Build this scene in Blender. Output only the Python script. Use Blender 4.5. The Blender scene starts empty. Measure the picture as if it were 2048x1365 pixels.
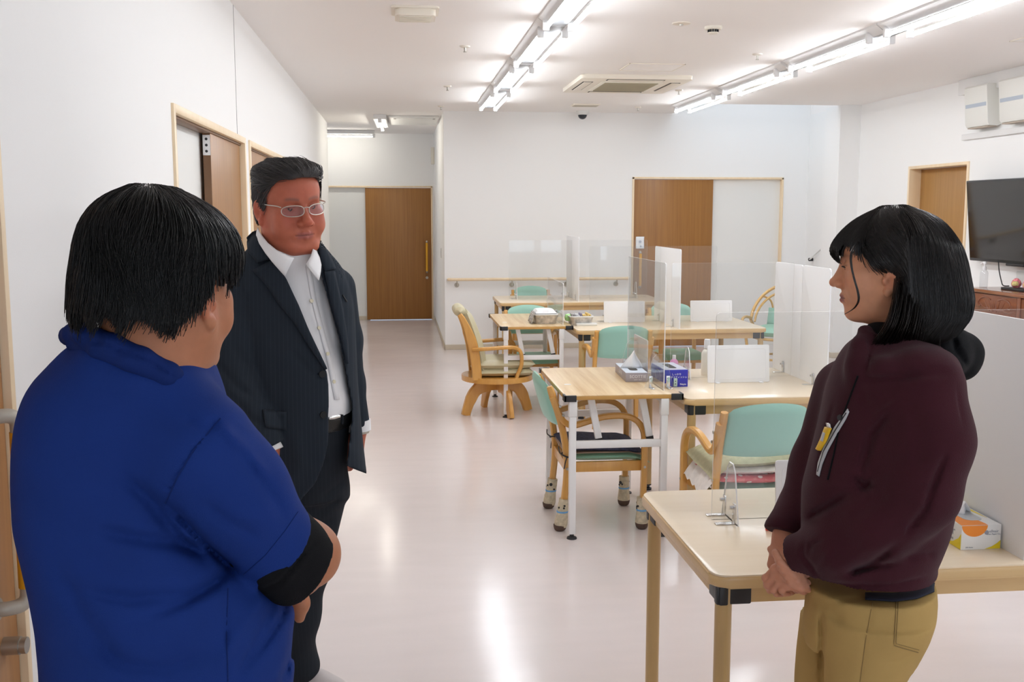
import bpy, bmesh, math, random
import numpy as np
from mathutils import Vector, Matrix, noise as mnoise

random.seed(7); RNG = np.random.default_rng(11)
SC = bpy.context.scene
COL = SC.collection
PI = math.pi

# ---------------------------------------------------------------- camera
CAM_POS = Vector((0.0, 0.0, 1.6))
PITCH, YAW, FPX = math.radians(7.132), math.radians(6.243), 2050.0
cam_d = bpy.data.cameras.new('camera'); cam = bpy.data.objects.new('camera', cam_d); COL.objects.link(cam)
cam_d.sensor_width = 36.0; cam_d.lens = 36.0 * FPX / 2048.0
cam_d.clip_start = 0.05; cam_d.clip_end = 80
cam.location = CAM_POS
cam.rotation_euler = (PI / 2 - PITCH, 0, -YAW)
SC.camera = cam

# ---------------------------------------------------------------- world, exposure, daylight
w = bpy.data.worlds.new('daylight_sky'); SC.world = w; w.use_nodes = True
w.node_tree.nodes['Background'].inputs[0].default_value = (0.62, 0.78, 1.0, 1)
w.node_tree.nodes['Background'].inputs[1].default_value = 1.0
SC.view_settings.view_transform = 'Standard'
SC.view_settings.look = 'None'
SC.view_settings.gamma = 1.0
SC.view_settings.use_curve_mapping = False
SC.view_settings.exposure = 0.06
TUBE_POWER = 47.0
SC.cycles.max_bounces = 10
SC.cycles.diffuse_bounces = 6
SC.cycles.glossy_bounces = 4
SC.cycles.transmission_bounces = 6
SC.cycles.transparent_max_bounces = 24
SC.cycles.sample_clamp_indirect = 6.0
SC.cycles.caustics_reflective = False
SC.cycles.caustics_refractive = False
SC.cycles.use_denoising = True

def area_light(name, loc, rot, sx, sy, power, col):
    d = bpy.data.lights.new(name, 'AREA'); d.shape = 'RECTANGLE'; d.size = sx; d.size_y = sy
    d.energy = power; d.color = col
    o = bpy.data.objects.new(name, d); COL.objects.link(o); o.location = loc; o.rotation_euler = rot
    return o
# daylight falling through the roof light over the far right corner, and fill from an added, unseen rear window
area_light('roof_light_daylight', (4.0, 11.42, 4.0), (0, 0, 0), 1.7, 0.9, 9, (0.80, 0.90, 1.0))
area_light('added_rear_fill', (2.2, -4.9, 1.45), (PI / 2, 0, 0), 4.4, 1.7, 70, (0.80, 0.90, 1.0))

# ---------------------------------------------------------------- helpers: objects
def _fin(o, m, parent, world, smooth):
    me = o.data
    if m is not None:
        for x in (m if isinstance(m, (list, tuple)) else [m]): me.materials.append(x)
    if smooth:
        me.polygons.foreach_set('use_smooth', [True] * len(me.polygons))
        if smooth == 'auto':
            me.set_sharp_from_angle(angle=math.radians(38))
    if parent is not None:
        o.parent = parent
        if world:
            inv = -WLOC(parent)
            me.transform(Matrix.Translation(inv))
    COL.objects.link(o)
    return o

def WLOC(o):
    v = Vector(o.location)
    while o.parent is not None:
        o = o.parent; v += Vector(o.location)
    return v

def obj(name, bm, m, parent=None, world=False, smooth='auto', kind=None):
    me = bpy.data.meshes.new(name)
    bmesh.ops.recalc_face_normals(bm, faces=bm.faces[:])
    bm.to_mesh(me); bm.free()
    o = bpy.data.objects.new(name, me)
    _fin(o, m, parent, world, smooth)
    if kind: o['kind'] = kind
    return o

def arr_obj(name, V, F, m, parent=None, world=True, smooth=True, kind=None, col=None, mi=None):
    me = bpy.data.meshes.new(name)
    V = np.asarray(V, np.float32); F = np.asarray(F, np.int32)
    k = F.shape[1]
    me.vertices.add(len(V)); me.vertices.foreach_set('co', V.ravel())
    me.loops.add(F.size); me.loops.foreach_set('vertex_index', F.ravel())
    me.polygons.add(len(F)); me.polygons.foreach_set('loop_start', np.arange(0, F.size, k, dtype=np.int32))
    me.update(calc_edges=True)
    if col is not None:
        a = me.color_attributes.new('tint', 'FLOAT_COLOR', 'POINT')
        c = np.ones((len(V), 4), np.float32); c[:, :3] = col
        a.data.foreach_set('color', c.ravel())
    if mi is not None: me.polygons.foreach_set('material_index', np.asarray(mi, np.int32))
    o = bpy.data.objects.new(name, me)
    _fin(o, m, parent, world, smooth)
    if kind: o['kind'] = kind
    return o

def tag(o, label, cat, group=None):
    o['label'] = label; o['category'] = cat
    if group: o['group'] = group
    return o

def thing(name, label, cat, loc=(0, 0, 0), rz=0.0, group=None):
    o = bpy.data.objects.new(name, None); COL.objects.link(o)
    o.location = loc; o.rotation_euler = (0, 0, rz); o.empty_display_size = 0.05
    return tag(o, label, cat, group)

def struct_empty(name, loc=(0, 0, 0)):
    o = bpy.data.objects.new(name, None); COL.objects.link(o); o.location = loc
    o['kind'] = 'structure'
    return o

def copy_tree(o, parent=None):
    c = o.copy(); COL.objects.link(c); c.parent = parent
    for ch in list(o.children): copy_tree(ch, c)
    return c

# ---------------------------------------------------------------- helpers: shapes
def B(): return bmesh.new()

def box(bm, x0, x1, y0, y1, z0, z1, bev=0.0, seg=2, M=None, mi=0):
    r = bmesh.ops.create_cube(bm, size=1.0)
    vs = r['verts']
    for v in vs:
        v.co = Vector(((x0 + x1) / 2 + v.co.x * (x1 - x0), (y0 + y1) / 2 + v.co.y * (y1 - y0), (z0 + z1) / 2 + v.co.z * (z1 - z0)))
    fs = set(f for v in vs for f in v.link_faces)
    for f in fs: f.material_index = mi
    if bev > 0:
        es = list(set(e for v in vs for e in v.link_edges))
        r2 = bmesh.ops.bevel(bm, geom=es, offset=bev, segments=seg, profile=0.5, affect='EDGES')
        vs = list(set(v for f in r2['faces'] for v in f.verts) | set(v for v in vs if v.is_valid))
    if M is not None: bmesh.ops.transform(bm, matrix=M, verts=[v for v in vs if v.is_valid])
    return vs

def rpoly(x0, x1, y0, y1, r, n=5):
    pts = []
    for cx, cy, a in ((x1 - r, y1 - r, 0), (x0 + r, y1 - r, 90), (x0 + r, y0 + r, 180), (x1 - r, y0 + r, 270)):
        for i in range(n + 1):
            t = math.radians(a + 90 * i / n); pts.append((cx + r * math.cos(t), cy + r * math.sin(t)))
    return pts

def prism(bm, pts, z0, z1, bev=0.0, M=None, mi=0, seg=2):
    """polygon (x,y) extruded along z; M afterwards"""
    a = [bm.verts.new((x, y, z0)) for x, y in pts]; b = [bm.verts.new((x, y, z1)) for x, y in pts]
    n = len(pts)
    f0 = bm.faces.new(a[::-1]); f1 = bm.faces.new(b)
    fs = [f0, f1]
    for i in range(n): fs.append(bm.faces.new((a[i], a[(i + 1) % n], b[(i + 1) % n], b[i])))
    for f in fs: f.material_index = mi
    vs = a + b
    if bev > 0:
        es = list(f0.edges) + list(f1.edges)
        r = bmesh.ops.bevel(bm, geom=es, offset=bev, segments=seg, profile=0.5, affect='EDGES')
        vs = list(set(v for v in vs if v.is_valid) | set(v for f in r['faces'] for v in f.verts))
    if M is not None: bmesh.ops.transform(bm, matrix=M, verts=vs)
    return vs

def frames(pts, up=None):
    P = [Vector(p) for p in pts]; out = []
    prev = None
    for i, p in enumerate(P):
        t = (P[min(i + 1, len(P) - 1)] - P[max(i - 1, 0)]).normalized()
        if up is not None: a = Vector(up)
        elif prev is not None: a = prev
        else: a = Vector((0, 0, 1)) if abs(t.z) < 0.9 else Vector((1, 0, 0))
        a = (a - t * a.dot(t)).normalized(); prev = a
        out.append((p, t, a, t.cross(a)))
    return out

def tube(bm, pts, r, seg=10, up=None, cap=True, mi=0):
    rs = r if isinstance(r, (list, tuple)) else [r] * len(pts)
    rings = []
    for (p, t, a, b), q in zip(frames(pts, up), rs):
        rings.append([bm.verts.new(p + a * (q * math.cos(2 * PI * k / seg)) + b * (q * math.sin(2 * PI * k / seg))) for k in range(seg)])
    for A, C in zip(rings, rings[1:]):
        for k in range(seg):
            f = bm.faces.new((A[k], A[(k + 1) % seg], C[(k + 1) % seg], C[k])); f.material_index = mi
    if cap:
        for q in (rings[0][::-1], rings[-1]):
            f = bm.faces.new(q); f.material_index = mi

def sweep(bm, pts, w, h, side, bev=0.006, mi=0):
    """rectangular section (w along 'side', h in the bending plane) swept along pts"""
    ws = w if isinstance(w, (list, tuple)) else [w] * len(pts)
    hs = h if isinstance(h, (list, tuple)) else [h] * len(pts)
    rings = []
    for (p, t, a, b), ww, hh in zip(frames(pts, side), ws, hs):
        x, y, c = ww / 2, hh / 2, bev
        sec = [(x - c, -y), (x, -y + c), (x, y - c), (x - c, y), (-x + c, y), (-x, y - c), (-x, -y + c), (-x + c, -y)]
        rings.append([bm.verts.new(p + a * u + b * v) for u, v in sec])
    n = 8
    for A, C in zip(rings, rings[1:]):
        for k in range(n):
            f = bm.faces.new((A[k], A[(k + 1) % n], C[(k + 1) % n], C[k])); f.material_index = mi
    for q in (rings[0][::-1], rings[-1]):
        f = bm.faces.new(q); f.material_index = mi

def lathe(bm, prof, cx=0, cy=0, cz=0, seg=16, mi=0, M=None):
    rings = []
    for r, z in prof:
        rings.append([bm.verts.new((cx + max(r, 1e-4) * math.cos(2 * PI * k / seg), cy + max(r, 1e-4) * math.sin(2 * PI * k / seg), cz + z)) for k in range(seg)])
    for A, C in zip(rings, rings[1:]):
        for k in range(seg):
            f = bm.faces.new((A[k], A[(k + 1) % seg], C[(k + 1) % seg], C[k])); f.material_index = mi
    for q in (rings[0][::-1], rings[-1]):
        f = bm.faces.new(q); f.material_index = mi
    if M is not None: bmesh.ops.transform(bm, matrix=M, verts=[v for q in rings for v in q])

def cr(pts, n=6):
    """Catmull-Rom through points"""
    P = [Vector(p) for p in pts]; out = []
    for i in range(len(P) - 1):
        a, b, c, d = P[max(i - 1, 0)], P[i], P[i + 1], P[min(i + 2, len(P) - 1)]
        for k in range(n):
            t = k / n
            out.append(0.5 * ((2 * b) + (c - a) * t + (2 * a - 5 * b + 4 * c - d) * t * t + (3 * b - a - 3 * c + d) * t ** 3))
    out.append(P[-1])
    return out

def Rz(a): return Matrix.Rotation(a, 4, 'Z')
def T(x, y, z): return Matrix.Translation((x, y, z))

# ---------------------------------------------------------------- helpers: materials
def nodes(name):
    m = bpy.data.materials.new(name); m.use_nodes = True
    nt = m.node_tree; b = nt.nodes['Principled BSDF']
    return m, nt, b

def setin(b, **k):
    for a, v in k.items():
        b.inputs[a.replace('_', ' ')].default_value = v

def rgb(c): return (c[0], c[1], c[2], 1)

def mat(name, col, rough=0.5, metal=0.0, bump=0.0, bscale=200.0, var=0.0, vscale=6.0, coat=0.0, sheen=0.0, spec=0.5, sss=0.0):
    m, nt, b = nodes(name)
    setin(b, Base_Color=rgb(col), Roughness=rough, Metallic=metal)
    b.inputs['Specular IOR Level'].default_value = spec
    if coat: b.inputs['Coat Weight'].default_value = coat; b.inputs['Coat Roughness'].default_value = 0.12
    if sheen: b.inputs['Sheen Weight'].default_value = sheen; b.inputs['Sheen Roughness'].default_value = 0.5
    if sss:
        b.inputs['Subsurface Weight'].default_value = sss
        b.inputs['Subsurface Radius'].default_value = (0.012, 0.005, 0.003); b.inputs['Subsurface Scale'].default_value = 1.0
    if bump or var:
        tc = nt.nodes.new('ShaderNodeTexCoord')
    if bump:
        n = nt.nodes.new('ShaderNodeTexNoise'); n.inputs['Scale'].default_value = bscale; n.inputs['Detail'].default_value = 3
        nt.links.new(tc.outputs['Object'], n.inputs['Vector'])
        bp = nt.nodes.new('ShaderNodeBump'); bp.inputs['Strength'].default_value = bump; bp.inputs['Distance'].default_value = 0.002
        nt.links.new(n.outputs['Fac'], bp.inputs['Height']); nt.links.new(bp.outputs['Normal'], b.inputs['Normal'])
    if var:
        n = nt.nodes.new('ShaderNodeTexNoise'); n.inputs['Scale'].default_value = vscale; n.inputs['Detail'].default_value = 4
        nt.links.new(tc.outputs['Object'], n.inputs['Vector'])
        r = nt.nodes.new('ShaderNodeValToRGB')
        r.color_ramp.elements[0].position = 0.3; r.color_ramp.elements[1].position = 0.7
        r.color_ramp.elements[0].color = rgb([x * (1 - var) for x in col]); r.color_ramp.elements[1].color = rgb([min(1, x * (1 + var)) for x in col])
        nt.links.new(n.outputs['Fac'], r.inputs['Fac']); nt.links.new(r.outputs['Color'], b.inputs['Base Color'])
    return m

def wood(name, c0, c1, scale=(1, 1, 1), rough=0.4, strength=1.0, coat=0.0):
    """grain stretched along the axis with the smallest scale"""
    m, nt, b = nodes(name)
    setin(b, Roughness=rough)
    if coat: b.inputs['Coat Weight'].default_value = coat; b.inputs['Coat Roughness'].default_value = 0.15
    tc = nt.nodes.new('ShaderNodeTexCoord'); mp = nt.nodes.new('ShaderNodeMapping'); mp.inputs['Scale'].default_value = scale
    nt.links.new(tc.outputs['Object'], mp.inputs['Vector'])
    n = nt.nodes.new('ShaderNodeTexNoise'); n.inputs['Scale'].default_value = 1.0; n.inputs['Detail'].default_value = 6; n.inputs['Roughness'].default_value = 0.62
    nt.links.new(mp.outputs['Vector'], n.inputs['Vector'])
    r = nt.nodes.new('ShaderNodeValToRGB'); r.color_ramp.elements[0].position = 0.32; r.color_ramp.elements[1].position = 0.68
    r.color_ramp.elements[0].color = rgb(c0); r.color_ramp.elements[1].color = rgb(c1)
    nt.links.new(n.outputs['Fac'], r.inputs['Fac']); nt.links.new(r.outputs['Color'], b.inputs['Base Color'])
    return m

def emit(name, col, s):
    m, nt, b = nodes(name)
    setin(b, Base_Color=(0.9, 0.9, 0.9, 1)); b.inputs['Emission Color'].default_value = rgb(col); b.inputs['Emission Strength'].default_value = s
    return m

def acrylic_mat(name, tint=(0.97, 0.975, 0.975), refl=0.5, haze=0.02):
    m, nt, b = nodes(name)
    out = nt.nodes['Material Output']; nt.nodes.remove(b)
    tr = nt.nodes.new('ShaderNodeBsdfTransparent'); tr.inputs[0].default_value = rgb(tint)
    gl = nt.nodes.new('ShaderNodeBsdfGlossy'); gl.inputs['Roughness'].default_value = 0.03
    df = nt.nodes.new('ShaderNodeBsdfDiffuse'); df.inputs[0].default_value = (0.9, 0.9, 0.9, 1)
    fr = nt.nodes.new('ShaderNodeLayerWeight'); fr.inputs['Blend'].default_value = 0.5
    pw = nt.nodes.new('ShaderNodeMath'); pw.operation = 'POWER'; pw.inputs[1].default_value = 4.5; nt.links.new(fr.outputs['Facing'], pw.inputs[0])
    mu = nt.nodes.new('ShaderNodeMath'); mu.operation = 'MULTIPLY_ADD'; mu.inputs[1].default_value = refl * .9; mu.inputs[2].default_value = .04 * refl
    nt.links.new(pw.outputs[0], mu.inputs[0])
    m1 = nt.nodes.new('ShaderNodeMixShader'); m1.inputs[0].default_value = haze
    nt.links.new(tr.outputs[0], m1.inputs[1]); nt.links.new(df.outputs[0], m1.inputs[2])
    m2 = nt.nodes.new('ShaderNodeMixShader'); nt.links.new(mu.outputs[0], m2.inputs[0])
    nt.links.new(m1.outputs[0], m2.inputs[1]); nt.links.new(gl.outputs[0], m2.inputs[2])
    nt.links.new(m2.outputs[0], out.inputs[0])
    return m

def floor_mat():
    m, nt, b = nodes('floor_vinyl')
    L = nt.links; N = nt.nodes.new
    tc = N('ShaderNodeTexCoord')
    mp = N('ShaderNodeMapping'); mp.inputs['Scale'].default_value = (1.2, 5.0, 1); L.new(tc.outputs['Object'], mp.inputs['Vector'])
    n = N('ShaderNodeTexNoise'); n.inputs['Scale'].default_value = 2.2; n.inputs['Detail'].default_value = 5; L.new(mp.outputs['Vector'], n.inputs['Vector'])
    r = N('ShaderNodeValToRGB'); r.color_ramp.elements[0].position = 0.3; r.color_ramp.elements[1].position = 0.75
    r.color_ramp.elements[0].color = (0.71, 0.64, 0.625, 1); r.color_ramp.elements[1].color = (0.74, 0.665, 0.65, 1)
    L.new(n.outputs['Fac'], r.inputs['Fac']); L.new(r.outputs['Color'], b.inputs['Base Color'])
    w1 = N('ShaderNodeTexNoise'); w1.inputs['Scale'].default_value = 1.5; w1.inputs['Detail'].default_value = 2; L.new(tc.outputs['Object'], w1.inputs['Vector'])
    mp2 = N('ShaderNodeMapping'); mp2.inputs['Scale'].default_value = (6, 6.0, 1); L.new(tc.outputs['Object'], mp2.inputs['Vector'])
    w2 = N('ShaderNodeTexNoise'); w2.inputs['Scale'].default_value = 1.0; w2.inputs['Detail'].default_value = 3; L.new(mp2.outputs['Vector'], w2.inputs['Vector'])
    ad = N('ShaderNodeMath'); ad.operation = 'ADD'; L.new(w1.outputs['Fac'], ad.inputs[0]); L.new(w2.outputs['Fac'], ad.inputs[1])
    bp = N('ShaderNodeBump'); bp.inputs['Strength'].default_value = 0.04; bp.inputs['Distance'].default_value = 0.02
    L.new(ad.outputs[0], bp.inputs['Height']); L.new(bp.outputs['Normal'], b.inputs['Normal'])
    b.inputs['Specular IOR Level'].default_value = 0.4
    rr = N('ShaderNodeMapRange'); rr.inputs['To Min'].default_value = 0.11; rr.inputs['To Max'].default_value = 0.23
    L.new(w1.outputs['Fac'], rr.inputs['Value']); L.new(rr.outputs['Result'], b.inputs['Roughness'])
    return m

M = dict(
    tube_warm=emit('fluorescent_tube_warm', (1.0, 0.95, 0.84), TUBE_POWER * 1.1),
    wall=mat('wallpaper_white', (0.87, 0.865, 0.855), 0.75, bump=0.12, bscale=260),
    ceil=mat('ceiling_board', (0.90, 0.875, 0.855), 0.85, bump=0.08, bscale=180),
    floor=floor_mat(),
    base=mat('baseboard_beige', (0.60, 0.53, 0.42), 0.45),
    trim=wood('pale_frame_wood', (0.80, 0.62, 0.40), (0.86, 0.70, 0.49), (14, 14, 1.2), 0.4),
    door=wood('brown_door_wood', (0.265, 0.113, 0.023), (0.345, 0.153, 0.034), (60, 60, 1.2), 0.38),
    dooredge=mat('brown_door_edge', (0.17, 0.085, 0.04), 0.4),
    panel=mat('white_door_panel', (0.80, 0.80, 0.775), 0.5),
    tabletop=wood('pale_beech_laminate', (0.80, 0.655, 0.47), (0.84, 0.70, 0.52), (1.0, 30, 30), 0.28, coat=0.25),
    tableedge=wood('beech_edge_band', (0.62, 0.41, 0.185), (0.68, 0.46, 0.22), (1.5, 14, 14), 0.3),
    oak=wood('striped_oak_laminate', (0.53, 0.34, 0.155), (0.73, 0.565, 0.345), (26, 1.2, 8), 0.33),
    oakedge=mat('oak_edge_band', (0.55, 0.30, 0.08), 0.35),
    leg=wood('tan_leg', (0.50, 0.33, 0.135), (0.56, 0.38, 0.165), (20, 20, 1.5), 0.35),
    chairwood=wood('honey_bentwood', (0.55, 0.27, 0.055), (0.66, 0.35, 0.085), (16, 16, 3), 0.32, coat=0.3),
    green=mat('mint_vinyl', (0.30, 0.55, 0.455), 0.42, bump=0.15, bscale=60),
    green2=mat('mint_vinyl_dark', (0.27, 0.53, 0.40), 0.42, bump=0.1, bscale=60),
    beige=mat('beige_leather', (0.55, 0.50, 0.33), 0.45, bump=0.25, bscale=40),
    white_metal=mat('white_enamel', (0.80, 0.79, 0.78), 0.35),
    fixture=mat('lamp_white_enamel', (0.78, 0.78, 0.78), 0.45), dimmed_base=mat('lamp_base_dimmed', (0.30, 0.31, 0.32), 0.5),  # lamp underside greyed against tube glare; its own enamel is white
    offwhite=mat('cream_plastic', (0.80, 0.76, 0.66), 0.45),
    cream=mat('aircon_plastic', (0.80, 0.74, 0.64), 0.5),
    grille=mat('aircon_grille', (0.33, 0.29, 0.19), 0.6),
    ltgrey=mat('pale_grey_plastic', (0.72, 0.72, 0.70), 0.5),
    black=mat('black_plastic', (0.018, 0.018, 0.02), 0.45),
    chrome=mat('chrome', (0.72, 0.72, 0.72), 0.22, metal=1.0),
    steel=mat('satin_nickel', (0.46, 0.44, 0.40), 0.38, metal=1.0),
    greymetal=mat('warm_grey_metal', (0.47, 0.44, 0.38), 0.45, metal=0.3),
    amber=mat('amber_grip', (0.72, 0.36, 0.012), 0.4),
    acrylic=acrylic_mat('clear_acrylic', haze=0.012, refl=0.7),
    acryledge=mat('acrylic_lit_edge', (0.80, 0.79, 0.78), 0.25),  # glow of light piped to the rim, put into a pale colour
    board=mat('white_foam_board', (0.82, 0.82, 0.83), 0.45),
    tube=emit('fluorescent_tube', (0.94, 0.99, 1.04), TUBE_POWER),
    darkgap=mat('dark_joint', (0.05, 0.045, 0.04), 0.8),
)
# ================================================================ ROOM
ZC = 2.757; XL = -0.909; XR = 4.979; YB = 11.973; YF = 15.44; YN = -5.0

def structure(name, bm, m, parent=None, smooth='auto'):
    o = obj(name, bm, m, parent, True if parent else False, smooth)
    if parent is None: o['kind'] = 'structure'
    return o

def wall_y(name, x0, x1, y0, y1, openings, m=None, top=ZC):
    """wall along y between x0..x1; openings (ya, yb, za, zb)"""
    bm = B(); y = y0
    for a, b_, za, zb in sorted(openings):
        if a > y: box(bm, x0, x1, y, a, 0, top)
        if za > 0: box(bm, x0, x1, a, b_, 0, za)
        if zb < top: box(bm, x0, x1, a, b_, zb, top)
        y = b_
    if y < y1: box(bm, x0, x1, y, y1, 0, top)
    return structure(name, bm, m or M['wall'], smooth=False)

def wall_x(name, y0, y1, x0, x1, openings, m=None, top=ZC):
    bm = B(); x = x0
    for a, b_, za, zb in sorted(openings):
        if a > x: box(bm, x, a, y0, y1, 0, top)
        if za > 0: box(bm, a, b_, y0, y1, 0, za)
        if zb < top: box(bm, a, b_, y0, y1, zb, top)
        x = b_
    if x < x1: box(bm, x, x1, y0, y1, 0, top)
    return structure(name, bm, m or M['wall'], smooth=False)

bm = B(); box(bm, -4.2, 5.3, YN - 0.2, 15.8, -0.1, 0.0); structure('floor', bm, M['floor'], smooth=False)

OX0, OX1, OY0 = 3.20, 4.88, 10.90          # roof-light opening
bm = B()
box(bm, XL - 0.3, OX0, YN - 0.2, YB, ZC, ZC + 0.12); box(bm, OX0, XR + 0.3, YN - 0.2, OY0, ZC, ZC + 0.12)
box(bm, -4.2, 0.75, YB, 15.8, ZC, ZC + 0.12); box(bm, -4.2, XL - 0.3, 13.5, YB + 4, ZC, ZC + 0.12)
box(bm, OX1, XR + 0.3, OY0, YB, ZC, ZC + 0.12)
structure('ceiling', bm, M['ceil'], smooth=False)

wall_y('wall_left', XL - 0.14, XL, YN, 13.68, [(1.38, 2.47, 0, 2.02), (4.35, 6.31, 0, 2.035), (6.50, 8.43, 0, 2.035), (10.09, 12.04, 0, 2.035)])
wall_x('wall_back', YB, YB + 0.16, 0.52, 5.2, [(2.74, 4.57, 0, 2.015)], top=4.25)
wall_y('wall_corridor', 0.52, 0.66, YB + 0.16, YF, [])
wall_x('wall_far', YF, YF + 0.16, -4.2, 0.66, [(-1.05, 0.49, 0, 1.99)])
wall_x('wall_side_corridor', 13.54, 13.68, -4.2, XL - 0.14, [])
wall_y('wall_right', XR, XR + 0.14, YN, 11.2, [(8.625, 9.685, 0, 2.035)])
wall_x('wall_rear', YN - 0.16, YN, XL - 0.14, XR + 0.14, [(0.0, 4.4, 0.55, 2.35)])
bm = B(); box(bm, 4.75, XR + 0.1, 10.82, 11.22, 0, ZC); box(bm, OX1, XR + 0.14, 11.22, YB, 0, ZC); structure('wall_pillar', bm, M['wall'], smooth=False)
bm = B()
box(bm, OX0 - 0.1, OX0, OY0 - 0.1, YB, ZC + 0.12, 4.25); box(bm, OX1, OX1 + 0.1, OY0 - 0.1, YB, ZC + 0.12, 4.25)
box(bm, OX0, OX1, OY0 - 0.1, OY0, ZC + 0.12, 4.25); structure('wall_roof_shaft', bm, M['wall'], smooth=False)

# roof light over the shaft and an added rear window, out of view, for the fill light
def window(name, plane, a0, a1, b0, b1, c, nx, nz):
    root = struct_empty(name)
    bm = B()
    def bar(u0, u1, v0, v1, d):
        if plane == 'z': box(bm, u0, u1, v0, v1, c - d, c + d)
        elif plane == 'x': box(bm, c - d, c + d, u0, u1, v0, v1)
        else: box(bm, u0, u1, c - d, c + d, v0, v1)
    t = 0.04
    bar(a0, a1, b0, b0 + t, .04); bar(a0, a1, b1 - t, b1, .04); bar(a0, a0 + t, b0, b1, .04); bar(a1 - t, a1, b0, b1, .04)
    for i in range(1, nx): x = a0 + (a1 - a0) * i / nx; bar(x - .02, x + .02, b0, b1, .035)
    for i in range(1, nz): z = b0 + (b1 - b0) * i / nz; bar(a0, a1, z - .02, z + .02, .035)
    obj('window_frame', bm, M['white_metal'], root)
    for i in range(nx):
        for j in range(nz):
            bm = B()
            u0, u1 = a0 + (a1 - a0) * i / nx + .02, a0 + (a1 - a0) * (i + 1) / nx - .02
            v0, v1 = b0 + (b1 - b0) * j / nz + .02, b0 + (b1 - b0) * (j + 1) / nz - .02
            if plane == 'z': box(bm, u0, u1, v0, v1, c - .003, c + .003)
            elif plane == 'x': box(bm, c - .003, c + .003, u0, u1, v0, v1)
            else: box(bm, u0, u1, c - .003, c + .003, v0, v1)
            obj('pane', bm, M['acrylic'], root, smooth=False)
window('window_1', 'z', OX0, OX1, OY0, YB, 4.2, 2, 1)
window('added_rear_window', 'y', 0.0, 4.4, 0.55, 2.35, YN - 0.08, 4, 1)

# baseboards
bm = B(); ya = YN
for a, b_ in ((1.37, 2.48), (4.34, 6.32), (6.49, 8.44), (10.08, 12.05)):
    box(bm, XL, XL + .008, ya, a, 0, .06, .002); ya = b_
box(bm, XL, XL + .008, ya, 13.68, 0, .06, .002); structure('baseboard_left', bm, M['base'])
bm = B(); box(bm, .512, 2.727, YB - .008, YB, 0, .06, .002); box(bm, 4.583, OX1, YB - .008, YB, 0, .06, .002); structure('baseboard_back', bm, M['base'])
bm = B(); box(bm, .512, .52, YB - .008, YF, 0, .06, .002); structure('baseboard_corridor', bm, M['base'])
bm = B(); box(bm, -4.2, -1.05, YF - .008, YF, 0, .06, .002); structure('baseboard_far', bm, M['base'])
bm = B(); box(bm, XR - .008, XR, YN, 8.61, 0, .06, .002); box(bm, XR - .008, XR, 9.70, 10.82, 0, .06, .002); structure('baseboard_right', bm, M['base'])
bm = B(); box(bm, 4.742, 4.75, 10.812, 11.22, 0, .06, .002); box(bm, 4.75, XR, 10.812, 10.82, 0, .06, .002); structure('baseboard_pillar', bm, M['base'])
bm = B(); box(bm, XL - .001, XL + .0012, 6.066, 6.071, 2.045, ZC); structure('trim_1', bm, M['darkgap'])
bm = B(); box(bm, 4.915, XR, 4.0, 8.76, 2.625, ZC, .004); structure('trim_2', bm, M['white_metal'])
bm = B(); box(bm, 4.945, XR, 4.0, 8.72, 2.235, 2.285, .004); structure('trim_3', bm, M['white_metal'])

# ---------------------------------------------------------------- doors
def door_left(name, ya, yb, top, leaf, label_plate=False, wide=.036):
    root = struct_empty(name, (XL, (ya + yb) / 2, 0))
    bm = B(); e = .012
    box(bm, XL - .10, XL + e, ya - wide, ya, 0, top + wide, .002); box(bm, XL - .10, XL + e, yb, yb + wide, 0, top + wide, .002)
    box(bm, XL - .10, XL + e, ya, yb, top, top + wide, .002); obj('door_frame', bm, M['trim'], root, True)
    bm = B(); box(bm, XL - .095, XL - .075, ya, yb, 0, top); obj('side_panel', bm, M['panel'], root, True)
    if leaf:
        bm = B(); box(bm, XL - .058, XL - .020, leaf[0], leaf[1], .008, top - .004, .0015)
        bm.faces.ensure_lookup_table(); bm.normal_update()
        for f in bm.faces:
            if f.normal.y < -.9: f.material_index = 1
        lf = obj('door_leaf', bm, [M['door'], M['dooredge']], root, True)
    bm = B(); box(bm, XL - .07, XL - .012, ya, yb, top - .012, top, .001); obj('door_track', bm, M['dooredge'], root, True)
    return root
d = door_left('door_1', 1.40, 2.452, 2.0, None, wide=.026)
# near door: hinged leaf flush with the wall, pull handle and thumb-turn lock
bm = B(); box(bm, XL - .045, XL - .006, 1.41, 2.448, .008, 1.995, .002)
M['neardoor'] = wood('red_brown_door_wood', (0.32, 0.15, 0.055), (0.42, 0.205, 0.08), (40, 40, 1.4), 0.4)
lf = obj('door_leaf', bm, M['neardoor'], d, True)
bm = B(); hx = -.852; hy = 2.352
for z, s in ((1.155, -1), (0.715, 1)):
    tube(bm, cr([(XL - .006, hy - .03, z), (XL + .02, hy - .028, z), (hx - .012, hy - .012, z + .002 * s), (hx - .001, hy - .002, z + .016 * s), (hx, hy, z + .05 * s)], 5), .0165, 14)
    tube(bm, [(XL - .006, hy - .03, z), (XL + .004, hy - .03, z)], .026, 16)
h = obj('pull_handle', bm, M['greymetal'], lf, True)
bm = B(); tube(bm, [(hx, hy, .755), (hx, hy, 1.115)], .0185, 16); obj('grip_sleeve', bm, M['amber'], d, True)
bm = B(); tube(bm, [(XL - .006, 2.362, .612), (XL + .03, 2.362, .612)], .021, 18); tube(bm, [(XL + .03, 2.362, .612), (XL + .034, 2.362, .612)], .017, 18); tube(bm, [(XL + .034, 2.362, .612), (XL + .045, 2.362, .612)], .019, 18)
obj('thumb_turn', bm, M['steel'], d, True)
d = door_left('door_2', 4.38, 6.28, 2.005, (5.32, 6.27))
bm = B(); box(bm, XL - .0575, XL - .0215, 5.3195, 5.321, 1.885, 1.985, .0004); sg = obj('edge_label', bm, M['board'], d, True)
bm = B()
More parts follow.
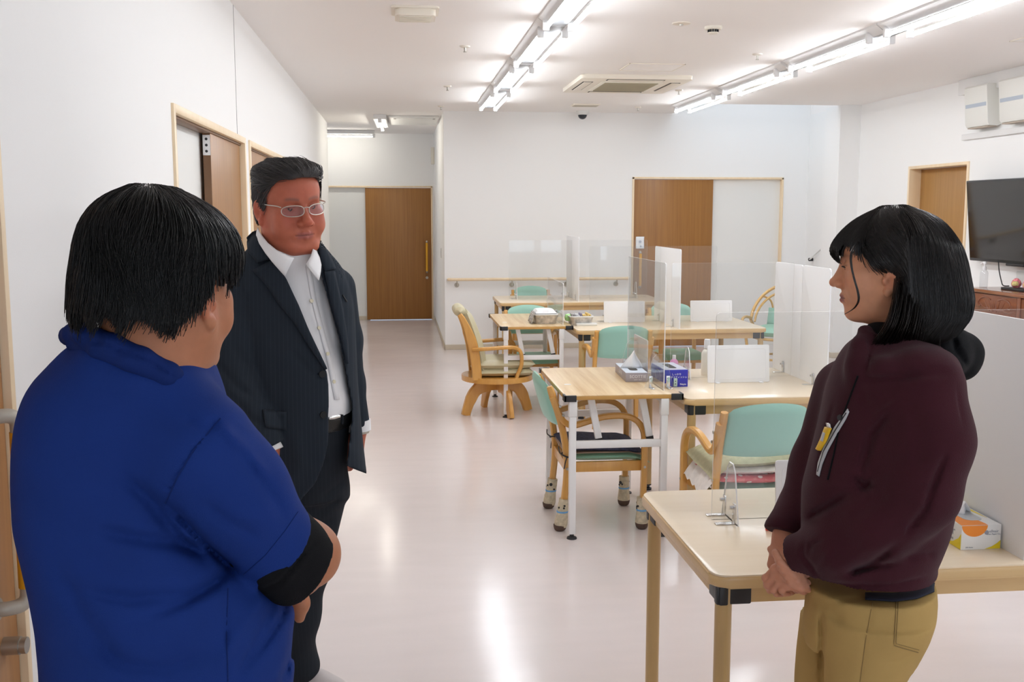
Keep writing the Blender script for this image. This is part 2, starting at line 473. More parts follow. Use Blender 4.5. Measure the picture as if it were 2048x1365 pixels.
for z in (1.965, 1.935, 1.905): tube(bm, [(XL - .04, 5.3185, z), (XL - .04, 5.3196, z)], .007, 10)
obj('label_dot', bm, M['black'], sg, True)
door_left('door_3', 6.53, 8.40, 2.005, (6.54, 7.72))
door_left('door_4', 10.12, 12.01, 2.005, (10.13, 11.3))

def door_back(name, y, xa, xb, top, leaf, panel, wide=.022, head_only=False):
    root = struct_empty(name, ((xa + xb) / 2, y, 0))
    bm = B(); e = .012
    if not head_only: box(bm, xa - wide, xa, y - e, y + .12, 0, top + wide, .002)
    box(bm, xb, xb + wide, y - e, y + .12, 0, top + wide, .002)
    box(bm, xa - wide * (0 if head_only else 1), xb + wide, y - e, y + .12, top, top + wide * 1.15, .002); obj('door_frame', bm, M['trim'], root, True)
    bm = B(); box(bm, panel[0], panel[1], y + .045, y + .07, 0, top); obj('side_panel', bm, M['panel'], root, True)
    bm = B(); box(bm, leaf[0], leaf[1], y + .004, y + .04, .008, top - .004, .0015)
    lf = obj('door_leaf', bm, M['door'], root, True)
    return root, lf
d, lf = door_back('door_5', YB, 2.757, 4.553, 1.995, (2.76, 3.715), (3.70, 4.553))
bm = B()
for z in (1.14, .72): tube(bm, cr([(2.835, YB + .004, z), (2.835, YB - .03, z), (2.835, YB - .045, z + (.02 if z < 1 else -.02))], 4), .014, 10)
obj('handle_end', bm, M['greymetal'], lf, True)
bm = B(); tube(bm, [(2.835, YB - .045, .74), (2.835, YB - .045, 1.12)], .0165, 12); obj('grip_sleeve', bm, M['amber'], lf, True)
d, lf = door_back('door_6', YF, -1.05, .475, 1.97, (-.494, .474), (-1.05, -.45), head_only=True)
bm = B()
for z in (1.175, .715): tube(bm, cr([(.405, YF + .004, z), (.405, YF - .03, z), (.405, YF - .045, z + (.02 if z < 1 else -.02))], 4), .014, 10)
tube(bm, [(.405, YF + .004, .635), (.405, YF - .03, .635)], .02, 14)
obj('handle_end', bm, M['greymetal'], lf, True)
bm = B(); tube(bm, [(.405, YF - .045, .735), (.405, YF - .045, 1.155)], .0165, 12); obj('grip_sleeve', bm, M['amber'], lf, True)
bm = B(); box(bm, -1.05, -.494, YF + .037, YF + .045, 0, .06, .002); obj('kick_strip', bm, M['base'], d, True)
# right wall door, deep reveal
root = struct_empty('door_7', (XR, 9.15, 0)); bm = B()
for a, b_ in ((8.615, 8.645), (9.665, 9.695)): box(bm, XR - .012, XR + .13, a, b_, 0, 2.05, .002)
box(bm, XR - .012, XR + .13, 8.645, 9.665, 2.022, 2.05, .002); obj('door_frame', bm, M['trim'], root, True)
M['doorlit'] = wood('lit_brown_door_wood', (0.33, 0.165, 0.045), (0.40, 0.21, 0.065), (60, 60, 1.2), 0.38)  # the brown door wood again, its colour lightened as if lit
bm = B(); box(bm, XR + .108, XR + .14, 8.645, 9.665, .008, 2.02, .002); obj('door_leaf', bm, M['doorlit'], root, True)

# ---------------------------------------------------------------- ceiling lamps
def lit_tube(bm, a, b_):
    """LED tube: the diffuser below gives light, the metal back above does not"""
    tube(bm, [a, b_], .0135, 14); bm.normal_update()
    for f in bm.faces:
        if f.normal.z > .28: f.material_index = 1

def make_lamp():
    root = thing('ceiling_lamp', 'x', 'lamp')
    L2 = .775; bm = B()
    prism(bm, [(-.112, 0), (-.112, -.012), (-.052, -.055), (.052, -.055), (.112, -.012), (.112, 0)], -L2, L2, M=Matrix(((1, 0, 0, 0), (0, 0, 1, 0), (0, 1, 0, 0), (0, 0, 0, 1))))
    bm.normal_update()
    for f in bm.faces:
        if abs(f.normal.z) > .9 and f.calc_center_median().z < -.03: f.material_index = 1
    obj('housing', bm, [M['fixture'], M['dimmed_base']], root)
    for s in (-1, 1):
        for e in (-1, 1):
            bm = B(); y = .06 + e * .645; box(bm, s * .075 - .02, s * .075 + .02, min(y, y + e * .03), max(y, y + e * .03), -.095, -.03, .006); obj('socket', bm, M['fixture'], root)
        bm = B(); lit_tube(bm, (s * .075, .06 - .64, -.077), (s * .075, .06 + .64, -.077)); obj('fluorescent_tube', bm, [M['tube'], M['fixture']], root)
    return root
lamp0 = make_lamp(); n_l = 0
ORD = ['nearest', 'second', 'third', 'farthest']
for row, X in ((0, .948), (1, 3.045)):
    for i, ye in enumerate((6.14, 7.70, 9.31, 10.96) + ((4.54,) if row == 0 else (4.54, 2.94, 1.34))):
        o = lamp0 if n_l == 0 else copy_tree(lamp0); n_l += 1
        o.location = (X, ye - .715, ZC)
        if i < 4:
            tag(o, f'{["nearest of the visible", "second nearest", "third nearest", "farthest"][i]} white twin-tube ceiling lamp in the {["left-hand row over the walkway", "right-hand row over the tables"][row]}', 'lamp', 'twin-tube ceiling lamps')
        else:
            tag(o, f'white twin-tube ceiling lamp of the {["left-hand", "right-hand"][row]} row, {["first", "second", "third"][i - 4]} above the top edge of the picture', 'lamp', 'twin-tube ceiling lamps')
# corridor lamps: one crosswise single tube with its housing, one lengthwise with a square base
def single_lamp(label, a, b_, wd):
    root = thing('corridor_lamp', label, 'lamp', ((a[0] + b_[0]) / 2, (a[1] + b_[1]) / 2, ZC))
    A, Bb = Vector(a), Vector(b_); d = (Bb - A).normalized(); s = Vector((-d.y, d.x, 0))
    bm = B(); q = [A - s * wd, Bb - s * wd, Bb + s * wd, A + s * wd]
    prism(bm, [(p.x, p.y) for p in q], ZC - .055, ZC, .006); obj('housing', bm, M['fixture'], root, True)
    for p, t in ((A, 1), (Bb, -1)):
        bm = B(); c = p + d * .01 * t; box(bm, c.x - .02, c.x + .02, c.y - .02, c.y + .02, ZC - .1, ZC - .05, .005); obj('socket', bm, M['fixture'], root, True)
    bm = B(); lit_tube(bm, (A.x + d.x * .03, A.y + d.y * .03, ZC - .08), (Bb.x - d.x * .03, Bb.y - d.y * .03, ZC - .08))
    obj('fluorescent_tube', bm, [M['tube_warm'], M['fixture']], root, True)
single_lamp('single-tube lamp set crosswise at the corridor end, poking past the left wall', (-1.6, 14.88, 0), (-.33, 14.88, 0), .06)
single_lamp('short single-tube lamp running lengthwise on the corridor ceiling', (-.212, 12.45, 0), (-.198, 13.75, 0), .075)

# ---------------------------------------------------------------- things on the ceiling
def ceil_thing(name, label, cat, x, y, group=None): return thing(name, label, cat, (x, y, ZC), 0, group)
t = ceil_thing('ceiling_vent', 'cream square ventilation outlet on the ceiling above the suited man', 'vent', .107, 6.10)
bm = B(); prism(bm, rpoly(-.135, .135, -.135, .135, .02), -.012, 0, .004); obj('flange', bm, M['cream'], t)
bm = B(); prism(bm, rpoly(-.115, .115, -.115, .115, .03), -.05, -.012, .008); obj('hood', bm, M['cream'], t)
bm = B()
for i in range(7): box(bm, -.09, .09, -.085 + i * .028, -.075 + i * .028, -.054, -.0495)
obj('louvre', bm, M['offwhite'], t)
M['spr'] = mat('sprinkler_cup', (0.75, 0.70, 0.62), .4)
for k, (x, y, lb) in enumerate(((.474, 7.35, 'nearest sprinkler head left of the left lamp row'), (.458, 9.636, 'middle sprinkler head left of the left lamp row'), (.471, 11.418, 'sprinkler head closest to the corridor opening'), (2.629, 7.479, 'sprinkler head beside the right lamp row, nearest the camera'), (2.654, 9.706, 'sprinkler head just right of the ceiling air conditioner'), (2.633, 11.3, 'farthest small sprinkler head, near the back wall, right of the dome camera'))):
    t = ceil_thing('sprinkler_head', lb, 'sprinkler', x, y, 'ceiling sprinklers')
    bm = B(); lathe(bm, [(.001, 0), (.038, 0), (.034, -.008), (.02, -.012), (.001, -.012)], seg=14); obj('escutcheon', bm, M['spr'], t)
    bm = B(); lathe(bm, [(.001, -.012), (.009, -.012), (.007, -.035), (.012, -.04), (.012, -.043), (.001, -.043)], seg=10); obj('deflector', bm, M['steel'], t)
t = ceil_thing('smoke_detector', 'round cream smoke detector on the ceiling between the lamp rows', 'smoke detector', 1.97, 6.43)
bm = B(); lathe(bm, [(.001, 0), (.055, 0), (.055, -.012), (.048, -.02), (.001, -.02)], seg=20); obj('detector_base', bm, M['offwhite'], t)
bm = B()
for k in range(10):
    a = 2 * PI * k / 10; box(bm, -.005, .005, -.005, .005, -.034, -.02, M=T(.03 * math.cos(a), .03 * math.sin(a), 0) @ Rz(a))
obj('sensor_slot', bm, M['black'], t)
bm = B(); lathe(bm, [(.001, -.02), (.025, -.02), (.025, -.034), (.034, -.036), (.028, -.044), (.001, -.046)], seg=18); obj('sensor_cap', bm, M['offwhite'], t)
t = ceil_thing('ceiling_plate', 'flat round cover plate on the ceiling left of the smoke detector', 'cover plate', 1.739, 6.333)
bm = B(); lathe(bm, [(.001, 0), (.058, 0), (.055, -.006), (.001, -.009)], seg=20); obj('disc', bm, M['cream'], t)
bm = B(); lathe(bm, [(.001, -.008), (.012, -.008), (.010, -.016), (.001, -.016)], seg=10); obj('nozzle', bm, M['steel'], t)
t = ceil_thing('dome_camera', 'small white dome security camera with dark lens by the back wall', 'camera', 2.102, 11.80)
bm = B(); lathe(bm, [(.001, 0), (.07, 0), (.07, -.03), (.06, -.045), (.001, -.045)], seg=20); obj('camera_base', bm, M['ltgrey'], t)
bm = B(); lathe(bm, [(.052, -.044)] + [(.052 * math.cos(a), -.045 - .05 * math.sin(a)) for a in np.linspace(0, PI / 2, 7)], seg=20); obj('dome', bm, mat('smoked_dome', (.02, .025, .035), .12), t)
t = ceil_thing('ceiling_slot', 'narrow beige slot vent on the ceiling in front of the dome camera', 'vent', 2.012, 11.12)
bm = B(); box(bm, -.15, .15, -.1, .1, -.012, 0, .003); obj('flange', bm, M['cream'], t)
bm = B(); box(bm, -.13, .13, -.08, .08, -.016, -.0115); obj('grille', bm, mat('slot_grille', (.50, .45, .36), .6), t)
for nm, lb, x0, x1, y0, y1 in (('access_panel', 'square ceiling access hatch just in front of the ceiling air conditioner', 1.80, 2.245, 8.03, 8.425), ('access_panel', 'ceiling access hatch cut off at the right edge, beyond the right lamp row', 4.13, 4.60, 6.28, 6.74)):
    t = ceil_thing(nm, lb, 'access hatch', (x0 + x1) / 2, (y0 + y1) / 2)
    bm = B(); box(bm, x0 + .006, x1 - .006, y0 + .006, y1 - .006, ZC - .004, ZC, .001); obj('hatch_plate', bm, M['ceil'], t, True)
    bm = B()
    for a in ((x0, x1, y0, y0 + .006), (x0, x1, y1 - .006, y1), (x0, x0 + .006, y0, y1), (x1 - .006, x1, y0, y1)): box(bm, *a, ZC - .006, ZC)
    obj('hatch_frame', bm, M['cream'], t, True)
# cassette air conditioner
t = ceil_thing('ceiling_air_conditioner', 'square cream cassette air conditioner sunk in the ceiling', 'air conditioner', 2.02, 9.21)
bm = B(); prism(bm, rpoly(-.48, .48, -.53, .53, .04), -.035, 0, .012); obj('panel_body', bm, M['cream'], t)
bm = B(); prism(bm, rpoly(-.27, .27, -.32, .32, .02), -.041, -.034, .003); obj('return_frame', bm, M['offwhite'], t)
bm = B(); box(bm, -.235, .235, -.285, .285, -.044, -.040); obj('return_grille', bm, M['grille'], t)
bm = B()
for i in range(18): y = -.275 + i * .0325; box(bm, -.235, .235, y - .006, y + .006, -.047, -.043)
obj('grille_bars', bm, mat('grille_bar', (.42, .37, .26), .6), t)
for k, (x0, x1, y0, y1) in enumerate(((-.43, -.34, -.30, .30), (.34, .43, -.30, .30), (-.25, .25, -.475, -.39), (-.25, .25, .39, .475))):
    bm = B(); box(bm, x0, x1, y0, y1, -.037, -.034); s = obj('air_outlet', bm, M['darkgap'], t)
    bm = B(); g = .010; box(bm, x0 + g, x1 - g, y0 + g, y1 - g, -.043, -.036, .004); obj('flap', bm, M['cream'], t)
# corridor ceiling cassette
t = ceil_thing('corridor_air_conditioner', 'flat white ceiling unit with a slot outlet in the corridor', 'air conditioner', .2, 13.05)
bm = B(); box(bm, -.31, .29, -.5, .5, -.03, 0, .008); obj('panel_body', bm, M['ltgrey'], t)
bm = B(); box(bm, -.24, .23, -.44, -.36, -.034, -.029, .002); obj('air_outlet', bm, M['ltgrey'], t)
for x in (-.25, .22):
    bm = B(); box(bm, x, x + .03, -.45, -.35, -.036, -.029, .002); obj('end_cap', bm, mat('vent_cap', (.4, .38, .35), .5), t)
t = thing('wall_speaker', 'small white box fixed high on the corridor right wall near the far door', 'box', (.52, 15.1, 2.42))
bm = B(); box(bm, -.05, 0, -.06, .06, -.12, .12, .008); obj('speaker_body', bm, M['offwhite'], t)
bm = B(); box(bm, -.053, -.049, -.045, .045, -.10, -.02, .001); obj('speaker_grille', bm, M['ltgrey'], t)
t = thing('light_switch', 'white switch plate on the corridor right wall near the corner', 'switch', (.52, 12.9, 1.1))
bm = B(); box(bm, -.008, 0, -.036, .036, -.06, .06, .002); obj('switch_plate', bm, M['ltgrey'], t)
bm = B(); box(bm, -.012, -.007, -.02, .02, -.035, .035, .002); obj('rocker', bm, M['board'], t)

# handrail on the back wall
t = thing('handrail', 'round pale wooden handrail on grey brackets along the back wall', 'handrail', (1.63, YB, .83))
bm = B(); tube(bm, cr([(.575, YB - .012, .83), (.56, YB - .05, .83), (.60, YB - .07, .83)], 4) + [(2.64, YB - .07, .83)] + cr([(2.68, YB - .065, .83), (2.70, YB - .03, .83), (2.695, YB - .004, .83)], 4)[1:], .0175, 14)
obj('rail', bm, M['trim'], t, True)
for x in (.66, 1.305, 1.95, 2.55):
    bm = B(); tube(bm, cr([(x, YB - .07, .818), (x, YB - .068, .79), (x, YB - .04, .765), (x, YB - .003, .762)], 4), .008, 10)
    tube(bm, [(x, YB - .012, .762), (x, YB, .762)], .028, 16); obj('bracket', bm, M['greymetal'], t, True)
# small crank on the wall beside the pillar
t = thing('window_crank', 'small black and grey crank handle on the wall left of the pillar', 'crank', (OX1, 11.75, 1.05))
bm = B(); tube(bm, [(0, 0, 0), (-.05, -.02, 0)], .02, 12); obj('crank_hub', bm, M['black'], t)
bm = B(); tube(bm, [(-.045, -.02, 0), (-.02, -.30, .14)], .009, 8); obj('crank_arm', bm, M['ltgrey'], t)
# paper note on the back door
t = thing('paper_note', 'small white paper note taped to the brown back door', 'note', (2.835, YB, 1.25))
bm = B(); n = 6
vs = [[bm.verts.new((-.05 + .1 * i / n, -.002 - .010 * math.sin(i * 1.1 + j * .7) ** 2 - (.012 if j == 0 else 0), -.07 + .14 * j / n)) for i in range(n + 1)] for j in range(n + 1)]
for j in range(n):
    for i in range(n): bm.faces.new((vs[j][i], vs[j][i + 1], vs[j + 1][i + 1], vs[j + 1][i]))
p = obj('sheet', bm, mat('note_paper', (.85, .87, .9), .6), t); md = p.modifiers.new('s', 'SOLIDIFY'); md.thickness = .0012
bm = B(); tube(bm, [(.008, -.016, -.045), (.008, -.0175, -.045)], .012, 10); tube(bm, [(0, -.016, .01), (0, -.0175, .01)], .016, 10); obj('stamp', bm, mat('note_ink', (.45, .5, .6), .6), t)

# wall units on the right
def wall_unit(label, ya, yb):
    t = thing('wall_air_unit', label, 'air unit', (XR, (ya + yb) / 2, 2.3))
    bm = B(); prof = [(XR, 2.665), (4.845, 2.665), (4.832, 2.65), (4.858, 2.345), (4.872, 2.325), (4.95, 2.32), (XR, 2.335)]
    prism(bm, prof, ya, yb, .004, M=Matrix(((1, 0, 0, 0), (0, 0, 1, 0), (0, 1, 0, 0), (0, 0, 0, 1)))); obj('casing', bm, M['cream2'], t, True)
    bm = B(); L = yb - ya
    for a in (0,):
        q = [(4.8455, ya + .05 * L), (4.8455, yb - .06 * L)]
        vs = [bm.verts.new((4.8400, q[0][1], 2.515)), bm.verts.new((4.8400, q[1][1], 2.515)), bm.verts.new((4.8425, q[1][1], 2.485)), bm.verts.new((4.8425, q[0][1], 2.485))]
        bk = [bm.verts.new(v.co + Vector((.006, 0, 0))) for v in vs]
        bm.faces.new(vs); bm.faces.new(bk[::-1])
        for i in range(4): bm.faces.new((vs[i], vs[(i + 1) % 4], bk[(i + 1) % 4], bk[i]))
    obj('stripe', bm, mat('grey_blue_stripe', (.42, .47, .54), .4), t, True)
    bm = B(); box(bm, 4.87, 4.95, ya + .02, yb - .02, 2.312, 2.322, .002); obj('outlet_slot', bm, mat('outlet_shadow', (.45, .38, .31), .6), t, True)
M['cream2'] = mat('ivory_plastic', (0.78, 0.775, 0.73), .45)
wall_unit('ivory wall air unit with blue-grey stripe, the one showing its side', 8.17, 8.515)
wall_unit('ivory wall air unit with blue-grey stripe, cut off by the right edge', 7.66, 8.005)

# television, cabinet and the things on it
t = thing('television', 'large black flat television tilted forward on the right wall', 'television', (4.82, 7.75, 1.53))
Mt = T(4.815, 0, 1.86) @ Matrix.Rotation(math.radians(-6), 4, 'Y')
bm = B(); box(bm, 0, .035, 7.10, 8.375, -.67, .01, .006, M=Mt); obj('casing', bm, mat('tv_bezel', (.012, .012, .014), .3), t, True)
bm = B(); box(bm, -.0015, .001, 7.112, 8.363, -.645, -.004, M=Mt); obj('screen', bm, mat('tv_screen', (.012, .012, .013), .06, spec=.9), t, True)
bm = B(); box(bm, -.004, .03, 7.6, 7.84, -.69, -.668, .006, M=Mt); obj('logo_bar', bm, M['black'], t, True)
bm = B(); box(bm, 4.86, XR - .002, 7.5, 7.95, 1.45, 1.65, .01); obj('wall_bracket', bm, M['black'], t, True)
t = thing('power_cable', 'black cable hanging from the television to the carved cabinet', 'cable', (4.88, 8.0, 1.0))
bm = B(); tube(bm, cr([(4.87, 7.92, 1.21), (4.875, 7.91, 1.13), (4.88, 7.88, 1.05), (4.89, 7.865, 1.012), (4.93, 7.845, 1.009)], 5), .0045, 8); obj('cord', bm, M['black'], t, True)
CT = 1.003
t = thing('carved_cabinet', 'dark red-brown carved wooden cabinet under the television', 'cabinet', (4.75, 7.1, 0))
M['rose'] = wood('rosewood', (0.155, 0.042, 0.014), (0.225, 0.068, 0.024), (3, 1.5, 14), 0.28, coat=.4)
M['rosetop'] = wood('rosewood_top', (0.22, 0.075, 0.03), (0.30, 0.11, 0.045), (14, 1.5, 3), 0.2, coat=.5)
cx0 = 4.56
bm = B(); box(bm, cx0 + .02, XR - .02, 6.45, 7.80, .08, CT - .025, .004); obj('carcass', bm, M['rose'], t, True)
bm = B(); box(bm, cx0 - .01, XR - .012, 6.40, 7.86, CT - .028, CT, .006); obj('top', bm, M['rosetop'], t, True)
bm = B(); box(bm, cx0 + .005, cx0 + .03, 6.45, 7.80, .78, .80, .003); box(bm, cx0 + .005, cx0 + .03, 6.45, 7.80, .02, .12, .003); obj('front_rail', bm, M['rose'], t, True)
for y in (7.755, 6.47, 7.11):
    bm = B(); box(bm, cx0 + .002, cx0 + .03, y, y + .045, .06, CT - .03, .004); obj('pilaster', bm, mat('rosewood_dark', (.12, .032, .012), .3) if y == 7.755 else M['rose'], t, True)
for y0 in (6.52, 7.16):
    bm = B(); box(bm, cx0 + .008, cx0 + .022, y0 + .005, y0 + .585, .805, CT - .035, .003); dr = obj('carved_panel', bm, M['rose'], t, True)
    bm = B(); cyy = y0 + .29
    for sgn in (-1, 1):
        for k in range(6):
            a = .25 + k * .33
            p = [(cx0 + .008, cyy + sgn * (.02 + r * math.cos(a) * 1.6), .835 + r * math.sin(a) * .8 + .012 * math.sin(r * 40 + k)) for r in np.linspace(.02, .15 - .012 * k, 7)]
            p = [q for q in p if q[2] < CT - .045]
            if len(p) > 2: tube(bm, cr(p, 3), [.007 * (1 - .75 * i / (3 * (len(p) - 1))) for i in range(3 * (len(p) - 1) + 1)], 8)
        tube(bm, cr([(cx0 + .008, cyy + sgn * q[0], q[1]) for q in ((.05, .93), (.12, .945), (.19, .93), (.225, .895), (.21, .87), (.18, .875))], 4), .006, 8)
    obj('carved_relief', bm, M['rose'], dr, True)
for y0 in (6.52, 7.16):
    bm = B(); box(bm, cx0 + .008, cx0 + .022, y0 + .005, y0 + .585, .13, .77, .004); dr = obj('cabinet_door', bm, M['rose'], t, True)
    bm = B(); box(bm, cx0 - .002, cx0 + .012, y0 + .06, y0 + .53, .19, .71, .012); obj('raised_panel', bm, M['rose'], dr, True)
    bm = B(); tube(bm, [(cx0 + .01, y0 + (.05 if y0 > 7 else .54), .47), (cx0 - .012, y0 + (.05 if y0 > 7 else .54), .47)], .012, 12); obj('knob', bm, M['steel'], dr, True)
t = thing('pump_bottle', 'clear hand sanitizer bottle with white pump on the carved cabinet', 'bottle', (4.745, 7.86, CT))
t.location = (4.68, 7.80, CT)
bm = B(); lathe(bm, [(.001, 0), (.028, 0), (.031, .006), (.031, .115), (.026, .132), (.014, .14), (.014, .15), (.001, .15)], seg=18); obj('bottle_body', bm, acrylic_mat('bottle_clear', (.93, .94, .95), .9, .12), t)
bm = B(); lathe(bm, [(.001, .14), (.017, .14), (.017, .165), (.007, .17), (.007, .19), (.001, .19)], seg=14); obj('pump_collar', bm, M['board'], t)
bm = B(); tube(bm, cr([(0, 0, .192), (0, .0, .198), (.0, .02, .2), (0, .045, .19)], 4), [.014] * 5 + [.008] * 8, 10); obj('pump_nozzle', bm, M['board'], t)
t = thing('ornament_stand', 'pink and gold doll ornament pair on a black stand on the carved cabinet', 'ornament', (4.78, 7.43, CT))
bm = B(); box(bm, -.08, .06, -.13, .16, 0, .018, .003); obj('stand', bm, M['black'], t)
for y, c in ((.085, (.80, .22, .24)), (-.06, (.85, .25, .30))):
    bm = B(); lathe(bm, [(.001, .018), (.02, .018), (.034, .03), (.038, .05), (.03, .072), (.014, .088), (.001, .092)], cy=y, seg=16); r = obj('doll', bm, mat('doll_fabric', c, .6, var=.5, vscale=60), t)
    bm = B(); lathe(bm, [(.001, .03), (.022, .034), (.026, .05), (.020, .066), (.001, .07)], cx=-.018, cy=y - .016, seg=12); obj('doll_sash', bm, mat('doll_gold', (.80, .62, .25), .5, var=.4, vscale=90), r)
t = thing('outlet_plate', 'wide white outlet cover on the right wall behind the ornament', 'outlet', (XR, 7.55, 1.08))
bm = B(); box(bm, -.010, 0, -.25, .27, -.05, .05, .004); obj('cover_plate', bm, M['ltgrey'], t)
bm = B()
for y in (-.1, .06): box(bm, -.013, -.009, y, y + .09, -.035, .035, .002)
obj('socket_insert', bm, M['board'], t)
# ================================================================ FURNITURE
def care_table(label, x0, x1, y0, y1, h=.70, rc=.045):
    t = thing('dining_table', label, 'table', ((x0 + x1) / 2, (y0 + y1) / 2, 0), 0, 'pale beech dining tables')
    bm = B(); prism(bm, rpoly(x0 + .004, x1 - .004, y0 + .004, y1 - .004, rc), h - .006, h, .002); obj('tabletop', bm, M['tabletop'], t, True)
    bm = B(); prism(bm, rpoly(x0, x1, y0, y1, rc), h - .034, h - .0045, .010, seg=3); obj('edge_band', bm, M['tableedge'], t, True)
    i = .028
    bm = B()
    for a in ((x0 + .06, x1 - .06, y0 + i, y0 + i + .02), (x0 + .06, x1 - .06, y1 - i - .02, y1 - i)): box(bm, *a, h - .082, h - .034, .003)
    for a in ((x0 + i, x0 + i + .02, y0 + .06, y1 - .06), (x1 - i - .02, x1 - i, y0 + .06, y1 - .06)): box(bm, *a, h - .082, h - .034, .003)
    obj('apron', bm, M['tableedge'], t, True)
    for sx, x in ((1, x0 + .042), (-1, x1 - .042)):
        for sy, y in ((1, y0 + .042), (-1, y1 - .042)):
            bm = B(); tube(bm, [(x, y, .03), (x, y, h - .036)], .0215, 18); lg = obj('leg', bm, M['leg'], t, True)
            bm = B(); lathe(bm, [(.001, 0), (.024, 0), (.024, .012), (.012, .018), (.012, .024), (.022, .028), (.022, .036), (.001, .036)], x, y, 0, 14); obj('foot_cap', bm, M['black'], lg, True)
            bm = B()
            box(bm, min(x - sx * .024, x + sx * .068), max(x - sx * .024, x + sx * .068), min(y - sy * .018, y + sy * .006), max(y - sy * .018, y + sy * .006), h - .085, h - .034, .005) if True else None
            box(bm, min(x - sx * .018, x + sx * .006), max(x - sx * .018, x + sx * .006), min(y - sy * .024, y + sy * .068), max(y - sy * .024, y + sy * .068), h - .085, h - .034, .005)
            obj('corner_bracket', bm, M['black'], t, True)
    return t

def overbed_table(label, x0, x1, y0, y1, h=.72):
    t = thing('folding_table', label, 'table', ((x0 + x1) / 2, (y0 + y1) / 2, 0), 0, 'oak tables on white legs')
    bm = B(); prism(bm, rpoly(x0, x1, y0, y1, .012, 3), h - .004, h, .001); obj('tabletop', bm, M['oak'], t, True)
    bm = B(); prism(bm, rpoly(x0 - .001, x1 + .001, y0 - .001, y1 + .001, .012, 3), h - .022, h - .003, .002); obj('edge_band', bm, M['oakedge'], t, True)
    for cx, sx in ((x0, 1), (x1, -1)):
        for cy, sy in ((y0, 1), (y1, -1)):
            bm = B()
            box(bm, min(cx - sx * .006, cx + sx * .055), max(cx - sx * .006, cx + sx * .055), min(cy - sy * .006, cy + sy * .006), max(cy - sy * .006, cy + sy * .006), h - .030, h + .002, .003)
            box(bm, min(cx - sx * .006, cx + sx * .006), max(cx - sx * .006, cx + sx * .006), min(cy - sy * .006, cy + sy * .055), max(cy - sy * .006, cy + sy * .055), h - .030, h + .002, .003)
            obj('corner_guard', bm, M['black'], t, True)
    lx = (x0 + .04, x1 - .085); ly = (y0 - .05 + .07, y1 - .10)
    for x in lx:
        for y in ly:
            bm = B(); box(bm, x - .0165, x + .0165, y - .0165, y + .0165, .025, .64, .003); lg = obj('leg', bm, M['white_metal'], t, True)
            bm = B(); box(bm, x - .020, x + .020, y - .020, y + .020, .615, h - .022, .003); obj('leg_sleeve', bm, M['white_metal'], lg, True)
            bm = B(); lathe(bm, [(.001, 0), (.026, 0), (.024, .008), (.011, .014), (.011, .026), (.001, .026)], x, y, 0, 14); obj('foot_cap', bm, M['black'], lg, True)
    for y in ly:
        bm = B(); box(bm, lx[0] + .016, lx[1] - .016, y - .012, y + .012, .455, .492, .003); obj('stretcher', bm, M['white_metal'], t, True)
    bm = B()
    for x in lx: box(bm, x - .012, x + .012, ly[0] + .016, ly[1] - .016, h - .05, h - .022, .003)
    obj('top_rail', bm, M['white_metal'], t, True)
    for a, z0, z1, y in ((lx[0] + .098, h - .024, .475, ly[0] + .045), (lx[1] - .10, h - .024, .48, ly[0] + .045)):
        bm = B(); sweep(bm, [(a, y, z0), (a + .045, y + .01, z1)], .02, .034, (0, 1, 0), .003); s = obj('tilt_strut', bm, M['white_metal'], t, True)
        bm = B(); sweep(bm, [(a + .042, y + .009, z1 + .018), (a + .046, y + .010, z1 - .006)], .022, .036, (0, 1, 0), .003); obj('strut_clip', bm, M['black'], s, True)
    bm = B(); box(bm, x0 + .06, x1 - .12, y0 + .10, y1 - .16, h - .03, h - .022, .002); obj('under_plate', bm, M['white_metal'], t, True)
    bm = B(); prism(bm, rpoly(-.018, .018, -.010, .010, .006), h, h + .0012, .0004, M=T(x0 + .065, y0 + .33, 0)); obj('sticker', bm, M['board'], t, True)
    return t

T1 = (.765, 2.45, 2.39, 3.185); T2 = (1.375, 2.98, 4.79, 5.74); T3 = (1.352, 2.87, 7.74, 8.82); T4 = (1.0, 2.72, 10.22, 11.12)
care_table('nearest pale beech dining table, beside the woman in the maroon hoodie', *T1)
care_table('pale beech dining table behind the mint chair with stacked cushions', *T2)
care_table('pale beech dining table before the brown back door, its tall white board near the middle', *T3)
care_table('farthest pale beech dining table, under the handrail on the back wall', *T4)
W2 = (.788, 1.368, 4.83, 5.735); W3 = (.775, 1.34, 7.88, 8.92)
overbed_table('nearer oak-topped table on white legs, holding the grey tissue box', *W2)
overbed_table('farther oak-topped table on white legs, beside the beige swivel armchair', *W3)

# ---------------------------------------------------------------- mint armchair
def shaped_pad(bm, fn, nu=14, nv=8):
    """closed pad: fn(u,v,side) -> point, u,v in 0..1, side +1/-1; outline shared"""
    G = {}
    for s in (1, -1):
        for j in range(nv + 1):
            for i in range(nu + 1):
                edge = i in (0, nu) or j in (0, nv)
                if s == -1 and edge: G[s, i, j] = G[1, i, j]; continue
                G[s, i, j] = bm.verts.new(fn(i / nu, j / nv, s))
        for j in range(nv):
            for i in range(nu):
                q = (G[s, i, j], G[s, i + 1, j], G[s, i + 1, j + 1], G[s, i, j + 1])
                if len(set(q)) < 4: continue
                try: bm.faces.new(q if s == 1 else q[::-1])
                except ValueError: pass

def prof(t): return max(0.0, 1 - abs(2 * t - 1) ** 3.2) ** .45

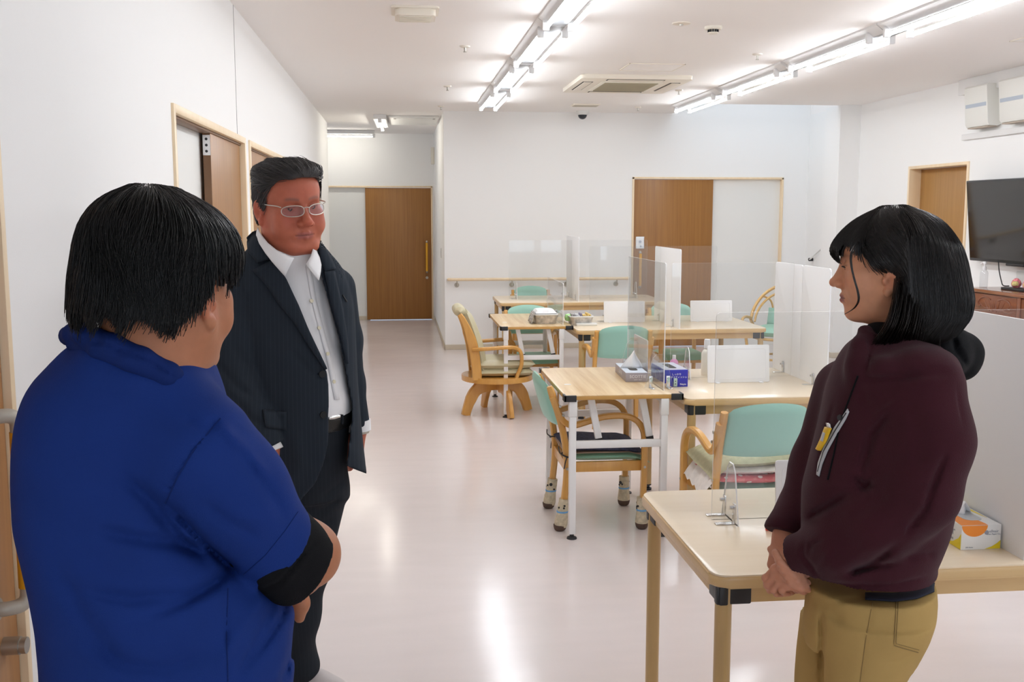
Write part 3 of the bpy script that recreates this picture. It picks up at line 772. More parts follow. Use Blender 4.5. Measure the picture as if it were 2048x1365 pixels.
HWc = .212
def make_chair(mesh_only=None):
    t = thing('armchair', 'x', 'chair')
    for s in (-1, 1):
        x = s * HWc
        bm = B(); sweep(bm, cr([(x, .205, 0), (x, .21, .2), (x, .213, .42), (x, .205, .51), (x, .165, .565), (x, .10, .588), (x, .0, .585), (x, -.09, .56), (x, -.155, .545), (x, -.20, .565), (x, -.232, .62), (x, -.258, .69)], 4), .036, [.030] * 41 + [.034] * 4, (1, 0, 0), .007)
        obj('arm_leg', bm, M['chairwood'], t)
        bm = B(); x2 = s * (HWc - .012); sweep(bm, cr([(x2, -.215, 0), (x2, -.196, .15), (x2, -.182, .30), (x2, -.187, .42), (x2, -.212, .55), (x2, -.252, .68), (x2, -.272, .742)], 4), .032, [.034] * 21 + [.036, .034, .032, .026], (1, 0, 0), .008)
        r = obj('rear_post', bm, M['chairwood'], t)
        bm = B()
        for y, z in ((-.222, .645), (-.206, .60)):
            tube(bm, [(s * (HWc + .012), y, z), (s * (HWc + .0205), y, z)], .007, 10)
        tube(bm, [(s * (HWc + .01), -.183, .325), (s * (HWc + .0205), -.183, .325)], .0065, 10); tube(bm, [(s * (HWc + .01), .212, .325), (s * (HWc + .0205), .212, .325)], .0065, 10)
        obj('bolt', bm, M['steel'], r)
    bm = B()
    for s in (-1, 1): box(bm, s * (HWc - .022) - .011, s * (HWc - .022) + .011, -.17, .20, .30, .352, .003)
    box(bm, -HWc + .03, HWc - .03, .178, .20, .30, .352, .003); box(bm, -HWc + .02, HWc - .02, -.19, -.168, .30, .352, .003)
    obj('seat_frame', bm, M['chairwood'], t)
    bm = B()
    def seat(u, v, s):
        x = (u - .5) * .388; y = -.165 + v * .415
        th = .024 * prof(u) ** .6 * prof(v) ** .6
        z = .372 + s * th - .035 * max(0, v - .80) / .2 * (v > .8) - .006 * math.cos((u - .5) * 3)
        return (x, y, z)
    shaped_pad(bm, seat, 12, 12); obj('seat', bm, M['green2'], t)
    bm = B()
    def back(u, v, s):
        x = (u - .5) * 2 * (HWc - .018 - .006 * v)
        dome = .055 * math.sqrt(max(0, 1 - (2 * u - 1) ** 2)) - .012
        z0 = .545 - .012 * math.sqrt(max(0, 1 - (2 * u - 1) ** 2)); z1 = .742 + dome
        z = z0 + (z1 - z0) * v
        yb = -.218 - (z - .545) * .285 - .035 * (1 - (2 * u - 1) ** 2)
        th = .020 * (prof(v) ** .7) * (.55 + .45 * prof(u))
        return (x, yb + s * th, z)
    shaped_pad(bm, back, 16, 10); obj('backrest', bm, M['green'], t)
    return t

CH = make_chair(); chairs_used = [False]
def chair(label, x, y, rz):
    o = copy_tree(CH) if chairs_used[0] else CH
    chairs_used[0] = True
    o.location = (x, y, 0); o.rotation_euler = (0, 0, rz)
    return tag(o, label, 'chair', 'mint green bentwood armchairs')
C1 = chair('mint armchair with socks on its legs and a navy cushion', 1.005, 5.185, -PI / 2)
C2 = chair('mint armchair stacked with beige and flowered cushions, its back to the viewer', 1.575, 4.52, math.radians(3))
C3 = chair('mint armchair seen from behind at the table before the brown door, no cushion', 1.625, 7.60, 0)
C5 = chair('mint armchair behind the farther oak-topped table, half hidden under its top', 1.13, 8.74, PI)
C6 = chair('farthest mint armchair, peeking over the table under the handrail', 1.455, 11.12, PI)
C7 = chair('mint armchair half hidden behind the tall white board at the far table', 2.45, 8.82, PI)

# socks on chair one (parts of the chair: they are pulled over its legs)
M['sock'] = mat('sock_knit', (.58, .50, .36), .95, bump=.5, bscale=500, var=.18, vscale=60)
M['sole'] = mat('sock_sole', (.10, .06, .045), .9, bump=.3, bscale=300)
M['blueband'] = mat('blue_band', (.15, .38, .68), .7)
for k, (x, y, dy) in enumerate(((-HWc, .205, .0), (HWc, .205, .0), (-HWc + .012, -.215, .020), (HWc - .012, -.215, .020))):
    bm = B(); n = 9
    pts = [(x, y + dy * (z / .15), z) for z in (.022, .04, .065, .09, .115, .135, .15, .165)]
    tube(bm, pts, [.031, .034, .031, .028, .0275, .028, .027, .027], 14); s = obj('sock', bm, M['sock'], C1)
    bm = B(); tube(bm, [(x, y, 0.0), (x, y, .008), (x, y, .022), (x, y, .032)], [.020, .029, .033, .0335], 14); obj('sock_sole', bm, M['sole'], s)
    bm = B(); tube(bm, [(x, y + dy * .6, .096), (x, y + dy * .6, .104)], [.0295, .0295], 14); obj('blue_band', bm, M['blueband'], s)
    bm = B(); rr = random.Random(k)
    for i in range(7):
        a = rr.uniform(0, 2 * PI); z = rr.uniform(.108, .14); c = Vector((x + .0275 * math.cos(a), y + dy * .8 + .0275 * math.sin(a), z)); d = Vector((math.cos(a), math.sin(a), 0))
        tube(bm, [c - d * .002, c + d * .0025], .0055 if i else .009, 8)
    obj('sock_print', bm, M['black'] if k else mat('sock_print_dark', (.05, .05, .06), .9), s)

# ---------------------------------------------------------------- cushions
def cushion(name, label, x, y, z, w, d, th, m, rz=0, droop=None, seed=1, group=None, nu=16, nv=16):
    t = thing(name, label, 'cushion', (x, y, z), rz, group)
    bm = B(); rr = random.Random(seed); ph = [rr.uniform(0, 6) for _ in range(4)]
    def f(u, v, s):
        px, py = (u - .5) * w, (v - .5) * d
        k = 1 - .05 * (1 - abs(2 * v - 1)) ; k2 = 1 - .05 * (1 - abs(2 * u - 1))
        px *= k; py *= k2
        hh = (prof(u) * prof(v)) ** .8 * th / 2
        z = s * hh + th * .5 + .006 * math.sin(7 * u + ph[0]) * math.cos(6 * v + ph[1])
        if droop: z += droop(u, v)
        return (px, py, z)
    shaped_pad(bm, f, nu, nv); c = obj('cushion_body', bm, m, t)
    return t, c
M['navy'] = mat('navy_quilt', (.035, .04, .085), .85, bump=.5, bscale=90, var=.5, vscale=70)
M['peach'] = mat('peach_lining', (.72, .50, .36), .85)
t, c = cushion('seat_cushion', 'navy quilted cushion tied on the sock-legged chair', 1.02, 5.185, .392, .40, .42, .040, M['navy'], -PI / 2, lambda u, v: -.02 * max(0, v - .8) / .2)
bm = B()
def f(u, v, s): return ((u - .5) * .395, (v - .5) * .41, .004 + s * .004 * prof(u) * prof(v) + (-.02 * max(0, v - .8) / .2))
shaped_pad(bm, f, 10, 10); obj('lining', bm, M['peach'], t)
for s in (-1, 1):
    bm = B(); tube(bm, cr([(s * .18, -.20, .012), (s * .20, -.225, .005), (s * .225, -.20, -.006), (s * .232, -.165, -.004), (s * .20, -.15, .0)], 4), .004, 6)
    tube(bm, cr([(s * .225, -.20, -.006), (s * .235, -.21, -.03), (s * .228, -.215, -.065)], 4), .003, 6); tube(bm, cr([(s * .225, -.20, -.006), (s * .22, -.235, .015), (s * .205, -.24, .045)], 4), .003, 6)
    obj('tie', bm, M['black'], t)
M['linen'] = mat('beige_knit', (.47, .45, .29), .9, bump=.6, bscale=320, var=.1, vscale=40)
def flower_mat():
    m, nt, b = nodes('flowered_cloth'); setin(b, Roughness=.9)
    tc = nt.nodes.new('ShaderNodeTexCoord'); v = nt.nodes.new('ShaderNodeTexVoronoi'); v.inputs['Scale'].default_value = 26
    nt.links.new(tc.outputs['Object'], v.inputs['Vector'])
    r = nt.nodes.new('ShaderNodeValToRGB'); r.color_ramp.interpolation = 'CONSTANT'
    r.color_ramp.elements[0].color = (.78, .55, .12, 1); r.color_ramp.elements[1].position = .10; r.color_ramp.elements[1].color = (.80, .70, .66, 1)
    e = r.color_ramp.elements.new(.30); e.color = (.62, .12, .14, 1); e = r.color_ramp.elements.new(.62); e.color = (.66, .20, .2, 1)
    nt.links.new(v.outputs['Distance'], r.inputs['Fac']); nt.links.new(r.outputs['Color'], b.inputs['Base Color'])
    return m
M['flower'] = flower_mat()
M['pale'] = mat('pale_quilt', (.74, .68, .63), .9, bump=.5, bscale=60, var=.06, vscale=50)
cushion('seat_cushion', 'red flowered cushion lowest in the stack on the chair', 1.575, 4.51, .392, .37, .40, .045, M['flower'], .05, group='cushions stacked on the chair')
t, c = cushion('seat_cushion', 'white frilled cushion in the middle of the stack, hanging over the left side', 1.555, 4.515, .435, .44, .40, .04, M['pale'], -.05, lambda u, v: -.11 * max(0, .2 - u) / .2 + .008 * math.sin(v * 30) * (u < .15), seed=4, group='cushions stacked on the chair', nu=24, nv=28)
cushion('seat_cushion', 'beige knit cushion topmost in the stack on the chair', 1.575, 4.52, .468, .43, .41, .052, M['linen'], .03, lambda u, v: -.075 * max(0, .22 - u) / .22 * (1 - .6 * v) + .012 * (u - .5), seed=8, group='cushions stacked on the chair', nu=22)

# ---------------------------------------------------------------- swivel armchair
t = thing('swivel_armchair', 'beige leather swivel armchair with honey wood frame and splayed base', 'chair', (.765, 8.10, 0), -PI / 2)
for k in range(4):
    a = math.radians(18 + 90 * k)
    Mk = Rz(a)
    bm = B(); sweep(bm, [Mk @ Vector(p) for p in cr([(.06, 0, .225), (.14, 0, .22), (.20, 0, .175), (.245, 0, .09), (.275, 0, 0)], 5)], [.036] * 21, [.10] * 8 + [.092] * 6 + [.085, .08, .078, .075, .074, .072, .07], Mk @ Vector((0, 1, 0)), .006)
    obj('base_leg', bm, M['chairwood'], t)
bm = B()
for a in (18, 108): sweep(bm, [Rz(math.radians(a)) @ Vector(p) for p in ((-.17, 0, .225), (.17, 0, .225))], .034, .075, Rz(math.radians(a)) @ Vector((0, 1, 0)), .004)
lathe(bm, [(.001, .255), (.11, .255), (.11, .275), (.001, .275)], seg=24); obj('swivel_hub', bm, M['chairwood'], t)
bm = B(); pr = [( .285 * math.cos(2 * PI * k / 40) * (1.0), .285 * math.sin(2 * PI * k / 40)) for k in range(40)]; prism(bm, pr, .276, .318, .012, seg=3); obj('seat_ring', bm, M['chairwood'], t)
for z0, nm, th, dy, fr in ((.318, 'seat_cushion', .075, 0, .27), (.375, 'seat_cushion', .085, .0, .285)):
    bm = B()
    def f(u, v, s):
        x = (u - .5) * .46; y = -.20 + v * (.20 + fr)
        return (x * (1 - .10 * (2 * v - 1) ** 4), y, z0 + th / 2 + s * th / 2 * (prof(u) * prof(v)) ** .7)
    shaped_pad(bm, f, 14, 14); obj(nm, bm, M['beige'], t)
bm = B()
def bk(u, v, s):
    # front/back of the padded backrest, following the leaning frame
    z = .34 + .49 * v; y = -.135 - .055 * v - .075 * v * v
    th = (.036 + .012 * math.sin(v * PI)) * prof(u) ** .5 * (1 if .02 < v < .98 else .4)
    return ((u - .5) * .40, y + (.012 if s > 0 else 0) + s * th, z)
shaped_pad(bm, bk, 12, 16); obj('back_cushion', bm, M['beige'], t)
bm = B()
def hd(u, v, s):
    a = v * PI * 1.0; r = .043 * prof(u) ** .35
    return ((u - .5) * .41, -.305 + .0 + r * 1.15 * math.cos(PI * v) , .835 + s * r * math.sin(PI * v) + .002)
shaped_pad(bm, hd, 12, 14); h = obj('head_roll', bm, M['beige'], t)
for s in (-1, 1):
    x = s * .215
    bm = B(); sweep(bm, cr([(x, -.175, .305), (x, -.185, .42), (x, -.205, .56), (x, -.24, .68), (x, -.285, .78), (x, -.31, .82)], 5), .028, [.075] * 14 + [.066, .062, .058, .054, .05, .047, .044, .042, .04, .038, .036, .034], (1, 0, 0), .007); obj('back_frame', bm, M['chairwood'], t)
    xa = s * .245
    bm = B(); sweep(bm, cr([(s * .225, -.21, .545), (xa, -.14, .550), (xa + s * .006, -.02, .558), (xa + s * .006, .09, .562), (xa, .145, .545), (xa, .168, .50), (xa - s * .004, .168, .42), (s * .235, .140, .345), (s * .23, .125, .30)], 5), [.036] * 41, [.028] * 41, (1, 0, 0), .007); obj('arm', bm, M['chairwood'], t)

# ---------------------------------------------------------------- rattan chair at the back right
t = thing('rattan_chair', 'round rattan armchair with mint cushion behind the tall white panel', 'chair', (3.80, 9.85, 0), math.radians(143))
M['rattan'] = wood('rattan_cane', (.58, .33, .08), (.70, .43, .13), (25, 25, 25), .35, coat=.2)
bm = B(); hoop = [(.33 * math.cos(a), -.33 * math.sin(a) * .9 - .02, .52 + .36 * math.sin(a) ** .8 if math.sin(a) > 0 else .52) for a in np.linspace(0, PI, 25)]
tube(bm, hoop, .016, 10); obj('back_hoop', bm, M['rattan'], t)
bm = B(); tube(bm, [(.29 * math.cos(a), -.29 * math.sin(a) * .9 - .02, .50 + .31 * (max(0, math.sin(a)) ** .8)) for a in np.linspace(0, PI, 25)], .012, 8); obj('inner_hoop', bm, M['rattan'], t)
for x in (-.18, -.06, .06, .18):
    bm = B(); tube(bm, cr([(x * .6, -.20, .40), (x * .9, -.26, .55), (x * 1.1, -.30 + abs(x) * .25, .70), (x * 1.5, -.29 + abs(x) * .6, .80 - abs(x) * .25)], 5), .010, 8); obj('back_cane', bm, M['rattan'], t)
for s in (-1, 1):
    bm = B(); tube(bm, cr([(s * .33, -.02, .54), (s * .34, .12, .56), (s * .33, .25, .54), (s * .29, .29, .45), (s * .26, .27, .2), (s * .27, .28, 0)], 5), .015, 10); obj('arm_leg', bm, M['rattan'], t)
    bm = B(); tube(bm, cr([(s * .33, -.02, .52), (s * .28, -.15, .3), (s * .27, -.24, 0)], 5), .015, 10); obj('rear_leg', bm, M['rattan'], t)
bm = B(); tube(bm, [(.27 * math.cos(a), .02 + .25 * math.sin(a), .36) for a in np.linspace(0, 2 * PI, 33)], .014, 8, cap=False); tube(bm, [(.26 * math.cos(a), .02 + .25 * math.sin(a), .16) for a in np.linspace(0, 2 * PI, 33)], .011, 8, cap=False); obj('seat_hoop', bm, M['rattan'], t)
bm = B()
def f(u, v, s): return ((u - .5) * .50, -.21 + v * .50, .43 + s * .055 * (prof(u) * prof(v)) ** .7)
shaped_pad(bm, f, 14, 14); obj('seat_cushion', bm, M['green2'], t)
bm = B()
def f(u, v, s): return ((u - .5) * .44, -.21 - .05 * v + s * .045 * (prof(u) * prof(v)) ** .7, .46 + v * .17)
shaped_pad(bm, f, 14, 10); obj('back_cushion', bm, M['green'], t)

# ================================================================ PARTITIONS
def sheet(bm, x0, x1, y0, y1, z0, z1, r=.0, edge_mi=1, along='x'):
    """thin acrylic sheet whose rim faces get the edge material"""
    w0, w1, t0, t1 = (x0, x1, y0, y1) if along == 'x' else (y0, y1, x0, x1)
    pts = [(w0, z0), (w1, z0)] + ([(w1 - r + r * math.cos(a), z1 - r + r * math.sin(a)) for a in np.linspace(0, PI / 2, 5)] + [(w0 + r + r * math.cos(a), z1 - r + r * math.sin(a)) for a in np.linspace(PI / 2, PI, 5)] if r > 0 else [(w1, z1), (w0, z1)])
    def P(u, z, t): return (u, t, z) if along == 'x' else (t, u, z)
    A = [bm.verts.new(P(u, z, t0)) for u, z in pts]; C = [bm.verts.new(P(u, z, t1)) for u, z in pts]; n = len(pts)
    bm.faces.new(A); bm.faces.new(C[::-1])
    for i in range(n):
        f = bm.faces.new((A[i], A[(i + 1) % n], C[(i + 1) % n], C[i])); f.material_index = edge_mi

def fin(bm, x, y, z, h, b0, b1, t, along):
    """tapered acrylic foot standing across the sheet"""
    pts = [(-b0, 0), (b0, 0), (b1, h - .02), (b1 - .02, h), (-b1 + .02, h), (-b1, h - .02)]
    def P(u, zz, tt): return (x + tt, y + u, z + zz) if along == 'x' else (x + u, y + tt, z + zz)
    A = [bm.verts.new(P(u, q, -t)) for u, q in pts]; C = [bm.verts.new(P(u, q, t)) for u, q in pts]; n = len(pts)
    bm.faces.new(A); bm.faces.new(C[::-1])
    for i in range(n):
        f = bm.faces.new((A[i], A[(i + 1) % n], C[(i + 1) % n], C[i])); f.material_index = 1

def bracket(bm, x, y, z, along, s):
    """steel L foot: a plate on the table and an upright with thumb screw"""
    if along == 'x':
        box(bm, x - .01, x + .01, min(y, y + s * .055), max(y, y + s * .055), z, z + .003, .001); box(bm, x - .01, x + .01, y - .002, y + .002, z, z + .06, .001)
        tube(bm, [(x, y, z + .048), (x, y + s * .014, z + .048)], .006, 8)
    else:
        box(bm, min(x, x + s * .055), max(x, x + s * .055), y - .01, y + .01, z, z + .003, .001); box(bm, x - .002, x + .002, y - .01, y + .01, z, z + .06, .001)
        tube(bm, [(x, y, z + .048), (x + s * .014, y, z + .048)], .006, 8)

def acrylic_screen(label, along, a0, a1, c, z, h, feet, fh=.17):
    """along='x': sheet from x=a0..a1 at y=c"""
    mx = (a0 + a1) / 2
    t = thing('acrylic_screen', label, 'partition', (mx, c, z) if along == 'x' else (c, mx, z), 0, 'clear acrylic screens on the tables')
    bm = B()
    if along == 'x': sheet(bm, a0, a1, c - .0022, c + .0022, z, z + h, .012, 1, 'x')
    else: sheet(bm, c - .0022, c + .0022, a0, a1, z, z + h, .012, 1, 'y')
    obj('sheet', bm, [M['acrylic'], M['acryledge']], t, True, smooth=False)
    for f_ in feet:
        bm = B()
        if along == 'x': fin(bm, f_, c, z, fh, .075, .035, .0022, 'x')
        else: fin(bm, c, f_, z, fh, .075, .035, .0022, 'y')
        obj('acrylic_foot', bm, [M['acrylic'], M['acryledge']], t, True, smooth=False)
        for s in (-1, 1):
            bm = B()
            if along == 'x': bracket(bm, f_ - .004, c + s * .045, z, 'y', -1)
            else: bracket(bm, c + s * .045, f_ - .004, z, 'x', -1)
            obj('steel_bracket', bm, M['chrome'], t, True)
    return t

def white_board(label, y0, y1, x, z, h, seam=None):
    t = thing('white_partition', label, 'partition', (x, (y0 + y1) / 2, z), 0, 'tall white boards on the tables')
    parts = [(y0, y1)] if seam is None else [(y0, seam - .001), (seam + .001, y1)]
    for a, b_ in parts:
        bm = B(); prism(bm, [(u, v) for u, v in [(a, z), (b_, z)] + [(b_ - .02 + .02 * math.cos(q), z + h - .02 + .02 * math.sin(q)) for q in np.linspace(0, PI / 2, 5)] + [(a + .02 + .02 * math.cos(q), z + h - .02 + .02 * math.sin(q)) for q in np.linspace(PI / 2, PI, 5)]], x - .004, x + .004, .001, M=Matrix(((0, 0, 1, 0), (1, 0, 0, 0), (0, 1, 0, 0), (0, 0, 0, 1))))
        obj('board', bm, M['board'], t, True)
    n = 2
    for k in range(n):
        y = y0 + (y1 - y0) * (.22 + .56 * k)
        bm = B(); bracket(bm, x - .007, y, z, 'y', -1); obj('steel_bracket', bm, M['chrome'], t, True)
    return t

def low_board(label, x0, x1, y, z, h, along='x', ang=0):
    t = thing('low_white_board', label, 'board', ((x0 + x1) / 2, y, z) if along == 'x' else (y, (x0 + x1) / 2, z), 0, 'low white boards on the tables')
    w = (x1 - x0) / 2
    Ml = Matrix.Rotation(math.radians(-6), 4, 'X') if along == 'x' else Matrix.Rotation(PI / 2, 4, 'Z')
    bm = B(); prism(bm, rpoly(-w, w, 0, h, .008, 3), -.003, .003, .001, M=Ml @ Matrix.Rotation(PI / 2, 4, 'X')); o = obj('board', bm, M['board'], t)
    bm = B(); q = rpoly(-w + .02, w - .02, .02, h - .02, .015, 3)
    tube(bm, [Ml @ Matrix.Rotation(PI / 2, 4, 'X') @ Vector((a, b_, .003)) for a, b_ in q + [q[0]]], .0012, 6); obj('pressed_line', bm, M['board'], t)
    for s in (-1, 1):
        bm = B(); box(bm, s * w * .7 - .01, s * w * .7 + .01, -.03, .05, 0, .004, .001, M=(Matrix.Rotation(PI / 2, 4, 'Z') if along != 'x' else Matrix.Identity(4))); obj('foot', bm, M['board'], t)
    return t

H = .615
acrylic_screen('clear acrylic screen across the nearest table beside the woman', 'x', .905, 2.05, 2.857, .70, H, (.962, 1.95))
white_board('large white board standing on the nearest table behind the woman, over the yellow and orange box', 2.42, 3.15, 1.61, .70, .625)
low_board('low white board on the nearest table, cut by the woman\'s sleeve', 1.08, 1.45, 2.80, .70, .185)
acrylic_screen('clear acrylic screen lengthwise between the tissue box and the blue box', 'y', 4.925, 5.75, 1.300, .72, .635, (5.02, 5.62))
acrylic_screen('clear acrylic screen across the middle table, behind the blue box', 'x', 1.465, 2.15, 5.425, .70, H + .015, (1.56, 1.99))
white_board('large white double board on the middle table, left of the woman\'s face', 4.97, 5.735, 2.165, .70, H + .005, seam=5.33)
low_board('low white board lying before the acrylic screen on the middle table', 1.622, 1.962, 5.245, .70, .20)
low_board('low white board seen edge-on between the grey tissue box and the blue box', 5.42, 5.74, 1.336, .72, .19, 'y')
white_board('tall narrow white board in the middle of the table before the brown door', 7.76, 8.56, 2.165, .70, .62)
acrylic_screen('clear acrylic screen across the table before the brown door', 'x', 1.56, 2.64, 8.36, .70, H + .01, (1.70, 2.52))
low_board('low white board left of the tall narrow board', 1.67, 2.015, 8.285, .70, .175)
low_board('low white board right of the tall narrow board', 2.402, 2.76, 8.285, .70, .175)
acrylic_screen('farthest clear acrylic screen, on the table under the handrail', 'x', 1.14, 2.62, 10.72, .70, H, (1.22, 1.72, 2.5))
white_board('farthest white board, pale against the back wall above the handrail', 10.32, 11.08, 1.815, .70, .655)
acrylic_screen('small clear acrylic screen between the trays on the farther oak table', 'y', 7.95, 8.80, 1.275, .72, .33, (8.62,))

# ---------------------------------------------------------------- things on the tables
def text_on(parent, name, body, size, Mw, m, ext=.0003):
    cu = bpy.data.curves.new('txt', 'FONT'); cu.body = body; cu.size = size; cu.extrude = ext; cu.align_x = 'CENTER'; cu.align_y = 'CENTER'; cu.resolution_u = 2
    o = bpy.data.objects.new('txt', cu); COL.objects.link(o)
    dg = bpy.context.evaluated_depsgraph_get(); me = bpy.data.meshes.new_from_object(o.evaluated_get(dg))
    bpy.data.objects.remove(o)
    me.name = name; me.transform(Mw); me.materials.clear(); me.materials.append(m)
    q = bpy.data.objects.new(name, me); q.parent = parent; COL.objects.link(q)
    return q
def tissue(bm, w, d, h, seed=0):
    n = 9; rr = random.Random(seed)
    vs = []
    for j in range(n):
        row = []
        for i in range(n):
            u, v = i / (n - 1), j / (n - 1)
            wv = w * (1 - v) ** 1.1 + .006
            row.append(bm.verts.new(((u - .5) * wv + .012 * v, d * .35 * math.sin(u * 9 + 1.5 * v) * (1 - .6 * v), h * v ** .9 * (1 - .25 * abs(u - .42)))))
        vs.append(row)
    for j in range(n - 1):
        for i in range(n - 1): bm.faces.new((vs[j][i], vs[j][i + 1], vs[j + 1][i + 1], vs[j + 1][i]))

M['paperw'] = mat('tissue_paper', (.86, .85, .85), .9)
M['tgrey'] = mat('tissue_box_grey', (.36, .33, .37), .5); M['ttop'] = mat('tissue_box_top', (.60, .66, .74), .45)
t = thing('tissue_box', 'grey tissue box with a white tissue standing up, on the nearer oak table', 'tissue box', (1.235, 5.375, .72), math.radians(-3))
bm = B(); box(bm, -.058, .058, -.175, .175, 0, .048, .002); obj('carton', bm, M['tgrey'], t)
bm = B(); prism(bm, rpoly(-.057, .057, -.174, .174, .003), .0478, .0492); obj('top_print', bm, M['ttop'], t)
bm = B(); prism(bm, rpoly(-.022, .022, -.10, .10, .02), .0491, .0499); obj('slot', bm, M['darkgap'], t)
bm = B(); tissue(bm, .125, .04, .10); s = obj('tissue', bm, M['paperw'], t); s.location = (0, -.02, .049); md = s.modifiers.new('s', 'SOLIDIFY'); md.thickness = .0012
text_on(t, 'lettering', 'SCOTTIE', .022, T(.006, -.1757, .028) @ Matrix.Rotation(PI / 2, 4, 'X'), M['board'])
text_on(t, 'lettering', '200W  2PLY', .008, T(.006, -.1757, .011) @ Matrix.Rotation(PI / 2, 4, 'X'), M['board'])
text_on(t, 'lettering', 'SCOTTIE', .024, T(-.0587, 0, .026) @ Matrix.Rotation(-PI / 2, 4, 'Z') @ Matrix.Rotation(PI / 2, 4, 'X'), M['board'])
M['tblue'] = mat('glove_box_blue', (.018, .018, .36), .4); M['tblue2'] = mat('glove_box_top', (.42, .43, .52), .45)
t = thing('blue_box', 'deep blue paper box with white lettering beside the acrylic screen', 'box', (1.418, 5.27, .70), math.radians(2))
bm = B(); box(bm, -.062, .062, -.13, .13, 0, .090, .002); obj('carton', bm, M['tblue'], t)
bm = B(); prism(bm, rpoly(-.0605, .0605, -.1285, .1285, .003), .0898, .0912); obj('top_print', bm, M['tblue2'], t)
bm = B(); prism(bm, rpoly(-.02, .02, -.08, .08, .018), .0910, .0918); obj('slot', bm, M['darkgap'], t)
for bd, sz, x, z in (('しっかり', .013, .0, .066), ('エンボスティッシュ', .0125, .0, .051), ('Nepia', .014, .036, .014)):
    text_on(t, 'lettering', bd, sz, T(x, -.1307, z) @ Matrix.Rotation(PI / 2, 4, 'X'), M['board'])
bm = B(); tube(bm, [(-.0623, math.cos(a) * .045 + .0, .045 + math.sin(a) * .03) for a in np.linspace(0, 2 * PI, 20)], .0015, 6); obj('swirl_print', bm, M['tblue2'], t)
t = thing('mint_tag', 'narrow pale green tag stuck on the front of the blue box', 'tag', (1.415, 5.132, .70))
bm = B(); box(bm, -.010, .010, -.003, .0, .004, .048, .002); obj('tag_plate', bm, mat('tag_green', (.42, .55, .50), .5), t)
bm = B()
for z in (.018, .032): tube(bm, [(0, -.0029, z), (0, -.0036, z)], .003, 8)
obj('tag_hole', bm, M['darkgap'], t)
# white pump bottle and pink bottle behind
t = thing('soap_bottle', 'white pump bottle behind the acrylic screen on the middle table', 'bottle', (1.70, 5.52, .70))
bm = B(); lathe(bm, [(.001, 0), (.03, 0), (.032, .01), (.032, .12), (.022, .14), (.013, .145), (.013, .155), (.001, .155)], seg=18); obj('bottle_body', bm, M['offwhite'], t)
bm = B(); lathe(bm, [(.001, .15), (.018, .15), (.018, .19), (.016, .2), (.001, .2)], seg=16); obj('bottle_cap', bm, M['board'], t)
t = thing('pink_bottle', 'small pink bottle standing beyond the blue box', 'bottle', (1.515, 5.53, .70))
bm = B(); lathe(bm, [(.001, 0), (.022, 0), (.023, .005), (.023, .075), (.012, .09), (.001, .09)], seg=16); obj('bottle_body', bm, mat('pink_label', (.72, .30, .52), .4), t)
bm = B(); lathe(bm, [(.001, .085), (.010, .085), (.010, .112), (.001, .113)], seg=12); obj('bottle_cap', bm, M['board'], t)
# trays on the farther tables
def basket(label, x, y, z, w, d, h, m, rz, fill):
    t = thing('table_basket', label, 'basket', (x, y, z), rz, 'small baskets on the far tables')
    bm = B(); r0 = rpoly(-w * .42, w * .42, -d * .42, d * .42, .03); r1 = rpoly(-w / 2, w / 2, -d / 2, d / 2, .035); n = len(r0)
    A = [bm.verts.new((a, b_, 0)) for a, b_ in r0]; C = [bm.verts.new((a, b_, h)) for a, b_ in r1]; D = [bm.verts.new((a * .94, b_ * .94, h)) for a, b_ in r1]; E = [bm.verts.new((a * .94, b_ * .94, .006)) for a, b_ in r0]
    bm.faces.new(A[::-1]); bm.faces.new(E)
    for P, Q in ((A, C), (C, D), (D, E)):
        for i in range(n): bm.faces.new((P[i], P[(i + 1) % n], Q[(i + 1) % n], Q[i]))
    obj('basket_body', bm, m, t)
    bm = B(); tube(bm, [(a, b_, h) for a, b_ in r1 + [r1[0]]], .006, 8, cap=False); obj('rim', bm, M['ltgrey'], t)
    fill(t)
    return t
M['silver'] = mat('silver_foil', (.55, .52, .49), .35, metal=.5, bump=.6, bscale=60, var=.35, vscale=30)
M['stripes'] = mat('striped_cloth', (.40, .38, .37), .8, var=.7, vscale=55)
def fill1(t):
    bm = B()
    def f(u, v, s): return ((u - .5) * .17, (v - .5) * .24, .085 + s * .03 * (prof(u) * prof(v)) ** .6)
    shaped_pad(bm, f, 10, 10); obj('white_pack', bm, M['paperw'], t)
    bm = B()
    vs = [[bm.verts.new((-.09 - .035 * j / 5 + .004 * math.sin(i * 2.0), -.13 + .20 * i / 8, .095 - .085 * (j / 5) ** 1.3)) for i in range(9)] for j in range(6)]
    for j in range(5):
        for i in range(8): bm.faces.new((vs[j][i], vs[j][i + 1], vs[j + 1][i + 1], vs[j + 1][i]))
    o = obj('striped_cloth', bm, M['stripes'], t); md = o.modifiers.new('s', 'SOLIDIFY'); md.thickness = .004
def fill2(t):
    rr = random.Random(3)
    for i in range(9):
        x = -.075 + .018 * i; c = [(.25, .22, .3), (.3, .28, .27), (.7, .5, .12), (.75, .55, .2), (.6, .6, .62)][rr.randrange(5)] if i < 6 else (.78, .56, .18)
        bm = B(); box(bm, x, x + .013, -.06, .05, .02, .085 + rr.uniform(-.01, .008), .002); obj('stick_packet', bm, mat('packet', c, .5), t)
    bm = B(); box(bm, -.07, .1, -.10, -.03, .0, .02, .006, M=T(.02, -.045, -.0)); obj('white_tray', bm, M['ltgrey'], t)
    bm = B()
    def f(u, v, s): return (-.098 + (u - .5) * .05, (v - .5) * .06, .055 + s * .028 * (prof(u) * prof(v)) ** .5)
    shaped_pad(bm, f, 8, 8); obj('green_pack', bm, mat('green_pack', (.42, .72, .28), .5), t)
basket('silver basket with a striped cloth over its rim, on the farther oak table', 1.155, 8.16, .72, .19, .27, .075, M['silver'], 0, fill1)
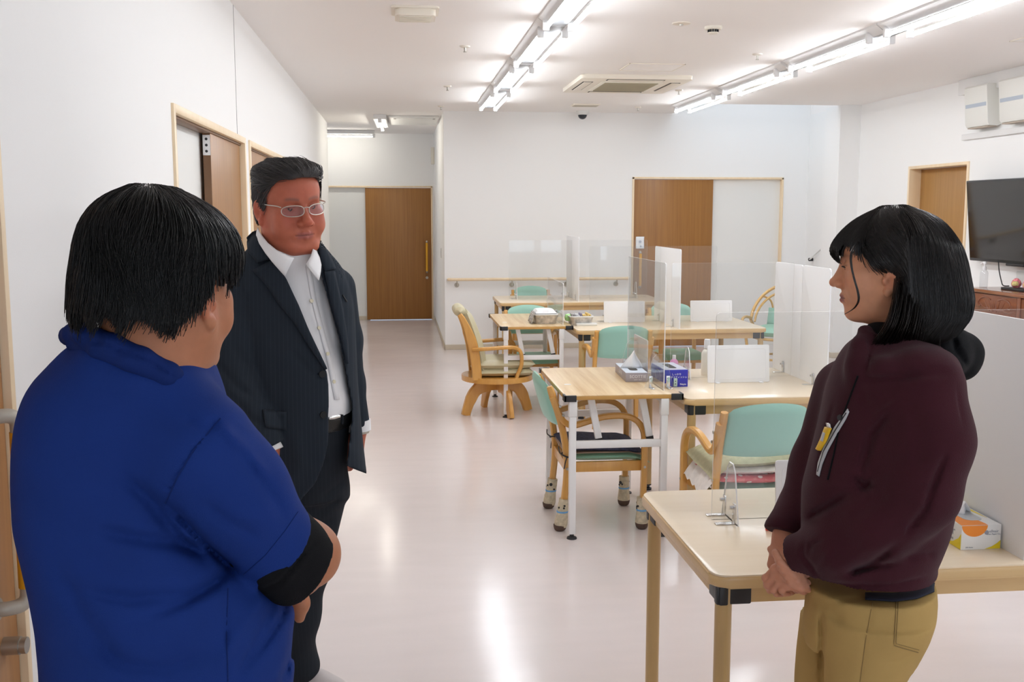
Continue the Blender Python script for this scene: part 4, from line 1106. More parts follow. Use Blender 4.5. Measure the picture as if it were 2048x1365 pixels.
basket('grey basket of upright packets with a green pack, right of the silver basket', 1.452, 8.20, .70, .19, .24, .07, M['silver'], 0, fill2)
# glove / wipes carton
t = thing('wipes_carton', 'white carton with an orange circle and yellow corners, under the big white board', 'box', (1.545, 2.625, .70))
M['cartonw'] = mat('carton_white', (.80, .79, .77), .4); M['corange'] = mat('carton_orange', (.86, .26, .02), .4); M['cyellow'] = mat('carton_yellow', (.78, .60, .01), .4); M['cgrey'] = mat('carton_grey_print', (.30, .31, .36), .5)
x0, x1, y0, y1, h = -.058, .055, -.11, .125, .068
bm = B(); box(bm, x0, x1, y0, y1, 0, h, .0015); obj('carton', bm, M['cartonw'], t)
RX = Matrix.Rotation(PI / 2, 4, 'X')
bm = B(); prism(bm, [(-.058, .0)] + [(-.020 + .037 * math.cos(a), -.003 + .030 * math.sin(a)) for a in np.linspace(-PI, 0, 21)], 0, .0006, M=T(0, y0, h - .001) @ RX) if False else None
prism(bm, [(-.021 + .0365 * math.cos(a), .0305 * math.sin(a)) for a in np.linspace(-PI, 0, 21)], 0, .0006, M=T(0, y0 - .0002, h - .001) @ RX); obj('orange_circle', bm, M['corange'], t)
bm = B(); prism(bm, [(-.021 + .0365 * math.cos(a), .085 * math.sin(a)) for a in np.linspace(0, PI, 21)], h, h + .0006, M=T(0, y0 + .001, 0)); obj('orange_circle', bm, M['corange'], t)
bm = B(); prism(bm, [(x1, 0)] + [(x1 - .046 * math.cos(a), .026 - .026 * math.sin(a)) for a in np.linspace(PI / 2, 0, 9)][::-1] + [(x1, .026)], 0, .0006, M=T(0, y0 - .0002, .001) @ RX) if False else None
prism(bm, [(x1 - .001, 0), (x1 - .001, .023), (x1 - .012, .014), (x1 - .026, .006), (x1 - .045, 0)], 0, .0006, M=T(0, y0 - .0002, .0015) @ RX); obj('yellow_corner', bm, M['cyellow'], t)
bm = B(); ML = Matrix(((0, 0, -1, x0), (1, 0, 0, 0), (0, 1, 0, 0), (0, 0, 0, 1)))
prism(bm, [(y0 + .001, .0015), (y0 + .001, .045), (y0 + .012, .03), (y0 + .04, .013), (y0 + .09, .0015)], 0, .0006, M=ML); obj('yellow_corner', bm, M['cyellow'], t)
bm = B(); prism(bm, [(x1 - .006, y0 + .06), (x1 - .006, y1 - .003), (x1 - .025, y1 - .003)], h, h + .0006); obj('yellow_corner', bm, M['cyellow'], t)
bm = B(); tube(bm, [(.0135, y0 - .0002, .047), (.0135, y0 - .0009, .047)], .0062, 14); obj('logo_disc', bm, M['cgrey'], t)
text_on(t, 'lettering', 'elleair', .011, T(.034, y0 - .0004, .050) @ RX, M['cgrey'])
text_on(t, 'lettering', 'Daio Paper Co.', .0062, T(.034, y0 - .0004, .042) @ RX, M['cgrey'])
text_on(t, 'lettering', '200 sheets', .005, T(-.034, y0 - .0004, .007) @ RX, M['cgrey'])
MLt = Matrix(((0, 0, -1, x0 - .0004), (-1, 0, 0, 0), (0, 1, 0, 0), (0, 0, 0, 1)))
text_on(t, 'lettering', 'elleair', .036, T(0, -.035, .043) @ MLt, M['cgrey'])
text_on(t, 'lettering', 'soft wipes', .013, T(0, -.045, .022) @ MLt, M['cgrey'])
bm = B(); prism(bm, rpoly(-.022, .030, -.07, .06, .02), h + .0004, h + .0012); obj('slot', bm, mat('slot_film', (.50, .52, .54), .3), t)
bm = B(); tissue(bm, .07, .05, .035, 3); s = obj('tissue', bm, M['paperw'], t); s.location = (-.002, .0, h + .001); md = s.modifiers.new('s', 'SOLIDIFY'); md.thickness = .0012
t = thing('red_card', 'tiny red card edge poking out behind the woman\'s sleeve', 'card', (1.040, 2.74, .70))
bm = B(); box(bm, -.012, .05, -.006, .006, 0, .022, .002); obj('card_body', bm, mat('red_print', (.75, .10, .08), .5), t)
bm = B(); box(bm, -.008, .046, -.0068, -.0058, .012, .018, .0003); obj('card_stripe', bm, M['board'], t)
# ================================================================ SCULPTING TOOLS (signed distance volumes meshed with surface nets)
_f = np.array([math.sin(YAW) * math.cos(PITCH), math.cos(YAW) * math.cos(PITCH), -math.sin(PITCH)])
_r = np.array([math.cos(YAW), -math.sin(YAW), 0.0]); _u = np.cross(_r, _f)
def P(x, y, Y):
    """world point seen at photo pixel (x, y) when it stands at depth Y"""
    d = _f + _r * (x - 1024) / FPX - _u * (y - 682.5) / FPX
    return np.array(CAM_POS) + d * (Y / d[1])
def PX(X, Y, Z):
    dx, dy, dz = X, Y, Z - CAM_POS.z
    w = dx * _f[0] + dy * _f[1] + dz * _f[2]
    return 1024 + FPX * (dx * _r[0] + dy * _r[1]) / w, 682.5 - FPX * (dx * _u[0] + dy * _u[1] + dz * _u[2]) / w

class Vol:
    def __init__(s, lo, hi, vox, far=.08):
        s.lo = np.array(lo, float); s.vox = vox
        s.n = np.maximum(4, np.ceil((np.array(hi) - s.lo) / vox).astype(int) + 1)
        s.ax = [np.float32(s.lo[i]) + np.float32(vox) * np.arange(s.n[i], dtype=np.float32) for i in range(3)]
        s.D = np.full(s.n, far, np.float32)
    def like(s, far=.08):
        o = object.__new__(Vol); o.lo, o.vox, o.n, o.ax = s.lo, s.vox, s.n, s.ax; o.D = np.full(s.n, far, np.float32); return o
    def win(s, lo, hi):
        a = np.clip(np.floor((np.array(lo) - s.lo) / s.vox).astype(int), 0, s.n); b = np.clip(np.ceil((np.array(hi) - s.lo) / s.vox).astype(int) + 1, 0, s.n)
        sl = tuple(slice(a[i], b[i]) for i in range(3))
        return sl, s.ax[0][sl[0]][:, None, None], s.ax[1][sl[1]][None, :, None], s.ax[2][sl[2]][None, None, :]
    def _put(s, lo, hi, fn, k, mode):
        pad = max(k, 0) + .03
        sl, X, Y, Z = s.win(np.array(lo) - pad, np.array(hi) + pad)
        if s.D[sl].size == 0: return
        d = fn(X, Y, Z).astype(np.float32); a = s.D[sl]
        if mode == 'add':
            if k > 0: h = np.clip(.5 + .5 * (a - d) / k, 0, 1); s.D[sl] = a * (1 - h) + d * h - k * h * (1 - h)
            else: s.D[sl] = np.minimum(a, d)
        else:
            d = -d
            if k > 0: h = np.clip(.5 - .5 * (a - d) / k, 0, 1); s.D[sl] = a * (1 - h) + d * h + k * h * (1 - h)
            else: s.D[sl] = np.maximum(a, d)
    def cap(s, a, b, ra, rb=None, k=.02, mode='add', flat=None):
        a = np.array(a, float); b = np.array(b, float); rb = ra if rb is None else rb; R = max(ra, rb)
        ba = b - a; L = max(1e-9, ba @ ba)
        def fn(X, Y, Z):
            px, py, pz = X - a[0], Y - a[1], Z - a[2]
            t = np.clip((px * ba[0] + py * ba[1] + pz * ba[2]) / L, 0, 1)
            return np.sqrt((px - ba[0] * t) ** 2 + (py - ba[1] * t) ** 2 + (pz - ba[2] * t) ** 2) - (ra + (rb - ra) * t)
        s._put(np.minimum(a, b) - R, np.maximum(a, b) + R, fn, k, mode)
    def chain(s, pts, rs, k=.02, mode='add'):
        for i in range(len(pts) - 1): s.cap(pts[i], pts[i + 1], rs[i], rs[i + 1], k, mode)
    def ell(s, c, r, k=.02, mode='add', R=None):
        c = np.array(c, float); r = np.array(r, float); m = r.max()
        def fn(X, Y, Z):
            x, y, z = X - c[0], Y - c[1], Z - c[2]
            if R is not None:
                q = np.array(R)  # rows: local axes
                x, y, z = (q[0, 0] * x + q[0, 1] * y + q[0, 2] * z), (q[1, 0] * x + q[1, 1] * y + q[1, 2] * z), (q[2, 0] * x + q[2, 1] * y + q[2, 2] * z)
            k0 = np.sqrt((x / r[0]) ** 2 + (y / r[1]) ** 2 + (z / r[2]) ** 2); k1 = np.sqrt((x / r[0] ** 2) ** 2 + (y / r[1] ** 2) ** 2 + (z / r[2] ** 2) ** 2)
            return k0 * (k0 - 1) / np.maximum(k1, 1e-6)
        s._put(c - m, c + m, fn, k, mode)
    def stack(s, rows, ang, k=.02, mode='add', ex=2.2):
        """rows: (z, cx, cy, rx, ry) ascending or descending; section ellipse turned by ang about z"""
        A = np.array(sorted(rows), float); zz = np.linspace(A[0, 0], A[-1, 0], 80)
        def sm(col):
            # monotone cubic-ish: smooth linear interpolation lightly
            v = np.interp(zz, A[:, 0], A[:, col]); w = np.array([1, 2, 3, 2, 1.]); w /= w.sum()
            return np.convolve(np.pad(v, 2, mode='edge'), w, 'valid')
        C = [sm(i) for i in range(1, 5)]
        ca, sa = math.cos(ang), math.sin(ang); z0, z1 = A[0, 0], A[-1, 0]
        def fn(X, Y, Z):
            cx, cy, rx, ry = (np.interp(Z, zz, c).astype(np.float32) for c in C)
            x, y = X - cx, Y - cy
            u, v = x * ca + y * sa, -x * sa + y * ca
            q = (np.abs(u / rx) ** ex + np.abs(v / ry) ** ex) ** (1 / ex)
            d = (q - 1) * np.minimum(rx, ry)
            return np.maximum(d, np.maximum(z0 - Z, Z - z1))
        R = max(A[:, 3].max(), A[:, 4].max()) * 1.1
        s._put((A[:, 1].min() - R, A[:, 2].min() - R, z0), (A[:, 1].max() + R, A[:, 2].max() + R, z1), fn, k, mode)
    def grid(s): return s.ax[0][:, None, None], s.ax[1][None, :, None], s.ax[2][None, None, :]
    def sample(s, p):
        q = (np.asarray(p) - s.lo) / s.vox; q = np.clip(q, 0, s.n - 1.001); i = q.astype(int); f = q - i
        D = s.D; out = 0
        for dx in (0, 1):
            for dy in (0, 1):
                for dz in (0, 1):
                    w_ = (f[:, 0] if dx else 1 - f[:, 0]) * (f[:, 1] if dy else 1 - f[:, 1]) * (f[:, 2] if dz else 1 - f[:, 2])
                    out = out + w_ * D[i[:, 0] + dx, i[:, 1] + dy, i[:, 2] + dz]
        return out
    def grad(s, p, e=None):
        e = e or s.vox; g = np.zeros_like(p)
        for a in range(3):
            d = np.zeros(3); d[a] = e; g[:, a] = s.sample(p + d) - s.sample(p - d)
        return g / np.maximum(1e-9, np.linalg.norm(g, axis=1, keepdims=True))
    def blur(s, it=1):
        for _ in range(it):
            for a in range(3):
                D = s.D; s.D = (np.roll(D, 1, a) + 2 * D + np.roll(D, -1, a)) * .25
    def mesh(s):
        D = s.D; S = D < 0
        n = S.shape
        c = [S[dx:n[0] - 1 + dx, dy:n[1] - 1 + dy, dz:n[2] - 1 + dz] for dx in (0, 1) for dy in (0, 1) for dz in (0, 1)]
        cnt = sum(x.astype(np.int8) for x in c); act = (cnt > 0) & (cnt < 8)
        I = np.argwhere(act); offs = np.array([(dx, dy, dz) for dx in (0, 1) for dy in (0, 1) for dz in (0, 1)])
        vals = np.stack([D[I[:, 0] + o[0], I[:, 1] + o[1], I[:, 2] + o[2]] for o in offs], 1)
        acc = np.zeros((len(I), 3)); num = np.zeros(len(I))
        for a in range(8):
            for b_ in range(a + 1, 8):
                if np.abs(offs[a] - offs[b_]).sum() != 1: continue
                va, vb = vals[:, a], vals[:, b_]; m = (va < 0) != (vb < 0)
                t = np.where(m, va / np.where(m, va - vb, 1), 0)
                acc += np.where(m[:, None], offs[a] + t[:, None] * (offs[b_] - offs[a]), 0); num += m
        V = s.lo + s.vox * (I + acc / num[:, None])
        idx = np.full(act.shape, -1, np.int32); idx[act] = np.arange(len(I))
        F = []
        for a in range(3):
            b_, c_ = (a + 1) % 3, (a + 2) % 3
            sl0 = [slice(None)] * 3; sl1 = [slice(None)] * 3
            sl0[a] = slice(0, n[a] - 1); sl1[a] = slice(1, n[a])
            s0, s1 = S[tuple(sl0)], S[tuple(sl1)]
            E = np.argwhere(s0 != s1); ok = (E[:, b_] > 0) & (E[:, c_] > 0) & (E[:, b_] < n[b_] - 1) & (E[:, c_] < n[c_] - 1); E = E[ok]
            inside0 = s0[E[:, 0], E[:, 1], E[:, 2]]
            q = []
            for db, dc in ((-1, -1), (0, -1), (0, 0), (-1, 0)):
                k = E.copy(); k[:, b_] += db; k[:, c_] += dc; q.append(idx[k[:, 0], k[:, 1], k[:, 2]])
            q = np.stack(q, 1); q[~inside0] = q[~inside0][:, ::-1]; F.append(q)
        F = np.concatenate(F); F = F[(F >= 0).all(1)]
        return V, F

def poly_sd(px, py, poly):
    """signed distance (inside negative) to a 2D polygon, arrays"""
    d = np.full(np.broadcast(px, py).shape, 1e9, np.float32); ins = np.zeros(d.shape, bool); n = len(poly)
    for i in range(n):
        ax, ay = poly[i]; bx, by = poly[(i + 1) % n]
        ex, ey = bx - ax, by - ay; wx, wy = px - ax, py - ay
        t = np.clip((wx * ex + wy * ey) / (ex * ex + ey * ey + 1e-9), 0, 1)
        d = np.minimum(d, (wx - ex * t) ** 2 + (wy - ey * t) ** 2)
        c = ((ay > py) != (by > py)) & (px < (bx - ax) * (py - ay) / ((by - ay) if by != ay else 1e-9) + ax)
        ins ^= c
    d = np.sqrt(d); return np.where(ins, -d, d)

def creases(vol, items, Yref, front=True, yc=None):
    """cloth folds: (pixel polyline, width px, depth m); positive depth = groove, negative = ridge; fades at the ends"""
    X, Y, Z = vol.grid()
    for pl, wpx, dep in items:
        pl = np.array(pl, float)
        pts = np.array([P(x, y, Yref) for x, y in pl]); lo = pts.min(0) - .1; hi = pts.max(0) + .1; lo[1] -= .3; hi[1] += .3
        sl, x, y, z = vol.win(lo, hi)
        u, v = PX(x, y, z)
        best = np.full(vol.D[sl].shape, 1e9, np.float32); tt = np.zeros(vol.D[sl].shape, np.float32); n = len(pl) - 1
        for i in range(n):
            a, b_ = pl[i], pl[i + 1]; e = b_ - a
            t = np.clip(((u - a[0]) * e[0] + (v - a[1]) * e[1]) / (e @ e + 1e-9), 0, 1)
            d = (u - a[0] - e[0] * t) ** 2 + (v - a[1] - e[1] * t) ** 2
            m = d < best; best = np.where(m, d, best); tt = np.where(m, (i + t) / n, tt)
        fade = np.clip(np.sin(np.pi * np.clip(tt, .02, .98)) * 1.6, 0, 1)
        wgt = np.exp(-best / (wpx * wpx)) * fade
        if yc is not None: wgt = wgt * (np.broadcast_to(y, wgt.shape) < yc)
        vol.D[sl] += (dep * wgt).astype(np.float32)

def cloth_noise(vol, amp, freq, seed=0):
    X, Y, Z = vol.grid(); g = np.random.default_rng(seed); out = 0
    for _ in range(5):
        k = g.normal(size=3); k /= np.linalg.norm(k); k *= freq * g.uniform(.6, 1.6); k[2] *= .6; ph = g.uniform(0, 6.28)
        out = out + np.sin(k[0] * X + k[1] * Y + k[2] * Z + ph)
    vol.D += (amp * out / 2.5).astype(np.float32)

def px_rows(rows, Yc, uplane=True):
    """(y, xl, xr, depth radius[, Y]) in photo pixels -> stack rows"""
    out = []
    for r in rows:
        y, xl, xr, rd = r[:4]; Y = r[4] if len(r) > 4 else Yc
        a, b_ = P(xl, y, Y), P(xr, y, Y); c = P((xl + xr) / 2, y, Y)
        out.append((c[2], c[0], c[1], abs(b_[0] - a[0]) / 2 * math.cos(VIEWA(c)), rd))
    return out
def VIEWA(c): return math.atan2(c[0], c[1])

def march(vol, x, y, Y0, Y1, n=220):
    """first crossing of the volume's surface along the line of sight of pixel (x,y)"""
    ys = np.linspace(Y0, Y1, n); pts = np.array([P(x, y, q) for q in ys]); d = vol.sample(pts)
    i = np.argmax(d < 0)
    if d[i] >= 0: i = int(np.argmin(d)); return pts[i]
    if i == 0: return pts[0]
    t = d[i - 1] / (d[i - 1] - d[i]); return pts[i - 1] + t * (pts[i] - pts[i - 1])

def resample(pl, n):
    pl = np.array(pl, float); s = np.r_[0, np.cumsum(np.linalg.norm(np.diff(pl, axis=0), axis=1))]; t = np.linspace(0, s[-1], n)
    return np.stack([np.interp(t, s, pl[:, i]) for i in range(pl.shape[1])], 1)

def patch(name, vol, A, Bp, Y0, Y1, off, thick, m, parent, nu=14, nv=5, bulge=0.0):
    """cloth piece lying on a sculpted surface between two photo-pixel polylines"""
    A = resample(A, nu); Bp = resample(Bp, nu); bm = B(); G = []
    pts = []
    for i in range(nu):
        for j in range(nv):
            q = A[i] + (Bp[i] - A[i]) * j / (nv - 1); pts.append(march(vol, q[0], q[1], Y0, Y1))
    pts = np.array(pts); g = vol.grad(pts, vol.vox * 1.5)
    o_ = off + (bulge * np.array([math.sin(PI * j / (nv - 1)) for i in range(nu) for j in range(nv)]))
    pts = pts + g * np.asarray(o_).reshape(-1, 1)
    vs = [bm.verts.new(p) for p in pts]
    for i in range(nu - 1):
        for j in range(nv - 1): bm.faces.new((vs[i * nv + j], vs[i * nv + j + 1], vs[(i + 1) * nv + j + 1], vs[(i + 1) * nv + j]))
    o = obj(name, bm, m, parent, True, smooth=True)
    md = o.modifiers.new('thickness', 'SOLIDIFY'); md.thickness = thick; md.offset = 0
    return o

def disc_on(name, vol, x, y, Y0, Y1, r, th, m, parent, off=.001, seg=14):
    p = march(vol, x, y, Y0, Y1); g = vol.grad(p[None], vol.vox * 2)[0]
    bm = B(); tube(bm, [Vector(p + g * (off - .001)), Vector(p + g * (off + th))], r, seg); return obj(name, bm, m, parent, True)

def tube_on(name, vol, pl, Y0, Y1, r, m, parent, off=0.0, n=16, seg=8):
    pl = resample(pl, n); pts = np.array([march(vol, a, b_, Y0, Y1) for a, b_ in pl]); g = vol.grad(pts, vol.vox * 2)
    bm = B(); tube(bm, [Vector(p) for p in pts + g * off], r, seg); return obj(name, bm, m, parent, True)

# ---------------------------------------------------------------- heads
def rot_head(yaw, pitch=0, roll=0):
    """head axes: +y face, +x the person's right-hand side of the picture frame when seen from behind, +z up"""
    return np.array((Matrix.Rotation(yaw, 3, 'Z') @ Matrix.Rotation(pitch, 3, 'X') @ Matrix.Rotation(roll, 3, 'Y')))

def head_volume(wide=1.0, heavy=0.0, fem=0.0, vox=.0022, slit=.0026, neck_to=(0, -.05, -.21), neck_r=(.056, .064), ear_dz=0.0, crown=.083):
    v = Vol((-.105, -.125, -.25), (.105, .145, .14), vox, far=.05)
    W = wide
    v.ell((0, -.008, .035), (.0765 * W, .098, crown), k=0)
    v.ell((0, .020, -.03), (.0655 * W, .069, .088), k=.03)
    for s in (-1, 1):
        v.cap((s * .050 * W, .006, -.060), (s * (.018 + .006 * heavy) * W, .068, -.100), .021 + .006 * heavy - .003 * fem, .017 + .004 * heavy, k=.02)
        v.ell((s * .044 * W, .060, -.020), (.022, .021, .018), k=.02)
        v.ell((s * .036 * W, .058, -.050), (.025 + .010 * heavy, .024 + .006 * heavy, .030), k=.02)
        if fem < .5: v.cap((s * .040, .077, .019), (s * .012, .0885, .017), .0095, .009, k=.012)
    v.ell((0, .043, .05), (.058 * W, .050, .045), k=.03)
    v.ell((0, .076 - .004 * fem, -.105), (.019 + .004 * heavy, .014, .013), k=.015)
    if heavy: v.ell((0, .026, -.100), (.052 * W, .044, .026 + .006 * heavy), k=.03)
    v.cap((0, -.016, -.05), neck_to, *neck_r, k=.035)
    # nose
    nt = .114 - .003 * fem
    v.cap((0, .086, .008), (0, nt - .003, -.032), .0075, .0095 + .002 * heavy - .001 * fem, k=.014)
    v.ell((0, nt, -.036), (.0105 + .002 * heavy - .0015 * fem, .0105, .0095), k=.008)
    for s in (-1, 1): v.ell((s * (.0115 + .003 * heavy), .1015 - .002 * fem, -.0405), (.0085, .0105, .0078), k=.005)
    for s in (-1, 1): v.ell((s * .0058, .107, -.0475), (.0030, .0040, .0022) if fem < .5 else (.0022, .0030, .0015), k=.002, mode='sub')
    v.ell((0, .089, -.037), (.0145, .012, .013), k=.01)
    # mouth
    v.ell((0, .079, -.069), (.027, .0165, .021), k=.015)
    v.chain([(-.023, .0845, -.0690), (-.007, .0935, -.0652), (0, .094, -.0662), (.007, .0935, -.0652), (.023, .0845, -.0690)], [.0026, .0048, .0044, .0048, .0026], k=.004)
    v.chain([(-.020, .0845, -.0715), (0, .0925, -.0755), (.020, .0845, -.0715)], [.003, .0062, .003], k=.004)
    v.chain([(-.026, .0885, -.0705), (-.010, .0985, -.0698), (0, .0995, -.0705), (.010, .0985, -.0698), (.026, .0885, -.0705)], [.0012, .0018, .0018, .0018, .0012], k=.0022, mode='sub')
    # eyes
    for s in (-1, 1):
        v.ell((s * .032, .098, .003), (.0185, .0125, .0105), k=.012, mode='sub')
        v.ell((s * .0315, .0755, .002), (.0155, .0145, .0125), k=.005)
        v.chain([(s * .020, .0905, -.0005), (s * .031, .0925, .0015), (s * .0435, .0855, .0008)], [.0012, slit, .0012], k=.0018, mode='sub')
    # ears
    Rm = np.array(Matrix.Rotation(math.radians(0), 3, 'X'))
    for s in (-1, 1):
        a = s * math.radians(24)
        R = np.array((Matrix.Rotation(a, 3, 'Z') @ Matrix.Rotation(math.radians(10), 3, 'X')).transposed())
        cx = s * (.0775 * W)
        v.ell((cx, -.010, -.008 + ear_dz), (.0065, .0175, .030), k=.006, R=R)
        v.ell((cx + s * .001, .000, -.036 + ear_dz), (.006, .009, .010), k=.006)
        v.ell((cx + s * .0075, -.006, -.006 + ear_dz), (.0055, .0105, .020), k=.004, mode='sub', R=R)
        v.ell((cx + s * .004, -.004, -.010 + ear_dz), (.006, .005, .007), k=.004, mode='sub')
        v.ell((cx - s * .002, .006, -.012 + ear_dz), (.006, .005, .008), k=.005)
    return v

def smooth01(x): x = np.clip(x, 0, 1); return x * x * (3 - 2 * x)

def face_tint(V, base, lip, blush, brow=None, brow_amt=0.6):
    """albedo of the skin: lips, reddish cheeks, nose and ears, eyebrows (V in unscaled head axes)"""
    x, y, z = V.T; c = np.tile(np.array(base, np.float32), (len(V), 1))
    def mix(c, w_, col): return c * (1 - w_[:, None]) + np.array(col) * w_[:, None]
    ax = np.abs(x)
    ch = np.exp(-(((ax - .040) / .020) ** 2 + ((z + .028) / .022) ** 2)) * (y > .03); c = mix(c, .45 * ch, blush)
    no = np.exp(-((x / .013) ** 2 + ((z + .037) / .013) ** 2)) * (y > .09); c = mix(c, .5 * no, blush)
    fo = np.exp(-((x / .05) ** 2 + ((z - .045) / .025) ** 2)) * (y > .04); c = mix(c, .25 * fo, blush)
    er = ((ax > .073) & (y < .03) & (z > -.05) & (z < .03)).astype(float); c = mix(c, .40 * er, blush)
    zc = -.0705 - 0 * x; up = np.exp(-(((z + .0665) / .0042) ** 2)); lo = np.exp(-(((z + .0755) / .0050) ** 2)); wl = np.clip(1.25 - (ax / .0235) ** 4, 0, 1) * (y > .082)
    c = mix(c, np.clip((up + lo) * wl, 0, .9), lip)
    ml = np.exp(-(((z + .0703) / .0014) ** 2)) * (ax < .026) * (y > .08); c = mix(c, .75 * ml, [q * .35 for q in lip])
    if brow is not None:
        zb = .0215 + .004 * np.sin(np.clip((ax - .012) / .036, 0, 1) * 2.4); wv = np.exp(-(((z - zb) / .0042) ** 2)) * smooth01((ax - .010) / .006) * smooth01((.054 - ax) / .012) * (y > .04)
        c = mix(c, brow_amt * wv, brow)
    lid = np.exp(-(((z - .0035 - .0) / .0018) ** 2)) * smooth01((ax - .016) / .004) * smooth01((.047 - ax) / .004) * (y > .07); c = mix(c, .65 * lid, [q * .25 for q in base])
    return c

def hair_strands(H, zb_root, zb_end, crown, n, flow, off=(.0, .012), thick=.0008, steps=16, step=.012, seed=0, tip_out=0.0, jitter=.25, len_rng=(.5, 1.0), stop_fn=None, clump=.4, drop_fn=None):
    """strands rooted on the scalp, combed over the hair volume H (head axes); returns V, F"""
    g = np.random.default_rng(seed)
    d = g.normal(size=(n * 4, 3)); d /= np.linalg.norm(d, axis=1, keepdims=True)
    c0 = np.array([0, -.01, .02])
    # march outwards to the surface
    lo = np.zeros(len(d)); hi = np.full(len(d), .25)
    for _ in range(18):
        mid = (lo + hi) / 2; s_ = H.sample(c0 + d * mid[:, None]); ins = s_ < 0; lo = np.where(ins, mid, lo); hi = np.where(ins, hi, mid)
    p = c0 + d * lo[:, None]
    az = np.degrees(np.abs(np.arctan2(p[:, 0], p[:, 1])))
    ok = p[:, 2] > zb_root(az, p[:, 0]); p = p[ok][:n]; m = len(p)
    q = p * 42; cl = np.sin(q[:, 0] + 1.3 * np.sin(q[:, 1] * .8)) * np.sin(q[:, 1] * .9 + q[:, 2] * .5); offs = off[0] + (off[1] - off[0]) * np.clip(g.uniform(0, .6, m) + clump * (.5 + .5 * cl), 0, 1.2); L = g.uniform(len_rng[0], len_rng[1], m) * steps
    path = [p + H.grad(p) * (offs * .2)[:, None]]; alive = np.ones(m, bool); jit = g.normal(size=(m, 3)) * jitter
    cur = path[0]; ended = np.zeros(m)
    for k in range(steps):
        gr = H.grad(cur); fl = flow(cur, gr) + jit * (.5 + .5 * k / steps)
        fl = fl - gr * (fl * gr).sum(1, keepdims=True) * .96
        fl /= np.maximum(1e-9, np.linalg.norm(fl, axis=1, keepdims=True))
        nx = cur + fl * step
        sd = H.sample(nx); tgt = offs * min(1, .35 + .9 * k / steps) + tip_out * (k / steps) ** 2 * offs
        nx = nx - gr * ((sd - tgt) * .75)[:, None]
        az = np.degrees(np.abs(np.arctan2(nx[:, 0], nx[:, 1])))
        stop = (nx[:, 2] < zb_end(az, nx[:, 0]) + jit[:, 0] * .03) | (k > L)
        if stop_fn is not None: stop = stop_fn(nx, az, jit) | (k > L)
        alive &= ~stop
        cur = np.where(alive[:, None], nx, cur + (cur - (path[-2] if len(path) > 1 else cur)) * .15 * (ended < 2)[:, None]); ended += ~alive
        path.append(cur)
    Pp = np.stack(path, 1); K = Pp.shape[1]
    keep = np.linalg.norm(Pp[:, -1] - Pp[:, 0], axis=1) > step * 1.5
    if drop_fn is not None: keep &= ~drop_fn(Pp)
    Pp = Pp[keep]; m = len(Pp)
    tg = np.gradient(Pp, axis=1); tg /= np.maximum(1e-9, np.linalg.norm(tg, axis=2, keepdims=True))
    ref = np.tile(np.array([.3, .2, .93]), (m, K, 1)); a = np.cross(tg, ref); a /= np.maximum(1e-9, np.linalg.norm(a, axis=2, keepdims=True)); b_ = np.cross(tg, a)
    tap = np.interp(np.arange(K) / (K - 1), [0, .15, .7, 1], [.7, 1, .9, .15]) ; th = g.uniform(.7, 1.4, m) * thick
    rad = th[:, None] * tap[None]
    V = np.stack([Pp + rad[..., None] * (math.cos(q) * a + math.sin(q) * b_) for q in (0, 2.094, 4.189)], 2)  # m,K,3,3
    V = V.reshape(-1, 3); base = np.arange(m)[:, None, None] * (K * 3) + np.arange(K - 1)[None, :, None] * 3
    F = []
    for q in range(3):
        r = (q + 1) % 3; F.append(np.stack([base + q, base + r, base + 3 + r, base + 3 + q], -1).reshape(-1, 4))
    return V, np.concatenate(F)

def hair_volume(rows, ex=2.1, vox=.004):
    """rows: (z, cy, rx, ry) in head axes"""
    v = Vol((-.17, -.20, -.26), (.17, .20, .22), vox, far=.1)
    return v

def finger_chain(base, d0, bend_axis, lens, bends, r):
    pts = [np.array(base, float)]; d = np.array(d0, float); d /= np.linalg.norm(d); ax = Vector(bend_axis).normalized(); rs = [r]
    for L, b_ in zip(lens, bends):
        d = np.array(Matrix.Rotation(math.radians(b_), 3, ax) @ Vector(d)); pts.append(pts[-1] + d * L); rs.append(rs[-1] * .9)
    return pts, rs

def add_hand(v, wrist, fdir, back, side, s=1.0, curls=((10, 35, 30),) * 4, spread=6, thumb=(35, 20, 15), k=.006):
    """hand: fdir = wrist->knuckles, back = normal of the hand's back, side=+1 thumb on cross(fdir,back) side"""
    f = np.array(fdir, float); f /= np.linalg.norm(f); n = np.array(back, float); n -= f * (n @ f); n /= np.linalg.norm(n); l = np.cross(f, n) * side
    w_ = np.array(wrist, float)
    v.cap(w_ - f * .04 * s, w_, .024 * s, .023 * s, k=.01)
    L4 = ((.042, .026, .021), (.046, .029, .023), (.043, .027, .022), (.033, .020, .018)); ys = (.027, .009, -.009, -.026); kl = (.088, .092, .087, .078); rr = (.0092, .0094, .009, .0080)
    ax = np.cross(f, n)
    for i in range(4):
        kn = w_ + f * kl[i] * s + l * ys[i] * s + n * .002
        v.cap(w_ + l * ys[i] * .6 * s, kn, .0125 * s, .0108 * s, k=.014)
        d0 = f + l * math.radians(spread) * (1.5 - i) * .6
        pts, rs = finger_chain(kn, d0, ax, [q * s for q in L4[i]], [-c for c in curls[i]], rr[i] * s)
        v.chain(pts, rs, k=.004)
        v.ell(pts[1], (.0096 * s,) * 3, k=.005)
    tb = w_ + f * .022 * s + l * .024 * s - n * .006
    d0 = f * .72 + l * .62 - n * .25
    pts, rs = finger_chain(tb, d0, np.cross(f, l), [.040 * s, .032 * s, .026 * s], [0, thumb[1] * side, thumb[2] * side], .0125 * s)
    v.cap(w_, pts[1], .016 * s, .0125 * s, k=.014); v.chain(pts, rs, k=.005)

